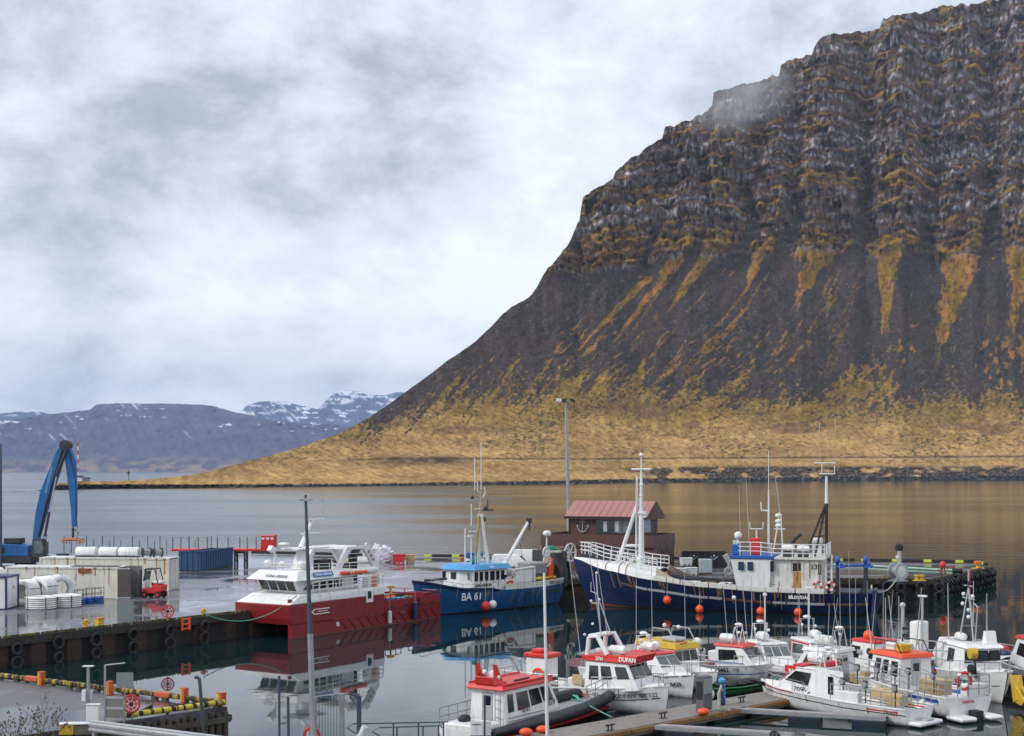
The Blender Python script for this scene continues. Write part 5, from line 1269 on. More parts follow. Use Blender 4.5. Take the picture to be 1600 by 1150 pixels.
# diagonal rubbing strakes and long rub rails
MB().b2(4.6,Lw+.02,-.07,-.0,1.02,1.12).build('rub_rail', M['maroon'], wb); MB().b2(0,Lw,-.05,.0,.02,.10).build('low_rail', M['maroon'], wb)
ds = MB().prism([(0,0,.95),(.10,0,.95),(1.05,0,.12),(.95,0,.12)], (0,-.045,0)).mesh('diagonal_strake', M['dmaroon'])
for k in range(12): link('diagonal_strake', ds, wb, (5.6+k*1.08,-.002,0))
MB().b2(15.9,16.2,-.03,-.0,.2,1.95).build('ladder_recess', M['dmaroon'], wb)
for z in (.4,.75,1.3,1.65): MB().b2(15.86,16.24,-.055,-.031,z,z+.06).build('ladder_step', M['black'], wb)
for k in range(8): MB().b2(1.2+k*1.25-.012,1.2+k*1.25+.012,-.004,.0,1.13,2.5).build('plate_seam', M['dmaroon'], wb)
MB().b2(.0,11.3,-.004,.0,1.86,1.875).build('plate_seam', M['dmaroon'], wb)
rgs = random.Random(3)
for k in range(14):
    x = rgs.uniform(.6,18.5); z = rgs.uniform(.2,1.0) if x > 11 else rgs.uniform(.2,2.2); MB().b2(x,x+rgs.uniform(.15,.7),-.006,-.002,z,z+rgs.uniform(.02,.06)).build('scuff', M['grey'] if k%2 else M['dmaroon'], wb)
# bow emblem arrow and draught mark
m = MB(); ex = 2.3
m.prism([(ex,0,1.85),(ex+.35,0,2.08),(ex+.35,0,1.97),(ex+.18,0,1.85),(ex+.35,0,1.73),(ex+.35,0,1.62)], (0,-.012,0))
for z in (2.03,1.67): m.b2(ex+.36,ex+2.1,-.014,-.002,z-.035,z+.035)
m.b2(ex+.8,ex+1.9,-.014,-.002,1.83,1.88); m.build('bow_arrow_emblem', M['white_text'], wb)
MB().torus((5.4,-.012,.68),.16,.035,'Y',16,5).b2(5.37,5.43,-.03,-.005,.55,.8).b2(5.28,5.52,-.03,-.005,.65,.71).build('thruster_mark', M['white_text'], wb)
# white superstructure
MB().loft([[Vector(p) for p in ((-.1,.0,2.556),(11.3,.0,2.556),(11.3,Bw,2.556),(-.1,Bw,2.556))],[Vector(p) for p in ((1.2,.12,3.45),(11.3,.02,3.45),(11.3,Bw-.02,3.45),(1.2,Bw-.5,3.45))]]).build('white_bulwark', M['white_clean'], wb, bevel=.04)
MB().b2(8.9,9.8,-.05,.02,2.05,3.0).build('freeing_frame', M['white_clean'], wb, bevel=.05); MB().b2(9.05,9.5,-.062,-.052,2.35,2.95).build('opening', M['black'], wb)
MB().loft([[Vector(p) for p in ((2.1,1.0,3.46),(8.6,1.0,3.46),(8.6,4.6,3.46),(2.1,4.6,3.46))],[Vector(p) for p in ((1.5,.75,4.65),(8.6,1.0,4.65),(8.6,4.6,4.65),(1.5,4.85,4.65))]]).build('wheelhouse', M['white_clean'], wb, bevel=.03)
MB().loft([[Vector(p) for p in ((.75,.15,4.66),(9.0,.35,4.66),(9.0,4.9,4.66),(.75,5.2,4.66))],[Vector(p) for p in ((1.7,.75,5.45),(9.0,.75,5.2),(9.0,4.6,5.2),(1.7,4.7,5.45))]]).build('visor_roof', M['white_clean'], wb, bevel=.03)
# front windows (raked outwards) and side windows
for k in range(4):
    y = 1.22+k*.88
    MB().loft([[Vector((2.03,y,3.68)),Vector((2.03,y+.74,3.68)),Vector((1.98,y+.74,3.68)),Vector((1.98,y,3.68))],[Vector((1.58,y-.05,4.52)),Vector((1.58,y+.74,4.52)),Vector((1.53,y+.74,4.52)),Vector((1.53,y-.05,4.52))]]).build('window', M['glass'], wb)
for a, b in ((2.25,3.15),(3.35,4.25),(4.45,5.3),(5.5,6.3),(6.5,7.1)):
    MB().loft([[Vector((a,.985,3.72)),Vector((b,.985,3.72)),Vector((b,.96,3.72)),Vector((a,.96,3.72))],[Vector((a-.15,.80+.03*a,4.5)),Vector((b-.05,.80+.03*b,4.5)),Vector((b-.05,.77+.03*b,4.5)),Vector((a-.15,.77+.03*a,4.5))]]).build('window', M['glass'] if a < 6 else M['glassl'], wb)
text('FOSNA GREGAR', .30, M['black_text'], wb, (1.02,2.35,5.02), (R(50),0,R(-90)), bold=.006, shear=.2)
sg = MB().box((4.1,.36,5.08),(2.3,.03,.42),rx=R(-28)).build('name_board', M['bluep'], wb); text('FOSNA GREGAR', .27, M['white_text'], wb, (4.1,.335,5.07), (R(62),0,0), bold=.006)
MB().tube((6.2,.28,5.0),(9.3,.30,4.92),.17,n=8).build('orange_rescue_tube', M['orange'], wb, True)
for x in (7.2,7.5): MB().lathe([(.18,-.05),(.18,.05)],10,(x,.29,4.97),'X').build('strap', M['white'], wb)
MB().lathe([(.1,-.8),(.30,-.7),(.34,0),(.30,.7),(.1,.8)],14,(10.3,.75,5.0),'X').build('liferaft_canister', M['white'], wb, True); MB().b2(9.7,10.9,.5,1.0,3.46,4.66).build('raft_stand', M['white_clean'], wb)
MB().lathe([(.45,3.46),(.55,3.6),(.55,4.4),(.3,4.65)],14,(10.6,.8,0)).build('tan_capstan', paint('pinkish_orange_cover', (.62,.30,.18), .6), wb, True)
rail(wb, [(2.6,.1,3.46),(11.2,.08,3.46)], 1.05, M['white_clean'], 'side_railing', 11, .035, 3)
rail(wb, [(11.2,.1,3.46),(11.2,5.2,3.46)], 1.05, M['white_clean'], 'aft_railing', 5, .035, 3)
rail(wb, [(8.7,.5,5.25),(1.9,.9,5.5),(1.9,4.5,5.5)], .55, M['white_clean'], 'roof_railing', 9, .025, 2)
# roof gear
MB().loft([[Vector((3.6,2.2,5.4)),Vector((4.9,2.2,5.4)),Vector((4.9,3.2,5.4)),Vector((3.6,3.2,5.4))],[Vector((4.1,2.4,7.2)),Vector((4.8,2.4,7.2)),Vector((4.8,3.0,7.2)),Vector((4.1,3.0,7.2))]]).build('mast_base', M['white_clean'], wb, bevel=.03)
MB().b2(2.8,6.4,1.7,3.5,7.21,7.33).build('mast_platform', M['white_clean'], wb)
MB().tube((4.2,2.7,7.33),(5.6,2.7,9.8),.22,.12,8).build('mast', M['white_clean'], wb, True)
for z, x in ((8.5,4.9),(9.75,5.5)): MB().b2(x-.6,x+1.5,2.6,2.8,z,z+.12).build('radar_scanner', M['white'], wb, bevel=.02); MB().lathe([(.2,z-.25),(.2,z)],10,(x,2.7,0)).build('radar_base', M['white'], wb)
MB().path([(6.8,2.7,9.9),(6.9,2.7,11.3),(6.75,2.7,11.7)],.03,5).build('whip_aerial', M['lgrey'], wb)
MB().ball((2.6,3.0,7.7),.4,12,8,(1.2,1,.45)).build('satellite_dish', M['white'], wb, True)
for x, y, r_ in ((2.3,4.3,.38),(3.0,1.5,.36),(2.2,2.8,.30)): MB().ball((x,y,5.95),r_,12,8).tube((x,y,5.4),(x,y,5.7),.08).build('radome', M['white'], wb, True)
MB().path([(2.9,4.2,5.4),(3.0,4.2,6.6),(2.7,4.2,7.2)],.13,6).box((2.6,4.2,7.2),(.6,.4,.5),ry=R(30)).build('crane_camera', M['white'], wb, True)
MB().b2(5.3,6.6,1.6,2.4,5.3,6.2).build('roof_locker', M['black'], wb, bevel=.05)
# gallows frame amidships
for y in (1.0, 4.4):
    MB().prism([(6.4,y,5.2),(7.0,y,5.2),(8.2,y,7.0),(10.8,y,7.0),(10.7,y,7.25),(7.8,y,7.25)], (0,.25,0)).build('gallows_side', M['white_clean'], wb)
    MB().prism([(9.9,y,7.0),(10.9,y,7.0),(12.0,y,5.3),(11.2,y,5.15)], (0,.24,0)).build('gallows_leg', M['white_clean'], wb)
    MB().b2(11.2,11.9,y,y+.2,3.46,5.2).build('gallows_leg', M['white_clean'], wb)
MB().b2(7.9,10.6,1.26,4.39,7.02,7.2).build('gallows_top', M['white_clean'], wb)
for z in (5.8,6.2,6.6): MB().tube((7.3,1.1,z),(11.0,1.1,z),.03,n=5).build('gallows_bar', M['white_clean'], wb)
for k in range(3): MB().lathe([(.02,-.03),(.16,-.03),(.16,.03),(.02,.03)],12,(10.5+k*.28,.98,6.7-k*.38),'Y').build('lightening_hole', M['grey'], wb)
for x, m_ in ((10.3,'white'),(9.2,'grey')): MB().ball((x,1.1,7.4),.14,8,6).build('deck_lamp', M[m_], wb)
for k, x in enumerate((9.5,10.15,10.75)):
    MB().path([(x+.6,2.6+k*.2,3.3),(x+.6,2.6+k*.2,6.2),(x+1.2,2.6+k*.2,6.9)],[.13,.13,.10],8).build('exhaust_pipe', M['black'], wb, True)
MB().b2(9.2,10.6,3.0,4.2,3.46,5.2).build('deck_winch', M['white_clean'], wb, bevel=.1); MB().b2(9.5,10.0,2.4,2.9,4.7,5.6).build('fan_box', M['black'], wb)
# aft deck cargo
MB().lathe([(.9,0),(.5,.55),(.15,.7)],10,(14.0,1.6,1.6)).build('tan_buoy', M['orangep'], wb, True)
for k, (x, m_) in enumerate(((12.2,'bluep'),(13.4,'sky_blue'),(14.6,'green'))): MB().b2(x,x+.9,.2,.9,1.33,2.1).build('deck_box', M[m_], wb, bevel=.04)
MB().tube((14.2,1.6,2.2),(14.2,1.6,3.0),.08).b2(13.8,14.6,1.5,1.7,2.8,2.95).build('yellow_tap', M['yellow'], wb)
rail(wb, [(11.5,.1,2.0),(13.6,.1,2.0)], .45, M['maroon'], 'aft_rail', 3, .04, 1); rail(wb, [(14.6,.1,2.0),(18.8,.1,2.0),(18.8,5.2,2.0)], .35, M['maroon'], 'aft_rail', 6, .04, 1)
MB().b2(16.9,18.0,.2,2.2,1.33,2.25).build('stern_box', M['maroon'], wb, bevel=.03)
for _o in wb.children_recursive:
    if _o.type == 'MESH':
        for _v in _o.data.vertices:
            z = _v.co.z+_o.location.z
            if z > 3.3: _v.co.z = 3.2+(z-3.45)*.86-_o.location.z
    elif _o.location.z > 3.45: _o.location.z = 3.2+(_o.location.z-3.45)*.86
def ww(x, y, z=0):
    a = wb.rotation_euler[2]; return Vector((wb.location.x+x*math.cos(a)-y*math.sin(a), wb.location.y+x*math.sin(a)+y*math.cos(a), z))
def sausage(p, m, label, r=.17, h=1.1):
    t = thing('tube_fender', label, 'fender', p); MB().lathe([(.05,0),(r,.1),(r,h-.1),(.05,h)],12).build('body', m, t, True); MB().tube((0,0,h),(0,.02,h+.9),.015,n=4).build('rope', M['rope'], t); return t
sausage(ww(11.6,-.28,.12), M['tub'], 'pale cylindrical fender hanging amidships on the maroon workboat')
sausage(ww(15.0,-.30,.2), M['navy'], 'navy cylindrical fender near the stern of the maroon workboat', .22, 1.5)
def rope_curve(a, b, sag, m, label, r=.03, n=14):
    a, b = Vector(a), Vector(b); t = thing('mooring_rope', label, 'rope', a)
    MB().path([(a.lerp(b, i/n)-a)-Vector((0,0,sag*4*(i/n)*(1-i/n))) for i in range(n+1)], r, 6).build('rope', m, t, True); return t
rope_curve(P(318,958,DECK+.4), ww(1.0,.3,3.2), 1.15, M['greenrope'], 'pale green mooring rope sagging from the quay to the maroon workboat', .035)
rope_curve(K2+Vector((-3.2,.5,.9)), tw(.3,2.0,2.1), .7, M['rope'], 'pale rope from the grey reel to the trawler stern', .05)
# ================================================================ THINGS ON THE OUTER QUAY
def van(p, rz, label, L=4.4, h=1.8, m=None, n='van'):
    t = thing(n, label, 'van', p, rz); m = m or M['white_clean']; w2 = .88
    pr = [(-L/2,.35),(-L/2+.03,1.1),(-L/2+.12,h-.08),(-L/2+.35,h),(.35,h),(.75,h-.12),(1.35,1.12),(L/2-.18,.92),(L/2,.72),(L/2,.32)]
    MB().loft([[Vector((x,y*w2*(1 if z<1.2 else .9),z)) for x,z in pr] for y in (-1,1)]).build('body', m, t, bevel=.05)
    MB().loft([[Vector((x,y*.801,z)) for x,z in ((.95,1.15),(.42,h-.22),(-.25,h-.22),(-.25,1.15))] for y in (-1.0,-1.012)]).build('side_window', M['glass'], t)
    MB().loft([[Vector((x,y,z)) for x,z in ((1.32,1.17),(.80,h-.17),(.83,h-.14),(1.36,1.19))] for y in (-.7,.7)]).build('windscreen', M['glass'], t)
    MB().b2(-L/2-.015,-L/2+.05,-.6,.6,1.15,h-.25).build('rear_window', M['glass'], t)
    for x in (-1.35, 1.4):
        for y in (-.80, .80):
            wv = MB().lathe([(.1,-.1),(.31,-.09),(.31,.09),(.1,.1)],18,(x,y,.31),'Y').build('wheel', M['black'], t, True); MB().lathe([(.02,-.11),(.18,-.105),(.18,.105),(.02,.11)],10,(x,y,.31),'Y').build('rim', M['lgrey'], wv)
    MB().b2(L/2-.25,L/2+.01,-.82,-.55,.74,.9).build('headlight', M['glassl'], t); MB().b2(L/2-.25,L/2+.01,.55,.82,.74,.9).build('headlight', M['glassl'], t)
    MB().b2(-L/2,L/2,-.9,-.885,.36,.5).build('sill', M['dark'], t); MB().b2(L/2-.02,L/2+.03,-.6,.6,.36,.6).build('grille', M['black'], t)
    return t
van(P(801,893,DECK), R(-4), 'white panel van parked on the quay behind the blue boat, nearer of two')
van(P(832,884,DECK), R(-10), 'white van parked behind and right of the nearer van')
t = thing('flatbed_cart', 'small white cart with a blue tub on it left of the vans', 'cart', P(742,884,DECK)); MB().b2(-1,1,-.6,.6,.35,.8).build('bed', M['white'], t, bevel=.04); MB().b2(-.9,.9,-.5,.5,.81,1.5).build('tub', M['bluep'], t, bevel=.05)
for x in (-.7,.7): MB().lathe([(.05,-.08),(.3,-.07),(.3,.07),(.05,.08)],12,(x,-.6,.3),'Y').build('wheel', M['black'], t)
t = thing('tarpaulin_heap', 'big heap of whitish lilac sheeting on the outer quay', 'tarpaulin', P(592,878,DECK))
m = MB().ball((0,0,.15),1,48,28,(2.0,1.2,1.9)); 
for i, (x, y, z) in enumerate(m.v):
    k = 1+.12*math.sin(x*6+z*5+y*3)+.07*math.sin(x*13-z*9)+.05*math.sin(z*17+x*5); m.v[i] = (x*k, y*k, max(z*k*.92, .01))
m.build('sheeting', paint('white_lilac_sheeting', (.62,.60,.68), .55, .06, 2), t, True); MB().path([(-1.7,-.7,.5),(-.4,-1.15,1.5),(.9,-1.0,1.55),(1.8,-.6,.6)],.03,4).build('lashing', M['dark'], t)
t = thing('tarpaulin_strip', 'flat white sheeting beside the big heap', 'tarpaulin', P(566,879,DECK)); m = MB().ball((0,0,.05),1,24,12,(1.25,.7,.65)); m.v = [(x,y,max(z,.01)) for x,y,z in m.v]; m.build('sheeting', M['white'], t, True); MB().b2(-1.1,1.1,-.6,.6,0,.06).build('pallet', M['wood'], t)
def tub(p, m, label, w_=1.2, d=1.0, h=.75, rz=0, group=None, stack=1):
    t = thing('fish_tub', label, 'tub', p, rz, group); b = MB()
    MB().loft([[Vector((x*w_/2*s,y*d/2*s,z)) for x,y in ((-1,-1),(1,-1),(1,1),(-1,1))] for s,z in ((.92,.12),(1,h))]).build('shell', m, t, bevel=.03)
    MB().b2(-w_/2-.03,w_/2+.03,-d/2-.03,d/2+.03,h+.002,h+.09).build('lid', m, t, bevel=.02)
    for x in (-w_*.36,0,w_*.36): MB().b2(x-.07,x+.07,-d/2*.9,d/2*.9,0,.118).build('foot', m, t)
    return t
tub(P(623,880,DECK), M['red'], 'red fish tub beside the white sheeting heap', 1.35, 1.0, .95)
tub(P(641,879,DECK), M['tan'], 'tan fish tub right of the red one', 1.0, .9, .85)
t = thing('small_board', 'small grey board standing among gear on the outer quay', 'sign', P(543,880,DECK)); MB().b2(-.5,.5,-.02,.02,1.05,1.85).build('panel', M['grey'], t); MB().tube((0,.04,0),(0,.04,1.1),.04).build('post', M['galv'], t)
t = thing('net_pile', 'pile of brown and teal nets by the small grey board', 'net', P(537,881,DECK))
for k in range(9): MB().ball((random.uniform(-.9,1.0),random.uniform(-.3,.3),.3+.2*random.random()),.42,8,6,(1,1,.7)).build('bundle', [M['teal'],M['rustbrown'],M['tan']][k%3], t, True)
bollard(P(722,880,DECK), M['orangep'], 'orange bollard on the outer kerb behind the BA 61 bow', .2, .7, 'cross')
# beside the harbour building
t = thing('black_skip', 'long low black open container right of the harbour building', 'skip', P(1100,887,DECK), R(-3))
MB().b2(-2.4,2.4,-1,-.94,.1,1.75).build('side_wall', M['black'], t); MB().b2(-2.4,2.4,.94,1,.1,1.75).build('side_wall', M['black'], t); MB().b2(-2.4,-2.34,-.93,.93,.1,1.75).build('end_wall', M['black'], t); MB().b2(2.34,2.4,-.93,.93,.1,1.75).build('end_wall', M['black'], t); MB().b2(-2.45,2.45,-1.05,1.05,.0,.09).build('floor', M['dark'], t)
for k in range(7): MB().b2(-2.2+k*.73-.05,-2.2+k*.73+.05,-1.06,-1.005,.12,1.7).build('rib', M['dark'], t)
for x in (-1.2,1.0): MB().path([(x-.4,-1.1,1.3),(x,-1.12,.95),(x+.4,-1.1,1.3)],.04,5).ball((x,-1.1,1.35),.12,8,6).build('hook_arm', M['lgrey'], t)
GT = 'pale fish tubs beside the harbour building'
for k, (px, py, z) in enumerate(((1046,899,0),(1063,900,0),(1080,899,0),(1072,897,.86))):
    tub(P(px,py,DECK)+Vector((0,0,z)), M['tub'], ['pale fish tub nearest the brown door','pale fish tub in the middle of the row by the trawler rail','pale fish tub at the right end of the row by the trawler rail','pale fish tub stacked on top of two others'][k], 1.15, 1.0, .72, R(4*k-6), GT)
t = thing('pallet_wrap_stack', 'tall pale blue wrapped stack standing on the quay', 'stack', P(1102,897,DECK)); MB().b2(-.65,.65,-.5,.5,.14,1.55).build('wrapped_load', paint('pale_blue_wrap', (.36,.43,.47), .35, .12, 3), t, bevel=.05); MB().b2(-.6,.6,-.5,.5,0,.13).build('pallet', M['wood'], t)
t = thing('fish_conveyor', 'grey inclined conveyor frame beside the trawler wheelhouse', 'conveyor', P(1143,900,DECK)); MB().box((0,0,1.0),(.5,.6,2.6),ry=R(-30)).build('belt', M['lgrey'], t); 
for x in (-.6,.6): MB().tube((x,-.3,0),(x*.3,-.3,1.6),.05).tube((x,.3,0),(x*.3,.3,1.6),.05).build('leg', M['galv'], t)
MB().torus((-.4,-.4,.5),.35,.07,'Y',16,6).build('hose_loop', M['lgrey'], t, True)
t = thing('red_gas_cage', 'small red and white drum at the corner of the harbour building', 'drum', P(1068,886,DECK)); MB().lathe([(.3,0),(.32,.1),(.32,1.3),(.15,1.45)],14).build('drum', M['red'], t, True); MB().lathe([(.33,.5),(.33,.9)],14).build('band', M['white'], t)
# far right end of the quay
t = thing('hawser_reel', 'big grey hawser reel standing at the quay end', 'reel', P(1403,908,DECK), R(28)); t.scale = (.86,.86,.86)
for y in (-.55,.55): MB().lathe([(.1,y-.05),(.98,y-.05),(.98,y+.05),(.1,y+.05)],28,(0,0,1.1),'Y').build('flange', M['lgrey'], t, True)
MB().lathe([(.3,-.5),(.62,-.5),(.62,.5),(.3,.5)],20,(0,0,1.1),'Y').build('drum', M['galv'], t, True); MB().lathe([(.02,-.64),(.55,-.62),(.6,-.6),(.02,-.6)],20,(0,0,1.1),'Y').build('face_plate', M['white'], t)
MB().b2(-.8,.8,-.75,.75,0,.12).build('base', M['galv'], t)
t = thing('lantern_post', 'short grey post with a black lantern behind the hawser reel', 'lamp', P(1405,897,DECK)); MB().tube((0,0,0),(0,0,2.4),.28,.2,10).build('post', M['lgrey'], t, True); MB().lathe([(.3,2.4),(.42,2.5),(.42,2.95),(.15,3.15)],12).build('lantern', M['black'], t); MB().b2(-.3,.1,-.2,.2,1.6,1.9).build('box', M['white'], t)
for px, py, lab, r_ in ((1436,908,'yellow double bollard on the near edge of the quay end',.35),(1528,889,'yellow bollard at the far corner of the quay end',.3)):
    t = thing('bollard', lab, 'bollard', P(px,py,DECK)); MB().b2(-.6,.6,-.3,.3,0,.12).build('base', M['yellow'], t, bevel=.03); MB().lathe([(.24,.12),(.2,.4),(.3,.45),(.3,.58),(.1,.62)],12,(-.22 if px<1500 else 0,0,0)).build('post', M['yellow'], t, True)
    if px < 1500: MB().lathe([(.24,.12),(.2,.4),(.3,.45),(.3,.58),(.1,.62)],12,(.25,0,0)).build('post', M['yellow'], t, True)
    else: MB().b2(-.35,.35,-.3,.3,.45,.85).build('cap', M['orangep'], t, bevel=.05)
t = thing('rescue_post', 'red hose and rescue post near the quay end', 'post', P(1473,897,DECK)); MB().ball((0,0,.95),.36,12,8,(.9,.7,1.1)).build('red_drum', M['red'], t, True); MB().tube((-.3,0,0),(-.1,0,.8),.06).tube((.3,0,0),(.1,0,.8),.06).tube((0,.3,0),(0,.1,.8),.06).build('tripod', M['dark'], t); MB().path([(-.5,0,.5),(0,-.3,.2),(.5,0,.55),(1.2,0,.9)],.05).build('hose', M['red'], t)
t = thing('winch', 'small black mooring winch right of the red post', 'winch', P(1496,899,DECK)); MB().lathe([(.1,-.5),(.3,-.45),(.2,0),(.3,.45),(.1,.5)],12,(0,0,.45),'X').build('drum', M['black'], t, True); MB().b2(-.5,.5,-.3,.3,0,.15).build('base', M['dark'], t)
t = thing('green_pipe', 'long pale green pipe lying along the outer quay edge', 'pipe', (0,0,DECK)); pp = [P(1300,884,DECK),P(1345,885,DECK),P(1400,888,DECK),P(1470,892,DECK),P(1500,893,DECK)]; MB().path([(p.x,p.y,.12) for p in pp],.12,8).build('pipe', paint('pale_green_pipe', (.25,.45,.33), .5), t, True)
lp = K2.lerp(K3, .48)+ne*.55
t = thing('quay_ladder', 'red steel ladder between the tyres on the slanting quay end', 'ladder', (lp.x,lp.y,0), eang)
for x in (-.35,.35): MB().tube((x,0,-.6),(x,0,2.1),.06).build('rail', M['red'], t)
for k in range(8): MB().tube((-.35,0,-.3+k*.3),(.35,0,-.3+k*.3),.035,n=5).build('rung', M['red'], t)
# ================================================================ FLOATING PONTOONS
pa, pb = P(915, 1151, .55), P(1152, 1106.5, .55)
pd = (pb-pa).normalized(); pn = Vector((-pd.y, pd.x, 0))     # along the walkway / away from us
ptn = thing('pontoon', 'concrete floating walkway with rusty timber edge running between the small boats', 'pontoon', (pa.x, pa.y, 0), math.atan2(pd.y, pd.x))
Lp = 42.0
for k in range(-2, 14):
    x0 = k*3.05; 
    MB().b2(x0+.015, x0+3.035, 0.06, 2.35, .12, .55).build('deck_slab', M['concrete'], ptn, bevel=.02)
    MB().b2(x0+.05, x0+3.0, -.08, .055, .28, .50).build('edge_timber', paint('rusty_edge_timber', (.26,.13,.05), .8, .35, 3, rust=.4) if k == -2 else bpy.data.materials['rusty_edge_timber'], ptn, bevel=.02)
    MB().b2(x0+.05, x0+3.0, 2.355, 2.45, .28, .52).build('edge_timber', M['wood'], ptn)
    MB().b2(x0+.3, x0+2.7, .1, 2.3, -.6, .115).build('float_block', M['black'], ptn)
def pw(s, t, z=.552): return Vector((pa.x+pd.x*s+pn.x*t, pa.y+pd.y*s+pn.y*t, z))
def cleat(p, rz, label):
    t = thing('mooring_cleat', label, 'cleat', p, rz, 'mooring cleats on the pontoon')
    MB().tube((-.12,0,0),(-.12,0,.25),.04).tube((.12,0,0),(.12,0,.25),.04).build('post', M['dark'], t, True); MB().tube((-.3,0,.26),(.3,0,.26),.045).build('horn', M['dark'], t, True); MB().b2(-.2,.2,-.07,.07,0,.03).build('base', M['dark'], t)
pang = math.atan2(pd.y, pd.x)
cleat(pw(1.9,.25), pang, 'dark cleat on the pontoon edge nearest the bottom of the frame')
cleat(P(955,1121,.552), pang, 'dark cleat by the bow rope of the grey inflatable')
cleat(P(1036,1122,.552), pang, 'dark cleat in the middle of the pontoon front edge')
cleat(P(1159,1097,.552), pang, 'dark cleat near the blue power post')
def finger(p, q, label, w_=.5, floats=((.36,.58),(.78,1.0)), z=.5):
    p, q = Vector(p), Vector(q); L = (q-p).length; t = thing('finger_pier', label, 'finger pier', (p.x,p.y,0), math.atan2(q.y-p.y, q.x-p.x))
    MB().b2(0,L,-w_/2,w_/2,z-.06,z).build('walkway', paint(label[:20], (.30,.29,.29), .6, .15, 2, dirt=.3), t)
    for s in (-1,1): MB().b2(0,L,s*w_/2-.04,s*w_/2+.04,z-.20,z-.062).build('edge_beam', M['galv'], t)
    for a, b in floats: MB().b2(L*a,L*b,-w_/2-.12,w_/2+.12,-.4,z-.205).build('float', paint('navy_float',(.010,.016,.035),.5) if 'navy_float' not in bpy.data.materials else bpy.data.materials['navy_float'], t, bevel=.05)
    MB().tube((L,-w_/2,z-.1),(L,w_/2,z-.1),.06).build('end_bumper', M['black'], t); return t
finger(P(1150,1106,.5), P(1385,1119,.5), 'grey finger pier with navy floats alongside the boat numbered 7095')
finger(P(1012,1131,.5), P(1204,1143,.5), 'lower grey finger pier in front of the first, near the bottom edge', .5, ((.15,.4),(.7,.95)))
t = thing('service_pedestal', 'large dark grey service cabinet standing on the pontoon', 'cabinet', P(1100,1111,.552), pang); MB().b2(-.35,.35,-.25,.25,0,1.75).build('body', paint('weathered_grey_cabinet',(.11,.11,.115),.6,.2,2,dirt=.4), t, bevel=.03); MB().b2(-.33,.33,-.27,-.252,.9,1.65).build('door', M['grey'], t); MB().b2(-.36,-.352,-.2,.2,.6,1.5).build('side_panel', M['black'], t)
MB().ball((.45,-.1,.8),.16,8,6,(1,1,1.5)).build('hung_float', M['white'], t, True)
t = thing('power_post', 'navy blue power and water post with a pale top on the pontoon', 'power post', P(1128,1101,.552), pang); MB().lathe([(.17,0),(.17,1.1),(.15,1.15)],14).build('body', M['navy'], t, True); MB().lathe([(.19,1.16),(.19,1.3),(.05,1.38)],14).build('cap', M['sky_blue'], t, True)
for k in range(4): MB().b2(-.06,.06,-.19,-.168,.35+k*.2,.47+k*.2).build('socket', M['sky_blue'], t)
m = MB()
for k in range(4): m.path([(-.25-.05*k,-.1,.0),(-.32-.06*k,-.12,.6),(-.2,-.12,.95+.03*k),(-.1,-.15,.7)],.03,5)
m.build('coiled_hose', M['tub'], t, True)
for px, py, lab in ((1099,1117,'orange net float lying at the foot of the grey cabinet'),(822,1149,'orange float lying at the pontoon edge by the inflatable, left one'),(848,1145,'larger orange float under the inflatable bow rope')):
    t = tag(MB().ball((0,0,.16),.24,12,8,(1.3,1,.75)).build('net_float', M['orange'], None, True, loc=P(px,py,.56)), lab, 'float')
pe = thing('rope_tangle', 'pale rope tangled round the foot of the power post', 'rope', P(1118,1110,.56)); MB().path([(-1,0,.04),(-.4,-.25,.05),(.2,.1,.05),(.7,-.2,.06),(.4,.3,.05),(1.1,.3,.05),(1.6,.0,.05)],.035,6).build('rope', M['rope'], pe, True)
t = thing('white_pole', 'tall slender white flagpole rising beside the red roofed boat', 'pole', P(855.5,1166,.4)); t.rotation_euler = (0,R(-1.1),0)
MB().tube((0,0,-.2),(0,0,7.6),.085,.055,10).build('pole', M['white'], t, True); MB().b2(-.2,.2,-.2,.2,-.4,.16).build('foot', M['galv'], t)
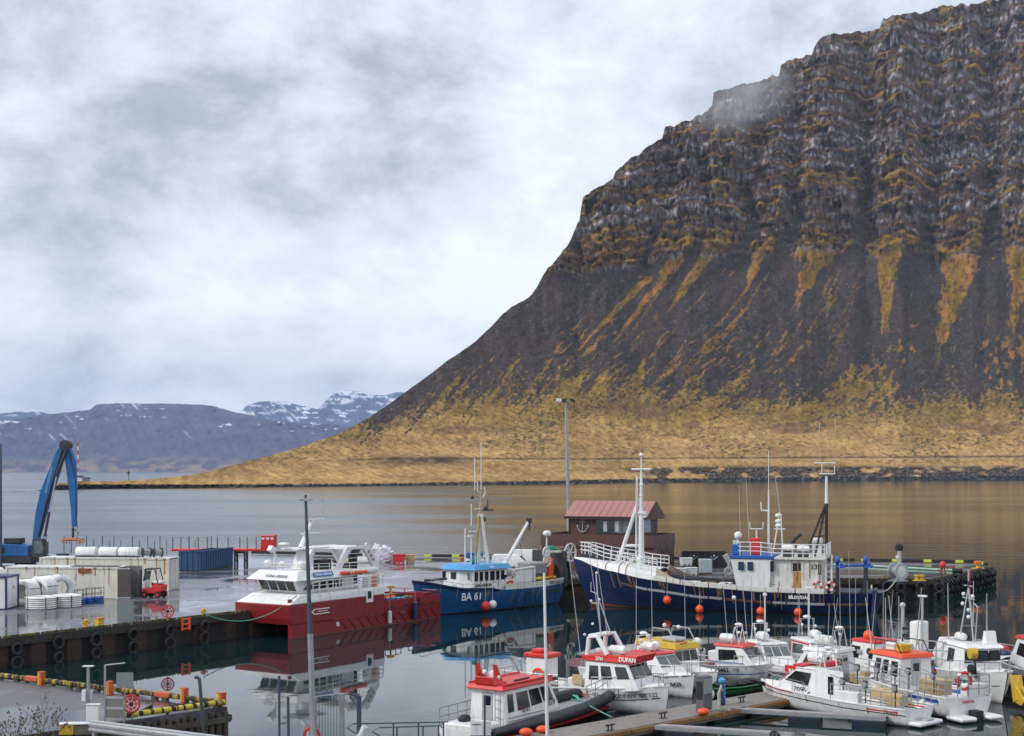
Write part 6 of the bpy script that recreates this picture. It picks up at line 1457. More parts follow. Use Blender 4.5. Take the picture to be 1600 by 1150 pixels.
# ================================================================ SMALL BOATS
def gm(x): return M[x] if isinstance(x, str) else x
def pole_list(par, lst, m='lgrey', r=.018):
    for x, y, z0, z1, lean in lst: MB().tube((x,y,z0),(x+lean,y,z1),r*1.3,r*.7,5).build('whip_aerial', gm(m), par)
def small_boat(label, bow, stern, L=None, B=2.8, fa=.75, fb=1.35, hull='white_clean', stripe=None, stripe2=None, chine_col=None, cabin=None, roof=None,
               wins=(), name='fishing_boat', cat='boat', side=-1, rails=True, deckc='white', cap_=None, flare=.45, wmat='glass', stem=None, fore=True):
    """bow, stern: world points at the waterline; side = side towards the camera (-1 starboard)"""
    bow, stern = Vector(bow), Vector(stern); d = (bow-stern); Lw_ = d.length; d.normalize()
    stem = stem if stem is not None else .09*Lw_; L = Lw_+stem
    t = thing(name, label, cat, stern, math.atan2(d.y, d.x))
    h = Hull(L, B, [(0,fa),(.35,fa*1.02),(.62,fa*1.15),(.82,fa+(fb-fa)*.6),(1,fb)], [(0,.86),(.1,.93),(.35,1),(.6,.95),(.78,.74),(.91,.42),(1,.02)], stem=stem, draft=-.5, flare=flare, chine=(.42,.80), trans=.1)
    t['hull_len'] = L
    h.shell(26, 9).build('hull', gm(hull), t, True)
    h.deck(.30 if fa > .6 else .18, 0, .98, 18).build('deck', gm(deckc), t)
    h.cap(.13,.05,0,1,20).build('gunwale', gm(cap_ or hull), t)
    if fore: # raised foredeck
        m = MB(); rings = []
        for i in range(9):
            u = .60+.375*i/8; p = h.pt(u,1,-1); q = h.pt(u,1,1); top = .16*math.sin(math.pi*(1-i/8)*.5+.1)
            rings.append([p+Vector((0,.10,.03)), (p*.8+q*.2)+Vector((0,0,top+.05)), (p+q)/2+Vector((0,0,top+.12)), (p*.2+q*.8)+Vector((0,0,top+.05)), q+Vector((0,-.10,.03))])
        m.loft(rings, False, False).build('foredeck', gm('white_clean'), t, True)
    MB().add([p for u in [0] for p in (h.pt(0,.1,-1)+Vector((-.012,0,0)),h.pt(0,.1,1)+Vector((-.012,0,0)),h.pt(0,1,1)+Vector((-.012,0,0)),h.pt(0,1,-1)+Vector((-.012,0,0)))],[(0,1,2,3)])
    for st in (stripe, stripe2):
        if st: lo, hi, u0, u1, mm = st; h.band(lambda u: h.top(u)-lo, lambda u: h.top(u)-hi, u0, u1, 18, .012).build('stripe', gm(mm), t)
    if chine_col: h.band(lambda u: -.25, lambda u: .06, 0, .97, 20, .014).build('boot_stripe', gm(chine_col), t)
    for k_ in range(7):      # weeping stains below the gunwale
        u_ = random.uniform(.03,.8); l_ = random.uniform(.15,.5)
        h.band(lambda u: h.top(u)-l_, lambda u: h.top(u)-.06, u_, u_+.0035+.003*random.random(), 1, .006, (side,)).build('rust_streak', M['stain'], t)
    if cabin:
        x0, x1, w0, hh, rake, rk2 = cabin    # rear x, front base x, width, height, windscreen rake, rear rake (fractions of L -> metres given)
        zb = fa-.25; zt = fa+hh; w1 = w0*.86
        A = [Vector((x0,0,zb)),Vector((x1,0,zb+.45)),Vector((x1-rake,0,zt)),Vector((x0+rk2,0,zt))]
        def cp(u, v, s, off=0):       # point on a side face; u rear..front, v bottom..top
            a = A[0].lerp(A[1], u); b = A[3].lerp(A[2], u); p = a.lerp(b, v); wv = (w0+(w1-w0)*v)/2
            return Vector((p.x, s*(wv+off), p.z))
        MB().loft([[cp(0,0,-1),cp(1,0,-1),cp(1,1,-1),cp(0,1,-1)],[cp(0,0,1),cp(1,0,1),cp(1,1,1),cp(0,1,1)]]).build('cabin', M['white_clean'], t, bevel=.05)
        for (u0,u1,v0,v1) in wins:
            for s in (-1,1):
                wv_ = MB().loft([[cp(u0,v0,s,.004),cp(u1,v0,s,.004),cp(u1,v1,s,.004),cp(u0,v1,s,.004)],[cp(u0,v0,s,.022),cp(u1,v0,s,.022),cp(u1,v1,s,.022),cp(u0,v1,s,.022)]]).build('side_window', gm(wmat), t)
        # windscreen panes
        F0, F1 = cp(1,0,-1), cp(1,1,-1); nrm = Vector((F1.z-F0.z,0,-(F1.x-F0.x))).normalized()
        np_ = 3 if w0 > 1.9 else 2
        for k in range(np_):
            y0 = -1+2*(k+.06)/np_; y1 = -1+2*(k+.94)/np_; v0, v1 = .42, .90; q = []
            for off in (.004,.022):
                q.append([cp(1,v,1)*1.0 for v in ()] or [Vector((cp(1,v,1).x, yy*(cp(1,v,1).y-.06), cp(1,v,1).z))+nrm*off for yy, v in ((y0,v0),(y1,v0),(y1,v1),(y0,v1))])
            MB().loft(q).build('windscreen', gm(wmat), t)
        # rear door and window
        MB().loft([[Vector((x0-.004+.0,-.3,zb+.3)),Vector((x0-.004,.3,zb+.3)),Vector((x0+rk2*.9-.004,.3,zt-.15)),Vector((x0+rk2*.9-.004,-.3,zt-.15))],[Vector((x0-.025,-.3,zb+.3)),Vector((x0-.025,.3,zb+.3)),Vector((x0+rk2*.9-.025,.3,zt-.15)),Vector((x0+rk2*.9-.025,-.3,zt-.15))]]).build('door', M['lgrey'], t)
        MB().b2(x0+rk2*.8-.04,x0+rk2*.8-.027,-.2,.2,zt-.75,zt-.3).build('door_window', M['glass'], t)
        if roof:
            mm, over, th_ = roof
            MB().loft([[Vector((x0+rk2-over*.6,-w1/2-over*.35,zt+.004)),Vector((x1-rake+over,-w1/2-over*.35,zt+.004)),Vector((x1-rake+over,w1/2+over*.35,zt+.004)),Vector((x0+rk2-over*.6,w1/2+over*.35,zt+.004))],
                       [Vector((x0+rk2-over*.4,-w1/2-over*.1,zt+th_)),Vector((x1-rake+over*.3,-w1/2-over*.1,zt+th_)),Vector((x1-rake+over*.3,w1/2+over*.1,zt+th_)),Vector((x0+rk2-over*.4,w1/2+over*.1,zt+th_))]]).build('cabin_roof', gm(mm), t, bevel=.03)
        t['zt'] = zt
    if rails:
        pts = [h.pt(u,1,-1)+Vector((0,.12,.04)) for u in (.62,.74,.86,.95)]+[h.pt(.99,1,1)+Vector((0,0,.08))*1]+[h.pt(u,1,1)+Vector((0,-.12,.04)) for u in (.95,.86,.74,.62)]
        rail(t, pts, .55, M['galv'], 'bow_railing', 9, .022, 1)
    return t, h
def side_text(t, h, s, size, u, v, side, m='black_text', bold=.006, out=.09, sx=1):
    p = h.pt(u, v, side, out); a = h.pt(u-.03, v, side, out); b = h.pt(u+.03, v, side, out); d = (b-a); up = (h.pt(u,min(1,v+.12),side,out)-h.pt(u,v-.12,side,out)).normalized()
    x = d.normalized() if side < 0 else -d.normalized(); z = x.cross(up).normalized(); up = z.cross(x)
    o = text(s, size, M[m], t, p, (0,0,0), bold=bold, sx=sx); o.rotation_euler = Matrix((x,up,z)).transposed().to_euler(); return o
def cab_text(t, s, size, x, y, z, side, m='black_text', bold=.004, tilt=6):
    return text(s, size, M[m], t, (x,y,z), (R(90-tilt),0,0 if side < 0 else R(180)), bold=bold)
def raft(t, x, y, z, r=.27, l=.9, ax='X', m='white'):
    MB().lathe([(.12,-l/2),(r*.9,-l/2+.06),(r,-.02),(r*1.06,0),(r,.02),(r*.9,l/2-.06),(.12,l/2)],8,(x,y,z+r),ax).build('liferaft_canister', gm(m), t, True)
    MB().b2(x-.3,x+.3,y-.22,y+.22,z-.02,z+.06).build('raft_cradle', M['galv'], t)
def radar(t, x, y, z, h=1.0, m='white'):
    MB().path([(x-.35,y-.5,z),(x-.15,y-.5,z+h),(x-.15,y+.5,z+h),(x-.35,y+.5,z)],.035,6).path([(x+.1,y-.4,z),(x-.15,y-.4,z+h)],.03,5).path([(x+.1,y+.4,z),(x-.15,y+.4,z+h)],.03,5).build('radar_arch', gm(m), t, True)
    MB().ball((x-.15,y,z+h+.12),.24,12,8,(1,1,.45)).build('radar_dome', M['white'], t, True)
    MB().ball((x+.1,y+.45,z+h*.6),.10,8,6).ball((x+.1,y-.45,z+h*.7),.09,8,6).build('deck_lamp', M['white'], t, True)
def jigger(t, x, y, z, m='lgrey', side=-1):
    m = 'grey'
    MB().tube((x,y,z),(x,y,z+.75),.035).build('jigger_post', M['dark'], t)
    MB().lathe([(.05,-.07),(.14,-.06),(.14,.06),(.05,.07)],12,(x,y+side*.12,z+.90),'Y').build('jigging_reel', gm(m), t, True); MB().b2(x-.12,x+.14,y-.05,y+.1,z+.72,z+1.1).build('reel_motor', M['dark'], t, bevel=.03); MB().tube((x,y,z+1.0),(x+.5,y+side*.45,z+1.25),.02,n=5).build('jigger_arm', M['galv'], t)
def lifebuoy(t, x, y, z, ax='Y', r=.30):
    lb = MB().torus((0,0,0),r,.08,ax,22,8).build('lifebuoy', M['red'], t, True, loc=(x,y,z))
    for a in (45,135,225,315):
        c, s = math.cos(R(a))*r, math.sin(R(a))*r
        (MB().box((c,0,s),(.14,.175,.14),ry=-R(a)) if ax == 'Y' else MB().box((0,c,s),(.175,.14,.14),rx=R(a))).build('band', M['white'], lb)
def onboard_tub(t, x, y, z, m='tan', w_=.9, d=.7, h=.5): MB().b2(x-w_/2,x+w_/2,y-d/2,y+d/2,z,z+h).build('fish_tub', gm(m), t, bevel=.04)
W0 = lambda px, py: P(px, py, 0)
# --- 1 rescue boat with red roof and grey inflatable collar, at the pontoon
rb_, rh = small_boat('red roofed rescue boat numbered 7879 with a dark grey inflatable collar', P(946,1108,0), P(718,1167,0), B=2.9, fa=.75, fb=1.15, hull='white_clean', cabin=(2.1,6.7,2.15,1.6,.75,.05), roof=None,
    wins=((.06,.17,.42,.88),(.24,.47,.40,.88),(.50,.71,.40,.88),(.74,.93,.42,.88)), rails=False, fore=False, deckc='grey', side=-1, stem=.9)
m = MB()
for sd in (-1, 1):
    pts = [rh.pt(u,.93,sd,.10) for u in [.05+.93*i/20 for i in range(21)]]; pts[-1].y = 0; m.path(pts, [.20+.10*min(1,i/6) for i in range(21)], 10)
m.build('inflatable_collar', M['rubber_grey'], rb_, True)
rh.band(lambda u: .25, lambda u: .37, .02, .97, 24, .22).build('red_rubbing_strip', M['red'], rb_); rh.shell(24, 6, .0, .62, .03).build('lower_hull', M['dmaroon'], rb_, True)
zt = rb_['zt']
MB().loft([[Vector((1.85,-1.1,zt+.005)),Vector((6.35,-1.1,zt+.005)),Vector((6.35,1.1,zt+.005)),Vector((1.85,1.1,zt+.005))],[Vector((2.0,-.98,zt+.22)),Vector((6.1,-.95,zt+.2)),Vector((6.1,.95,zt+.2)),Vector((2.0,.98,zt+.22))]]).build('red_roof', M['red'], rb_, bevel=.04)
for y in (-.97,.97): MB().b2(2.0,6.1,y-.05,y+.05,zt+.21,zt+.30).build('roof_rim', M['red'], rb_, bevel=.02)
MB().loft([[Vector((1.9,-.6,zt+.22)),Vector((3.0,-.6,zt+.22)),Vector((3.0,.6,zt+.22)),Vector((1.9,.6,zt+.22))],[Vector((1.75,-.45,zt+.62)),Vector((2.2,-.45,zt+.55)),Vector((2.2,.45,zt+.55)),Vector((1.75,.45,zt+.62))]]).build('aerial_pod', M['red'], rb_, bevel=.04)
for y in (-.5,.5): MB().prism([(2.1,y,zt+.3),(2.7,y,zt+.3),(2.2,y,zt+1.15),(1.95,y,zt+1.2)], (0,.08,0)).build('mast_fin', M['red'], rb_)
MB().tube((1.95,.55,zt+1.1),(1.95,.55,zt+1.8),.03,n=5).build('aerial', M['dark'], rb_); raft(rb_, 2.85, .2, zt+.25, .26, .85, 'X'); MB().tube((3.6,-.5,zt+.26),(4.7,-.55,zt+.28),.05).build('boathook', M['dark'], rb_)
for y, z in ((-.5,zt+.55),(.3,zt+.75)): MB().ball((2.3,y,z),.12,8,6).build('roof_lamp', M['white'], rb_, True)
MB().b2(6.05,6.4,-1.08,-.85,zt+.02,zt+.16).build('searchlight', M['dark'], rb_)
cab_text(rb_, '7879', .42, 5.75, -1.10, 1.35, -1); cab_text(rb_, 'BJÖRG', .22, 3.7, -1.12, 1.28, -1, 'grey_text'); 
for z in (1.05,.88): MB().b2(2.3,5.2,-1.105,-1.09,z,z+.03).build('side_line', M['grey_text'], rb_)
m = MB()
for z in (1.1,1.5,1.9): m.tube((2.03,-.85,z),(2.03,-.55,z),.02,n=5)
m.path([(1.98,-.85,.6),(1.98,-.85,2.3),(2.1,-.8,2.45)],.022,5).path([(1.98,-.55,.6),(1.98,-.55,2.3),(2.1,-.6,2.45)],.022,5).build('roof_ladder', M['galv'], rb_)
rail(rb_, [rh.pt(u,1,1)+Vector((0,-.1,.1)) for u in (.0,.12,.22)], .8, M['galv'], 'stern_railing', 4, .025, 2); rail(rb_, [rh.pt(u,1,-1)+Vector((0,.15,.2)) for u in (.66,.78,.9)], .65, M['galv'], 'side_railing', 3, .025, 2)
MB().b2(.1,1.7,-1.05,1.05,.6,1.0).build('engine_box', M['white'], rb_, bevel=.08); MB().ball((.9,.4,1.1),.35,10,8,(1,.8,.6)).build('dark_bag', M['black'], rb_, True)
MB().path([(7.9,-.9,1.2),(8.2,-1.2,1.1),(8.6,-.8,1.25),(9.0,-.3,1.2)],.05,6).build('coiled_rope', M['greenrope'], rb_, True)
rope_curve(rb_.matrix_basis @ Vector((9.4,-.1,1.1)), P(955,1120,.75), .05, M['greenrope'], 'green mooring rope from the inflatable bow to the cleat', .03)
# --- 2 white boat with red roof edge, BA 122
bA, hA = small_boat('white boat with red roof edge and thin red line, BA 122 on its side', P(1036,1117,0), P(793,1090,0), B=3.1, fa=1.05, fb=1.5, stripe=(.33,.30,.04,.92,'grey_text'), stripe2=(.62,.57,.35,.97,'black_text'), cabin=(5.6,8.9,2.2,1.55,.75,.05), roof=None, wins=((.10,.30,.44,.86),(.36,.58,.44,.86),(.68,.93,.44,.86)), stem=.35, flare=.35)
zA = bA['zt']; _b4 = set(bA.children)
MB().loft([[Vector((4.5,-1.06,zA+.004)),Vector((7.55,-1.08,zA+.004)),Vector((7.55,1.08,zA+.004)),Vector((4.5,1.06,zA+.004))],[Vector((4.5,-1.06,zA+.27)),Vector((7.8,-1.0,zA+.42)),Vector((7.8,1.0,zA+.42)),Vector((4.5,1.06,zA+.27))]]).build('red_roof_edge', M['red'], bA, bevel=.03)
cab_text(bA, 'DUFAN', .30, 7.25, -1.10, zA+.2, -1, 'white_text', .012, 2); cab_text(bA, '2761', .24, 5.6, -1.09, zA+.15, -1, 'white_text', .008, 2)
raft(bA, 6.3, -.4, zA+.36, .24, .95, 'X'); 
for y in (-.85,.85): MB().path([(4.7,y,zA+.25),(4.8,y,zA+1.15),(5.3,y,zA+1.3),(5.9,y,zA+.35)],.13,8).build('roll_hoop', M['white_clean'], bA, True)
MB().b2(4.75,5.35,-.9,.9,zA+1.22,zA+1.36).build('hoop_top', M['white_clean'], bA, bevel=.04)
m = MB().tube((5.0,0,zA+1.3),(4.7,0,zA+4.5),.04).tube((5.5,.2,zA+1.3),(4.75,0,zA+3.4),.03).tube((4.4,0,zA+2.9),(4.9,0,zA+2.9),.03).path([(4.4,0,zA+4.0),(4.4,0,zA+3.5),(4.8,0,zA+3.4)],.03,5); m.build('mast', M['lgrey'], bA, True)
for x, z in ((4.75,4.5),(4.4,3.0),(4.9,3.1),(4.5,1.8),(4.0,1.2)): MB().ball((x,0,zA+z),.075,8,6).build('mast_lamp', M['white'], bA, True)
pole_list(bA, [(4.3,-.9,zA+.3,zA+5.4,-.7),(5.4,-.6,zA+1.3,zA+5.9,-.8),(5.6,-.3,zA+1.3,zA+5.7,-.75)])
for _o in set(bA.children)-_b4: _o.location.x += 1.0
side_text(bA, hA, 'DUFAN  BA 122', .32, .86, .80, -1, 'grey_text', .008); side_text(bA, hA, 'Cármundur', .26, .56, .81, -1, 'red_text', .006, .14); side_text(bA, hA, '31', .40, .655, .80, -1, 'grey_text', .01, .15)
MB().b2(1.9,3.2,-1.0,.2,1.0,2.5).build('white_engine_cover', M['white_clean'], bA, bevel=.05); MB().b2(1.8,3.35,-1.1,.3,2.501,2.72).build('red_lid', M['red'], bA, bevel=.05); MB().b2(2.1,2.8,-.8,-.1,2.721,2.92).build('red_hatch', M['red'], bA, bevel=.05)
MB().torus((2.8,-1.15,1.6),.32,.08,'Y',16,6,0,math.pi).build('orange_half_hoop', M['orange'], bA, True); onboard_tub(bA,-.1+.8,-.9,1.0,'tan',1.1,.6,.35); MB().ball((1.3,-1.25,1.3),.22,8,6).build('yellow_float', M['yellow'], bA, True)
rail(bA, [hA.pt(u,1,-1)+Vector((0,.1,.05)) for u in (.0,.1,.2,.3,.42)], .6, M['galv'], 'stern_railing', 6, .025, 2); rail(bA, [hA.pt(0,1,-1)+Vector((.1,.1,.05)),hA.pt(0,1,1)+Vector((.1,-.1,.05))], .6, M['galv'], 'stern_railing', 3, .025, 2)
MB().b2(3.6,4.3,-1.52,-1.46,.75,1.25).build('hull_hatch', paint('grey_brown_hatch',(.10,.09,.07),.6), bA); MB().b2(4.5,5.4,-.9,.9,1.0,1.6).build('deck_locker', M['white'], bA, bevel=.05); MB().b2(4.85,5.45,-1.0,-.92,1.3,1.8).build('brown_panel', M['tan'], bA)
# --- 3 white boat behind with BA20 on the bow side
bB, hB = small_boat('white boat with slanting windscreen and BA20 on its bow, behind the red edged boat', P(1079,1090,0), P(925,1064,0), B=2.6, fa=.9, fb=1.25, stripe=(.05,-.02,.3,.98,'black_text'), cabin=(4.1,7.0,1.9,1.3,1.0,.1), roof=('red',.15,.10), wins=((.05,.30,.42,.86),(.36,.62,.42,.86)), wmat='glassl', stem=.3, flare=.3)
side_text(bB, hB, 'BA20', .30, .90, .72, -1, 'black_text', .01); raft(bB, 5.0, -.2, bB['zt']+.1, .26, .95); radar(bB, 4.5, 0, bB['zt']+.1, .8)
MB().ball((4.9,.4,bB['zt']+.3),.3,10,8).build('white_dome', M['white'], bB, True)
# --- 4 yellow roofed boat
bC, hC = small_boat('boat with a bright yellow roof and dark green window frames', P(1112,1080,0), P(985,1058,0), B=2.6, fa=.85, fb=1.15, cabin=(1.6,5.0,2.1,1.35,.25,.0), roof=('yellow',.28,.34), wins=((.08,.36,.35,.90),(.42,.68,.35,.90),(.72,.96,.35,.90)), stem=.5)
zC = bC['zt']; MB().path([(2.6,-.8,zC+.3),(2.9,-.8,zC+1.1),(4.2,-.8,zC+1.1),(4.8,-.8,zC+.3)],.04,6).path([(2.6,.8,zC+.3),(2.9,.8,zC+1.1),(4.2,.8,zC+1.1),(4.8,.8,zC+.3)],.04,6).build('roof_frame', M['lgrey'], bC, True)
MB().ball((3.0,0,zC+1.2),.12,8,6).ball((4.2,0,zC+1.2),.12,8,6).ball((1.9,-.3,zC+.5),.13,8,6).build('roof_lamp', M['white'], bC, True); MB().b2(3.2,4.4,-.5,.5,zC+.35,zC+.6).build('grey_raft_bag', M['lgrey'], bC, bevel=.08)
pole_list(bC, [(1.2,-.6,zC,zC+4.4,0),(2.5,-.5,zC+.3,zC+5.0,-.1),(5.2,-.4,zC+.3,zC+4.7,-.1)]); MB().tube((5.3,-.9,zC+.4),(5.9,-1.0,zC+.55),.07).build('orange_flare_tube', M['orangep'], bC)
# --- 5 boat 6462 with red roof edge and green and blue strakes
bD, hD = small_boat('small white boat numbered 6462 with red roof edge and blue line', P(1186,1066,0), P(1084,1056,0), B=2.4, fa=.85, fb=1.15, stripe=(.52,.47,.0,.97,'bluep'), stripe2=(.30,.12,.0,.30,'red'), cabin=(1.9,4.5,1.8,1.2,.85,.0), roof=('red',.22,.16), wins=((.12,.70,.40,.86),), stem=.9, flare=.45)
zD = bD['zt']; MB().b2(2.0,3.9,-.98+.0,-.955,.0+1.12,1.17).build('blue_line', M['bluep'], bD); side_text(bD, hD, '6462', .36, .50, .83, -1, 'black_text', .008); side_text(bD, hD, 'TÓTI', .20, .66, .84, -1, 'grey_text', .004)
raft(bD, 2.5, -.35, zD+.2, .27, .95); radar(bD, 3.2, 0, zD+.15, 1.0); pole_list(bD, [(2.6,-.5,zD,zD+4.0,-.35),(3.3,-.5,zD,zD+2.8,-.2),(3.5,.3,zD,zD+3.9,-.35)]); MB().ball((3.0,-.5,zD+2.9),.13,8,6).build('mast_lamp', M['white'], bD, True)
MB().b2(-.1,.7,-.45,.35,.6,1.75).build('outboard_cowl', M['tub'], bD, bevel=.12); MB().ball((.35,-.2,2.1),.28,10,8).build('white_float', M['white'], bD, True); rail(bD, [hD.pt(u,1,-1)+Vector((0,.1,.05)) for u in (.02,.16,.3)], .55, M['galv'], 'stern_railing', 3, .022, 2); jigger(bD, 1.0, -.9, .95)
MB().path([(.6,-1.05,1.0),(.65,-1.1,1.35),(1.0,-1.1,1.4),(1.1,-1.05,1.0)],.025,5).build('boarding_hoop', M['dark'], bD); MB().b2(.9,1.7,.1,.8,1.0,1.6).build('white_locker', M['white'], bD, bevel=.05)
# --- 6 dark green open boat
bE, hE = small_boat('low dark green open boat with black cover lying at the pontoon', P(1198,1083,0), P(1104,1090,0), B=1.9, fa=.55, fb=.85, hull='black', stripe=(.20,.10,.0,.98,'green'), stripe2=(.30,.21,.0,.35,'green'), rails=False, name='open_boat', fore=False, deckc='black', cap_='green', stem=.8)
m = MB()
for k in range(9): m.ball((1.0+k*.42, random.uniform(-.3,.3), .62+.12*random.random()), .36, 8, 6, (1.1,1.3,.6))
m.build('black_cover', M['black'], bE, True); MB().ball((3.3,-.5,.85),.09,8,6).build('white_fitting', M['white'], bE)
# --- 7 boat 7366 with grey canvas and small motorboat hull
bF, hF = small_boat('white cruiser numbered 7366 with pale windows and a long foredeck', P(1246,1072,0), P(1160,1046,0), B=2.5, fa=.8, fb=1.05, stripe=(.55,.50,.0,.97,'grey_text'), cabin=(2.2,5.3,1.95,1.25,1.0,.1), roof=('white_clean',.12,.12), wins=((.08,.32,.46,.86),(.46,.74,.46,.86)), wmat='glassl', stem=.8, flare=.4)
zF = bF['zt']; cab_text(bF, '7366', .36, 3.6, -1.03, 1.02, -1); raft(bF, 3.2, -.2, zF+.15, .27, 1.0); radar(bF, 2.6, 0, zF+.1, 1.0); pole_list(bF, [(2.4,-.5,zF,zF+4.0,-.1),(3.9,-.4,zF,zF+4.4,-.15)]); MB().tube((3.1,0,zF),(3.1,0,zF+2.9),.05).build('mast', M['white'], bF); MB().ball((3.1,0,zF+2.9),.14,8,6).build('mast_lamp', M['white'], bF, True)
MB().b2(-.2,2.0,-1.0,1.0,.9,1.3).build('aft_deck', M['white'], bF, bevel=.05); MB().ball((.9,.2,1.6),.5,12,8,(1.3,1,.6)).build('tan_net', M['tub'], bF, True)
MB().loft([[Vector((5.2,-1.2,.72)),Vector((7.6,-.75,.85)),Vector((7.4,-.5,1.1)),Vector((5.4,-.9,1.12))],[Vector((5.2,-1.26,.7)),Vector((7.6,-.81,.83)),Vector((7.4,-.55,1.11)),Vector((5.4,-.96,1.13))]]).build('grey_canvas', paint('grey_canvas',(.40,.38,.37),.8), bF)
# --- 8 boat 7347
bG, hG = small_boat('white cruiser with red numbers 7347, red cabin trim and dark lower hull', P(1312,1068,0), P(1230,1044,0), B=2.6, fa=.85, fb=1.15, chine_col='dark', stripe=(.42,.34,.5,.98,'grey_text'), cabin=(2.3,5.7,2.05,1.3,1.0,.05), roof=('white_clean',.15,.14), wins=((.10,.62,.46,.86),), wmat='glassl', stem=.8)
zG = bG['zt']; cab_text(bG, '7347', .34, 4.1, -1.07, 1.1, -1, 'red_text'); MB().b2(2.5,4.7,-.93,-.90,zG-.12,zG-.04).build('red_trim', M['red'], bG); MB().b2(2.32,2.42,-1.03,-1.0,1.1,zG-.1).build('red_trim', M['red'], bG)
hG.band(lambda u: .02, lambda u: .5, .70, .97, 10, .012).build('dark_bow_patch', M['dark'], bG)
raft(bG, 3.6, .1, zG+.15, .26, .9); radar(bG, 2.8, 0, zG+.15, 1.1, 'lgrey'); pole_list(bG, [(2.5,-.4,zG,zG+4.2,-.1),(3.4,-.3,zG,zG+3.8,0)]); MB().tube((2.9,0,zG),(2.9,0,zG+3.2),.06).b2(2.6,3.3,-.06,.06,zG+3.15,zG+3.25).build('mast', M['white'], bG)
cab_text(bG, 'TRAUSTI', .2, 6.6, -.78, 1.28, -1, 'grey_text', .003)
# --- 9 small red bottomed boat behind
bH, hH = small_boat('little white open boat with a red bottom behind the cruisers', P(1345,1048,0), P(1296,1040,0), B=1.8, fa=.7, fb=.9, chine_col='red', rails=False, name='open_boat', stem=.6)
pole_list(bH, [(1.0,0,.7,6.6,-.1),(1.6,.3,.7,7.4,-.2),(2.3,0,.7,5.8,0),(3.1,.2,.7,5.6,0)]); MB().b2(.6,1.6,-.4,.4,.72,1.2).build('white_box', M['white'], bH, bevel=.06)
# --- 10 boat 7095, bow to the pontoon, port side towards us
bI, hI = small_boat('long white boat numbered 7095 with a red line, moored bow first to the pontoon', P(1203,1098,0), P(1437,1133,0), B=3.0, fa=.85, fb=1.15, stripe=(.09,.02,.70,.995,'red'), stripe2=(.20,.13,.04,.22,'red'), cabin=(5.2,8.2,2.1,1.35,1.5,.1), roof=('white_clean',.1,.1), wins=((.30,.93,.44,.88),), wmat='glass', side=1, stem=.55, flare=.4)
LI = bI['hull_len']; zI = bI['zt']
hI.band(lambda u: hI.top(u)-.30, lambda u: hI.top(u)-.26, .0, .97, 24, .02).build('black_line', M['black_text'], bI)
cab_text(bI, '7095', .42, 6.35, 1.13, 1.12, 1); MB().prism([(8.6,1.08,1.05),(9.7,.95,1.18),(9.65,.95,1.30),(8.6,1.08,1.28)], (0,.05,0)).build('bow_window', M['glass'], bI)
MB().b2(6.3,6.9,-.95,.95,zI+.11,zI+.2).build('red_roof_trim', M['red'], bI); raft(bI, 6.0, .1, zI+.25, .30, 1.0); radar(bI, 5.4, .2, zI+.1, .9); MB().b2(5.3,5.9,-.9,.2,zI+.15,zI+.35).build('red_locker', M['red'], bI)
MB().prism([(3.7,1.02,.75),(5.3,1.05,.75),(5.5,1.0,2.35),(3.8,.98,2.3)], (0,-.05,0)).build('side_screen', M['white_clean'], bI); MB().b2(4.35,4.65,1.045,1.06,1.1,2.0).build('door_window', M['glass'], bI)
MB().b2(2.6,4.0,1.0,1.45,.78,1.42).build('fender_board', M['white'], bI, bevel=.03)
for k, (x, y) in enumerate(((1.0,.4),(1.9,-.3),(2.6,-.6))): onboard_tub(bI, x, y, .9, 'tan', .85, .7, .55)
rail(bI, [hI.pt(u,1,1)+Vector((0,-.1,.05)) for u in (.02,.12,.24,.34,.44)], .75, M['galv'], 'side_railing', 7, .025, 2); rail(bI, [hI.pt(0,1,-1)+Vector((.1,.1,.05)),hI.pt(0,1,1)+Vector((.1,-.1,.05))], .75, M['galv'], 'stern_railing', 4, .025, 2)
jigger(bI, 2.3, 1.2, .95, 'lgrey', 1); jigger(bI, .6, 1.2, .95, 'lgrey', 1); jigger(bI, 3.7, 1.1, .95, 'dark', 1)
MB().b2(-.7,.25,-1.0,1.0,.08,.28).build('swim_platform', M['white'], bI, bevel=.06); MB().b2(-.6,-.05,-.3,.3,.285,.36).build('platform_step', M['lgrey'], bI)
pole_list(bI, [(5.6,.7,zI,zI+2.0,-.2),(5.0,-.5,zI,zI+2.5,.1)])
side_text(bI, hI, 'ÞYTUR', .16, .09, .85, 1, 'grey_text', .003)
# --- 11 boat with rounded cabin and tan nets on deck between 7095 and the orange roof
bJ, hJ = small_boat('white boat with rounded cabin top, brown deck and bow hidden behind 7095', P(1265,1083,0), P(1415,1102,0), B=2.8, fa=.95, fb=1.2, cabin=(3.6,6.6,2.1,1.55,.9,.1), roof=('white_clean',.2,.2), wins=((.12,.34,.40,.88),(.45,.86,.46,.86)), side=1, deckc='tan', stem=.5)
zJ = bJ['zt']; MB().b2(6.0,6.9,1.0,1.04,1.0,1.6).build('red_name_panel', M['red'], bJ); text('BA', .3, M['white_text'], bJ, (6.45,1.05,1.3), (R(90),0,R(180)), bold=.01)
raft(bJ, 5.0, .0, zJ+.25, .30, 1.1, 'X', 'tub'); pole_list(bJ, [(4.4,.6,zJ,zJ+2.7,-.1),(5.0,-.6,zJ,zJ+2.9,-.5),(3.9,0,zJ,zJ+2.7,.5)]); radar(bJ, 4.2, 0, zJ+.2, 1.0, 'lgrey')
for k in range(4): onboard_tub(bJ, .6+k*.75, .3-.25*(k%2), .95, 'tan', .7, .6, .45+.25*(k == 2))
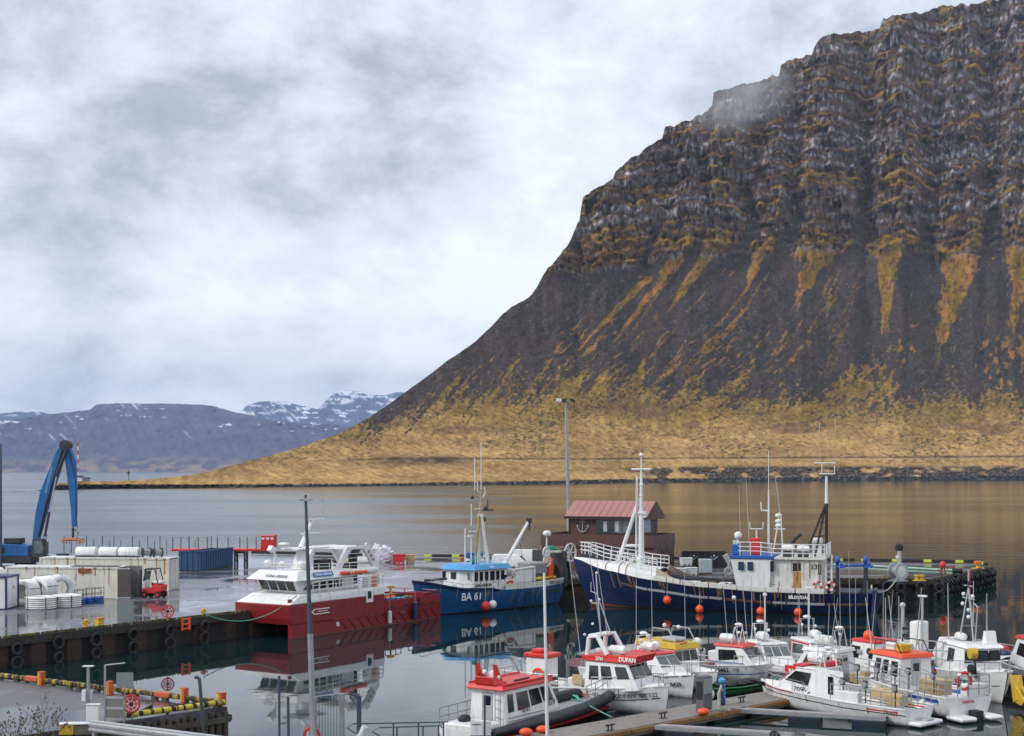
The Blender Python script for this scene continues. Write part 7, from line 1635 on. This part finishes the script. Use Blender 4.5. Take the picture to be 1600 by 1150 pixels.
jigger(bJ, 2.2, 1.15, 1.0, 'lgrey', 1); jigger(bJ, 3.3, 1.15, 1.2, 'dark', 1); jigger(bJ, 1.0, 1.15, 1.0, 'lgrey', 1); rail(bJ, [hJ.pt(u,1,1)+Vector((0,-.1,.05)) for u in (.02,.2,.42)], .75, M['galv'], 'side_railing', 5, .025, 2)
# --- 12 red topped boat between
bK, hK = small_boat('white boat with a small red cabin top and tall grey cabin back', P(1310,1068,0), P(1440,1090,0), B=2.8, fa=1.0, fb=1.25, cabin=(2.4,5.0,2.0,1.75,.7,.15), roof=('red',.15,.16), wins=((.60,.95,.46,.86),(.1,.25,.55,.8)), side=1, stem=.5)
zK = bK['zt']; MB().lathe([(.02,0),(.2,.0),(.2,.03),(.02,.03)],14,(2.9,.98,2.3),'Y').build('porthole', M['dark'], bK); MB().b2(3.5,3.8,1.0,1.02,2.1,2.35).build('notice', M['lgrey'], bK); MB().ball((3.6,.3,zK+.35),.3,10,8).build('orange_buoy', M['orange'], bK, True); pole_list(bK, [(3.2,.5,zK,zK+2.8,-.35),(2.8,-.5,zK,zK+3.0,-.3),(2.4,.4,zK,zK+3.1,0)]); jigger(bK, 1.6, 1.1, 1.05, 'lgrey', 1); jigger(bK, 5.3, 1.05, 1.2, 'dark', 1)
# --- 13 orange roof boat with blue stripe and lifebuoy
bL, hL = small_boat('white boat with bright orange roof, blue stripe and a red white lifebuoy at its stern', P(1330,1083,0), P(1515,1125,0), B=3.4, fa=1.15, fb=1.4, stripe=(.32,.14,.06,.36,'bluep'), cabin=(4.0,6.7,2.3,1.5,.4,.05), roof=('orange',.35,.22), wins=((.08,.30,.42,.88),(.40,.58,.42,.88),(.66,.84,.42,.88)), side=1, stem=.5)
zL = bL['zt']; lifebuoy(bL, .15, .2, 1.95, 'X', .42); onboard_tub(bL, 1.6, .8, 1.15, 'tan', 1.5, .9, .75); MB().b2(.1,.7,-1.2,.0,1.1,1.75).build('stern_locker', M['white'], bL, bevel=.05)
rail(bL, [hL.pt(u,1,1)+Vector((0,-.1,.05)) for u in (.02,.12,.24,.36,.48,.6)], 1.0, M['galv'], 'side_railing', 9, .028, 3); rail(bL, [hL.pt(0,1,-1)+Vector((.1,.1,.05)),hL.pt(0,1,1)+Vector((.1,-.1,.05))], 1.0, M['galv'], 'stern_railing', 4, .028, 3)
MB().b2(-.95,.25,.3,1.35,.08,.30).build('swim_platform', M['white'], bL, bevel=.08); MB().b2(-.95,.25,-1.35,-.5,.08,.30).build('swim_platform', M['white'], bL, bevel=.08); MB().b2(-.5,.02,-.45,.05,-.1,.5).build('outdrive', M['black'], bL)
text('HNOTA', .22, M['red_text'], bL, (-.04,.1,.92), (R(90),0,R(-90)), bold=.004)
MB().path([(6.3,.9,zL+.25),(6.2,.9,zL+.8),(4.5,.9,zL+.8),(4.1,.9,zL+.2)],.035,6).path([(6.3,-.9,zL+.25),(6.2,-.9,zL+.8),(4.5,-.9,zL+.8),(4.1,-.9,zL+.2)],.035,6).build('roof_rack', M['dark'], bL, True)
MB().b2(5.2,5.9,-.4,.5,zL+.24,zL+.65).build('pink_crate', M['white'], bL, bevel=.05); MB().b2(4.5,5.0,-.1,.6,zL+.24,zL+.65).build('yellow_crate', M['yellow'], bL, bevel=.05); MB().b2(6.7,7.4,-.5,.3,1.5,1.9).build('white_hatch', M['white'], bL)
for x in (1.0,2.9,4.0): jigger(bL, x, 1.4, 1.25, 'lgrey', 1)
pole_list(bL, [(6.9,.6,zL,zL+2.9,.55),(6.5,-.6,zL,zL+3.0,.5),(6.1,.3,zL,zL+3.0,.05),(4.8,.5,zL,zL+3.2,0),(4.1,0,zL,zL+3.7,-.5),(4.2,-.5,zL,zL+3.1,0)], r=.026)
t_ = sausage(bL.matrix_basis @ Vector((1.2,1.95,.1)), M['tub'], 'pale cylinder fender hanging on the stern quarter of the orange roofed boat', .17, .9)
# --- 14 tall white box wheelhouse boat behind
bM, hM = small_boat('white boat with a tall narrow white exhaust casing behind the orange roof', P(1425,1070,0), P(1540,1082,0), B=3.0, fa=1.2, fb=1.5, cabin=(4.2,6.6,2.0,1.2,.3,.0), roof=('white_clean',.1,.1), wins=((.2,.8,.4,.8),), side=1, stem=.5)
MB().b2(3.6,4.35,-.5,.5,1.2,3.75).build('white_casing', M['white_clean'], bM, bevel=.08)
for z in (3.2,2.8): MB().b2(4.36,4.9,-.3,.3,z,z+.15).build('black_bracket', M['black'], bM)
MB().tube((5.0,0,2.3),(5.0,0,4.5),.10,n=8).ball((5.0,0,4.6),.18,8,6).build('mast', M['lgrey'], bM, True); rail(bM, [(.3,1.2,1.3),(3.4,1.25,1.3)], 1.5, M['galv'], 'deck_frame', 3, .035, 3)
MB().tube((3.2,1.2,1.2),(3.2,1.2,5.3),.045).build('lamp_pole', M['lgrey'], bM); MB().b2(2.95,3.45,1.12,1.28,5.28,5.38).build('lamp_head', M['white'], bM); MB().b2(.4,1.3,-.4,.6,3.0,3.7).build('dark_box', M['dark'], bM)
# --- 15 big grey white boat, bow to the right, yellow anchor frame
bN, hN = small_boat('larger white boat with big dark wheelhouse windows and yellow jigging reels, bow to the right', P(1562,1098,0), P(1452,1062,0), B=3.6, fa=1.2, fb=1.75, hull='white_clean', stripe=(.78,.74,.2,.98,'black_text'), chine_col='grey', cabin=(4.0,6.6,2.4,1.5,-.1,.1), roof=('white_clean',.3,.2), wins=((.25,.55,.42,.90),), side=-1, stem=.9, flare=.5)
zN = bN['zt']; side_text(bN, hN, 'BLÓÐBERG', .40, .78, .70, -1, 'black_text', .012)
MB().loft([[Vector((2.2,-1.2,1.2)),Vector((4.0,-1.2,1.2)),Vector((4.0,1.2,1.2)),Vector((2.2,1.2,1.2))],[Vector((3.6,-1.1,3.0)),Vector((4.05,-1.1,3.0)),Vector((4.05,1.1,3.0)),Vector((3.6,1.1,3.0))]]).build('sloping_casing', M['white_clean'], bN, bevel=.05)
MB().b2(6.62,6.68,-1.05,1.05,1.9,2.6).build('front_window_band', M['black'], bN)
for k in range(3): MB().b2(6.69,6.72,-1.0+k*.7,-.42+k*.7,1.95,2.55).build('front_window', M['glass'], bN)
raft(bN, 4.7, -.3, zN+.2, .24, .85)
m = MB()
for x, y in ((4.9,-.5),(4.9,.5),(5.6,0)): m.tube((x,y,zN+.2),(5.0,0,zN+3.2),.04)
m.tube((5.0,0,zN+3.0),(5.0,0,zN+4.2),.04).tube((4.3,0,zN+2.6),(5.7,0,zN+2.6),.04).tube((4.5,0,zN+3.3),(5.5,0,zN+3.3),.035).path([(5.8,0,zN+.3),(6.1,0,zN+2.2),(5.6,0,zN+2.4)],.04,6); m.build('mast', M['lgrey'], bN, True)
for x, y, z in ((4.4,0,2.8),(5.5,0,2.75),(5.0,0,3.3),(4.6,.2,1.9),(5.4,-.2,1.6),(5.1,0,3.5),(4.9,-.3,2.3)): MB().ball((x,y,zN+z),.11,8,6).build('mast_lamp', M['white'] if z < 3 else M['dark'], bN, True)
MB().prism([(6.0,.3,zN+.21),(6.6,.3,zN+.21),(6.4,.3,zN+.9),(6.2,.3,zN+.9)], (0,.6,0)).build('white_screen', M['white_clean'], bN)
for k, (x, y) in enumerate(((2.3,-1.75),(8.0,-1.25))):
    MB().lathe([(.1,-.22),(.30,-.18),(.30,.18),(.1,.22)],14,(x,y,2.6),'Y').build('yellow_reel', M['yellow'], bN, True); MB().tube((x,y+.2,1.3),(x,y+.1,2.5),.06).build('reel_post', M['dark'], bN); MB().lathe([(.1,-.12),(.26,-.1),(.26,.1),(.1,.12)],14,(x,y-.1,1.75),'Y').build('black_reel', M['black'], bN, True)
MB().b2(2.5,4.6,-1.86,-1.80,1.30,1.44).build('blue_rub_strip', M['bluep'], bN); MB().b2(2.5,4.6,-1.86,-1.80,1.18,1.29).build('red_rub_strip', M['red'], bN)
m = MB().prism([(10.1,-.25,1.7),(10.5,-.25,1.75),(10.9,-.25,.5),(10.5,-.25,.3)], (0,.5,0)).prism([(10.3,-.2,1.5),(11.6,-.2,.55),(11.2,-.2,.25),(10.5,-.2,.35)], (0,.12,0)).prism([(10.3,.1,1.5),(11.6,.1,.55),(11.2,.1,.25),(10.5,.1,.35)], (0,.12,0)); m.build('yellow_anchor', M['yellow'], bN, bevel=.02)
rail(bN, [hN.pt(u,1,-1)+Vector((0,.1,.05)) for u in (.1,.25,.4)], .9, M['galv'], 'side_railing', 4, .028, 2)
pole_list(bN, [(4.2,-.8,zN,zN+3.4,-.1),(4.0,.8,zN,zN+3.5,0),(5.4,.9,zN,zN+2.9,0)], r=.03)
# --- 16 white and maroon boat at the frame edge
bO, hO = small_boat('white and maroon boat cut off by the right frame edge', P(1545,1060,0), P(1690,1094,0), B=3.4, fa=1.3, fb=1.6, stripe=(.95,.45,.0,.8,'dmaroon'), stripe2=(.42,.36,.0,.9,'red'), cabin=(2.5,5.0,2.2,1.6,.6,.1), roof=('red',.2,.2), wins=((.2,.8,.4,.85),), side=1, stem=.5)
ball_fender(bO.matrix_basis @ Vector((5.4,1.95,.3)), M['orange'], 'red orange ball fender on the maroon hulled boat at the right edge', r=.28)
MB().b2(7.0,7.8,-.4,.4,1.6,2.1).build('red_hatch', M['red'], bO, bevel=.05); MB().ball((6.2,.5,1.8),.35,10,8,(1.2,1,.7)).build('blue_bag', M['navy'], bO, True)
# ================================================================ LOWER PIER AND FOREGROUND
c0 = P(355, 1104, DECK); e1 = P(0, 1060, DECK); e2 = P(190, 1127, DECK)
d1 = (e1-c0).normalized(); d2 = (e2-c0).normalized(); L1 = (e1-c0).length+22; L2 = (e2-c0).length+9
f1 = c0+d1*L1; f2 = c0+d2*L2
poly = [c0, f1, Vector((-60, 44, DECK)), Vector((-40, 30, DECK)), f2+Vector((-2,-6,0)), f2]
o = MB().prism([p-Vector((0,0,.4)) for p in poly], (0,0,.4)).build('pier_deck', M['asphalt2']); tag(o, 'wet pinkish grey deck of the lower pier', kind='structure')
def edge_line(p, q): d = (q-p); L = d.length; d.normalize(); return L, d, math.atan2(d.y, d.x)
def pier_face(name, label, p, q, outn, pw_=.30, step=.36):
    L, d, a = edge_line(p, q); t = thing(name, label, 'pier wall', (p.x,p.y,0), a); s = 1 if outn.dot(Vector((-d.y,d.x,0))) > 0 else -1
    MB().b2(0,L,s*-.25-.15,s*-.25+.15,-1.5,1.50).build('backing_wall', M['core'], t)
    me = [MB().tube((0,0,-1.4),(0,0,z),.15,.14,8).mesh('timber_pile', M['wood'], True) for z in (1.7,1.62,1.75)]
    n = int(L/step)
    for k in range(n): 
        o = link('timber_pile', me[k%3], t, ((k+.5)*step, s*.10, 0)); o.rotation_euler = (R(random.uniform(-1,1)),0,random.random()*6)
    MB().b2(0,L,s*.26-.05,s*.26+.05,1.25,1.5).build('waling_beam', M['wood'], t)
    return t
n2 = Vector((-d2.y, d2.x, 0)); n2 = n2 if n2.x > 0 else -n2
pier_face('pier_face', 'dark timber piles along the near face of the lower pier', c0, f2, n2)
n1 = Vector((-d1.y, d1.x, 0)); n1 = n1 if n1.y > 0 else -n1
pier_face('pier_face', 'far face of the lower pier under its yellow kerb', c0, f1, n1, step=.7)
# yellow kerbs
M['dull_orange'] = paint('dull_orange_guard', (.50,.10,.03), .6, .2, 3, dirt=.4)
kt = thing('pier_kerb', 'worn yellow timber kerb along the far edge of the lower pier', 'kerb', (c0.x,c0.y,DECK), math.atan2(d1.y,d1.x))
k1 = [MB().b2(0,1.9,-.11,.11,.10,.32).mesh('kerb_baulk', M['kerby'], bevel=.05), MB().b2(0,1.9,-.11,.11,.10,.32).mesh('kerb_baulk', M['orange'], bevel=.05)]
sgn = -1 if n1.dot(Vector((-d1.y,d1.x,0))) > 0 else 1
s = .25; k = 0
while s < L1-2: 
    o = link('kerb_baulk', k1[0], kt, (s, sgn*.16, 0)); 
    MB().b2(s+.1,s+.4,sgn*.16-.1,sgn*.16+.1,0,.098).build('kerb_block', M['wood'], kt); MB().b2(s+1.4,s+1.7,sgn*.16-.1,sgn*.16+.1,0,.098).build('kerb_block', M['wood'], kt); s += 1.98
for px, py in ((248,1092),(40,1067)):
    p = P(px, py+2, DECK); s = (p-c0).dot(d1); MB().b2(s-.5,s+.5,sgn*.16-.13,sgn*.16+.13,.08,.35).build('ladder_gap_guard', M['dull_orange'], kt, bevel=.05)
kt2 = thing('pier_kerb', 'lumpy bright yellow and black kerb along the near edge of the lower pier', 'kerb', (c0.x,c0.y,DECK), math.atan2(d2.y,d2.x))
sg2 = -1 if n2.dot(Vector((-d2.y,d2.x,0))) > 0 else 1
ya = MB().tube((0,0,.20),(.36,0,.20),.125,n=10).mesh('kerb_log', paint('bright_yellow_kerb',(.60,.45,.025),.5,.15,4,rust=.6,rustcol=(.03,.028,.02)), True); yb = MB().tube((0,0,.20),(.10,0,.20),.12,n=8).mesh('kerb_gap', M['black'])
s = .1
while s < (e2-c0).length: link('kerb_log', ya, kt2, (s, sg2*.12, 0)); link('kerb_gap', yb, kt2, (s+.38, sg2*.12, 0)); s += random.uniform(.48,.60)
# pier bollards
for px, py, lab, w_, h_ in ((65,1070,'orange and yellow bollard post on the lower pier, leftmost',.14,.62),(171,1086,'orange and yellow bollard post behind the grey frame panel',.14,.62),(288,1097,'orange topped bollard post left of the bent pipe',.14,.62),(346,1102,'orange bollard post at the corner of the lower pier',.16,.55)):
    p = P(px, py, DECK); t = thing('bollard_post', lab, 'bollard', p, math.atan2(d1.y,d1.x), 'square bollard posts on the lower pier')
    MB().b2(-w_,0,-w_,w_,0,h_).build('orange_half', M['dull_orange'], t, bevel=.015); MB().b2(.003,w_,-w_,w_,0,h_*.99).build('yellow_half', M['yellow'], t, bevel=.015); MB().b2(-w_*1.05,w_*1.05,-w_*1.05,w_*1.05,h_+.001,h_+.035).build('cap', M['dull_orange'], t)
t = thing('kerb_end_block', 'yellow ended concrete kerb block by the guard rail', 'block', P(124,1147,DECK), R(6)); MB().b2(-.75,.75,-.2,.2,.0,.42).build('block', M['cap'], t, bevel=.02); MB().b2(-.76,-.2,-.215,-.202,.02,.40).build('yellow_face', M['yellow'], t); MB().b2(-.78,.78,-.24,.24,.421,.46).build('white_top', M['white'], t)  # concrete block with a yellow face and a thin white slab on top
# life ring with frame panel
rr = rescue_ring(P(205,1126,DECK), R(-8), 'red and white spoked rescue ring on the lower pier by the grey frame', .36, .35)
t = thing('frame_panel', 'grey steel frame with mesh panels beside the rescue ring', 'panel', P(179,1129,DECK), R(-8))
for x in (-.42,.42): MB().b2(x-.035,x+.035,-.035,.035,0,1.15 if x > 0 else 2.4).build('post', M['galv'], t)
for z in (.1,.55,1.0): MB().b2(-.38,.38,-.025,.025,z,z+.09).build('crossbar', M['lgrey'], t)
MB().b2(-.37,.37,-.01,.01,.2,.55).b2(-.37,.37,-.01,.01,.66,1.0).build('panel', paint('greyish_mesh', (.19,.19,.17), .8), t); MB().tube((-.42,0,2.4),(.42,.1,2.5),.03).build('top_arm', M['lgrey'], t)
t = thing('sign_post', 'grey green sign plate on a thin post above the rescue ring', 'sign', P(195,1124,DECK)); MB().tube((0,0,0),(0,0,1.6),.022).build('post', M['galv'], t); MB().b2(-.36,.36,-.012,.012,1.35,2.0).build('plate', bpy.data.materials['grey_green_board'], t)
t = thing('service_mast', 'short steel mast with small cabinets and a flat top lamp', 'post', P(138,1139,DECK)); MB().tube((0,0,0),(0,0,2.55),.065).build('post', M['galv'], t, True); MB().b2(-.22,.22,-.1,.1,2.55,2.60).build('lamp_head', M['white'], t, bevel=.01); MB().b2(-.24,-.08,-.12,.05,1.15,1.6).build('white_box', M['white'], t, bevel=.02); MB().b2(.08,.2,-.1,.06,1.2,1.55).build('grey_box', M['lgrey'], t)
t = thing('meter_box', 'white metal meter box on a post at the start of the guard rail', 'box', P(146,1151,DECK)); MB().b2(-.25,.25,-.14,.14,.62,1.28).build('box', M['white_clean'], t, bevel=.03); MB().b2(-.05,.05,-.05,.05,0,.62).build('post', M['galv'], t); MB().b2(-.27,.27,-.16,.16,1.281,1.30).build('lid', M['white'], t)
t = thing('hose_line', 'black hose lying in a loop on the lower pier', 'hose', (0,0,DECK)); hp_ = [P(222,1112,DECK),P(232,1107,DECK),P(238,1104,DECK),P(228,1108,DECK)]; hq = [P(262,1116,DECK),P(258,1110,DECK),P(272,1104,DECK),P(300,1101,DECK),P(325,1100,DECK)]
MB().path([(p.x,p.y,.05) for p in hp_],.05).path([(p.x,p.y,.05) for p in hq],.05).build('hose', M['black'], t, True)
# guard rail on the near bank
g0, g1 = P(140,1127,2.85), P(372,1156,2.85); L, d, a = edge_line(g0, g1)
t = thing('guard_rail', 'galvanised road guard rail crossing the lower left corner', 'guard rail', (g0.x,g0.y,0), a)
MB().loft([[Vector((x,y,z)) for y, z in ((0,2.83),(-.07,2.76),(-.07,2.68),(0,2.62),(-.07,2.56),(-.07,2.50),(0,2.44),(.015,2.44),(-.055,2.51),(-.055,2.57),(.015,2.62),(-.055,2.67),(-.055,2.75),(.015,2.83))] for x in (0,L)]).build('rail_beam', M['galv'], t)
MB().b2(0,L,-.02,.22,2.832,2.87).build('top_plank', M['lgrey'], t)
for k in range(int(L/2)+1): MB().b2(k*2+.1,k*2+.22,.03,.15,1.6,2.83).build('post', M['galv'], t)
t = thing('timber_fence', 'dark upright boards below the guard rail', 'fence', (g0.x,g0.y,0), a)
bd = MB().b2(0,.16,.25,.29,1.3,2.42).mesh('board', M['wood'])
for k in range(int(L/.19)): link('board', bd, t, (k*.19, 0, random.uniform(-.05,.05)))
o = MB().prism([(g0.x-12,g0.y+2.5,1.25),(g0.x,g0.y+.6,1.25),(g1.x,g1.y+.6,1.25),(g1.x+.5,g1.y-14,1.25),(g0.x-12,g0.y-14,1.25)], (0,0,.60)).build('near_bank', M['asphalt2']); tag(o, 'near bank under the guard rail', kind='structure')
# posts in the foreground
def bent_post(px0, py0, px1, Y, label, r=.05, hook=True):
    top = Q(px0, py0, Y); b = Vector((Q(px1, 1150, Y).x, Y, 1.2)); t = thing('bent_pipe', label, 'pipe', b)
    tp = top-b; pts = [(0,0,0),(tp.x,tp.y,tp.z-.1)]+([(tp.x-.03,0,tp.z),(tp.x-.12,0,tp.z+.06),(tp.x-.2,0,tp.z+.03)] if hook else [(tp.x,0,tp.z)])
    MB().path(pts, r, 8).build('pipe', paint('slate_blue_pipe', (.05,.07,.10), .5) if 'slate_blue_pipe' not in bpy.data.materials else bpy.data.materials['slate_blue_pipe'], t, True); MB().b2(-.15,.15,-.15,.15,-.1,.06).build('foot', M['cap'], t); return t
bent_post(312,1060,320,58,'thin slate pipe with a hooked top in front of the lower pier corner', .07)
t = thing('lamp_post', 'slim dark lamp post with a small cross head in front of the red workboat', 'lamp post', (Q(493,1150,50).x, 50, 1.2)); t.rotation_euler = (0, R(-1.9), 0)
sp = bpy.data.materials['slate_blue_pipe']
MB().tube((0,0,0),(0,0,5.6),.12,.10,12).build('lower_post', M['galv'], t, True); MB().tube((0,0,5.6),(0,0,10.25),.085,.05,10).build('upper_post', sp, t, True); MB().b2(-.2,.2,-.2,.2,-.1,.1).build('foot', M['cap'], t)
MB().b2(-.19,.19,-.06,.06,10.24,10.33).build('lamp_arm', M['lgrey'], t); 
for x in (-.16,.16): MB().box((x,0,10.31),(.16,.18,.06)).build('lamp_head', M['lgrey'], t, bevel=.01)
MB().tube((0,0,10.33),(0,0,10.45),.04).build('finial', M['dark'], t)
for px0, py0, px1, lab, r_ in ((436,1056,437,'plain dark post left of the gate, taller',.045),(450,1088,452,'plain dark post left of the gate, shorter',.05)):
    bent_post(px0,py0,px1,50,lab,r_,False)
# gangway gate
G0 = 50.5
def gq(px, py): return Q(px, py, G0)
gx0, gx1, gx2 = gq(494,1100).x, gq(531,1100).x, gq(561,1100).x; t = thing('gate', 'steel bar gate at the head of the gangway', 'gate', (gx0, G0, 1.2)); gz = gq(0,1086).z-1.2
MB().path([(0,0,0),(0,0,gz-.05),(gx1-gx0,0,gz+.04)],.035,6).build('gate_frame', M['galv'], t); MB().tube((0,0,.9),(gx1-gx0,0,1.0),.05).build('crossbar', M['dark'], t)
for k in range(1,8): MB().tube((k*(gx1-gx0)/8,0,.2),(k*(gx1-gx0)/8,0,gz-.02),.012,n=5).build('gate_bar', M['dark'], t)
MB().b2(gx1-gx0-.02,gx1-gx0+.16,-.08,.08,0,gz+.06).build('gate_post', M['galv'], t, bevel=.02); MB().path([(gx1-gx0+.1,0,gz+.05),(gx2-gx0,0,gz-.03)],.02,5).build('top_wire', M['dark'], t); MB().tube((gx2-gx0,0,0),(gx2-gx0,0,gz-.02),.085,n=8).build('far_post', sp, t)
MB().path([(.5,-.05,.9),(.56,-.06,1.25),(.62,-.05,1.4)],.015,5).build('handle', M['black'], t)
t = thing('lifebuoy', 'red lifebuoy hanging on the slim lamp post at the bottom edge', 'lifebuoy', gq(489,1146)+Vector((0,-.3,0))); MB().torus((0,0,0),.26,.05,'Y',24,8).build('ring', M['red'], t, True); MB().b2(-.25,.25,.06,.1,-.5,-.05).build('holder', M['white'], t)
t = thing('gangway_lamp', 'white cylindrical lamp leaning beside the gate', 'lamp', gq(566,1140)); MB().tube((-.1,0,-.25),(.1,0,.12),.12,.13,12).build('lamp_body', M['white'], t, True); MB().tube((-.12,0,-.9),(-.1,0,-.25),.05).build('stalk', M['galv'], t)
def grail(px0, px1, py, Y, label, posts):
    t = thing('gangway_railing', label, 'railing', (0,0,0)); a = Q(px0, py, Y); b = Q(px1, py-3, Y+4); zb = .8
    MB().path([Q(px0+26,py+24,Y), Q(px0+6,py+14,Y), Q(px0-6,py+6,Y), Q(px0+4,py,Y), b],.028,6).build('top_rail', sp, t, True); MB().path([Q(px0+26,py+24,Y), Q(px1,py+22,Y+4)],.028,6).build('lower_rail', sp, t, True)
    for f in posts: p = a.lerp(b, f); MB().tube((p.x,p.y,zb),(p.x,p.y,p.z),.03,n=6).build('post', sp, t)
grail(548, 700, 1131, 52, 'longer tubular gangway railing with a rounded end', (.42,.68,.95))
grail(588, 690, 1137, 50, 'shorter tubular gangway railing in front with a rounded end', (.3,.7,.95))
o = MB().prism([(-7.5,46,.9),(2.5,52,.9),(1.5,57,.9),(-8,50,.9)], (0,0,.12)).build('gangway_deck', M['galv']); tag(o, 'gangway deck below the frame', 'gangway')
t = thing('info_board', 'white and blue information board standing before the red roofed boat', 'sign', Vector((Q(751,1140,58).x,58,0))); MB().b2(-.42,.42,-.02,.02,1.3,Q(0,1127,58).z).build('board', M['white_clean'], t); MB().b2(-.41,.41,-.03,-.021,1.3,1.78).build('blue_panel', M['navy'], t); MB().b2(-.35,.0,-.028,-.021,2.2,2.24).build('text_line', M['grey_text'], t); MB().tube((.15,-.1,0),(.17,-.1,3.35),.045).build('post', sp, t)
for x in (-.35,.35): MB().tube((x,.05,.0),(x,.05,1.5),.03).build('leg', M['galv'], t)
# bare shrub in the corner
def shrub():
    t = thing('bare_shrub', 'leafless twiggy shrub in the bottom left corner', 'shrub', (-15.4, 43, 1.3)); rng = random.Random(5); m = MB(); b = MB()
    def grow(p, d, L, r, depth):
        q = p+d*L; mid = p.lerp(q,.5)+Vector((rng.uniform(-1,1),rng.uniform(-1,1),0))*L*.06
        m.path([p, mid, q], [r, r*.8, r*.6], 5)
        if depth <= 0:
            for k in range(2 if depth else 3): e = p.lerp(q, rng.uniform(.4,1)); b.ball(tuple(e+Vector((rng.uniform(-.03,.03),0,rng.uniform(-.03,.03)))), .012+.012*rng.random(), 5, 4, (1,1,1.5))
        if depth == 0: return
        for k in range(rng.choice((2,3,3))):
            nd = (d+Vector((rng.uniform(-.55,.65),rng.uniform(-.4,.4),rng.uniform(-.25,.45)))).normalized(); grow(p.lerp(q, rng.uniform(.55,1)), nd, L*rng.uniform(.55,.8), r*.6, depth-1)
    for k in range(8): grow(Vector((rng.uniform(-.6,1.5),rng.uniform(-.5,.5),0)), Vector((rng.uniform(-.15,.30),rng.uniform(-.1,.1),1)).normalized(), rng.uniform(1.5,2.2), .022, 4)
    m.build('branches', paint('dark_twig_bark', (.035,.028,.025), .8), t); b.build('buds', paint('dull_buds', (.11,.095,.05), .8), t)
shrub()
# ================================================================ LETTERING AS MESH, SEPARATE PIECES AS PARTS
dg = bpy.context.evaluated_depsgraph_get()
for o in [o for o in bpy.data.objects if o.type == 'FONT']:
    me = bpy.data.meshes.new_from_object(o.evaluated_get(dg)); nm = o.name
    n = bpy.data.objects.new('lettering', me); C.objects.link(n); n.parent = o.parent
    n.location, n.rotation_euler, n.scale = o.location, o.rotation_euler, o.scale
    bpy.data.objects.remove(o)
def split_loose(o):
    me = o.data; n = len(me.vertices); par = list(range(n))
    def find(a):
        while par[a] != a: par[a] = par[par[a]]; a = par[a]
        return a
    for e in me.edges:
        a, b = find(e.vertices[0]), find(e.vertices[1])
        if a != b: par[a] = b
    comp = {}
    for p in me.polygons: comp.setdefault(find(p.vertices[0]), []).append(p)
    if len(comp) < 2 or len(comp) > 8: return
    base = o.name.split('.')[0]; sm = me.polygons[0].use_smooth; first = True
    for ps in comp.values():
        ids = sorted({v for p in ps for v in p.vertices}); mp = {v: i for i, v in enumerate(ids)}
        m2 = bpy.data.meshes.new(base); m2.from_pydata([me.vertices[v].co[:] for v in ids], [], [[mp[v] for v in p.vertices] for p in ps])
        for m_ in me.materials: m2.materials.append(m_)
        if sm: m2.shade_smooth(); m2.set_sharp_from_angle(angle=R(40))
        if first: o.data = m2; first = False
        else:
            c = bpy.data.objects.new(base, m2); C.objects.link(c); c.parent = o.parent; c.location, c.rotation_euler, c.scale = o.location, o.rotation_euler, o.scale
SPLIT = {'mast_lamp','roof_lamp','deck_lamp','stripe','rub_rail','strake','ladder_rail','power_block','hook_arm','leg','panel','gunwale','radar_scanner','hull_stripe','boot_stripe','black_line','red_rubbing_strip','black_gunwale','gunwale_plate','aft_cap','bow_cap','hydraulic_hose','trestle','stripe2'}
for o in [o for o in bpy.data.objects if o.type == 'MESH' and o.parent and o.name.split('.')[0] in SPLIT]: split_loose(o)
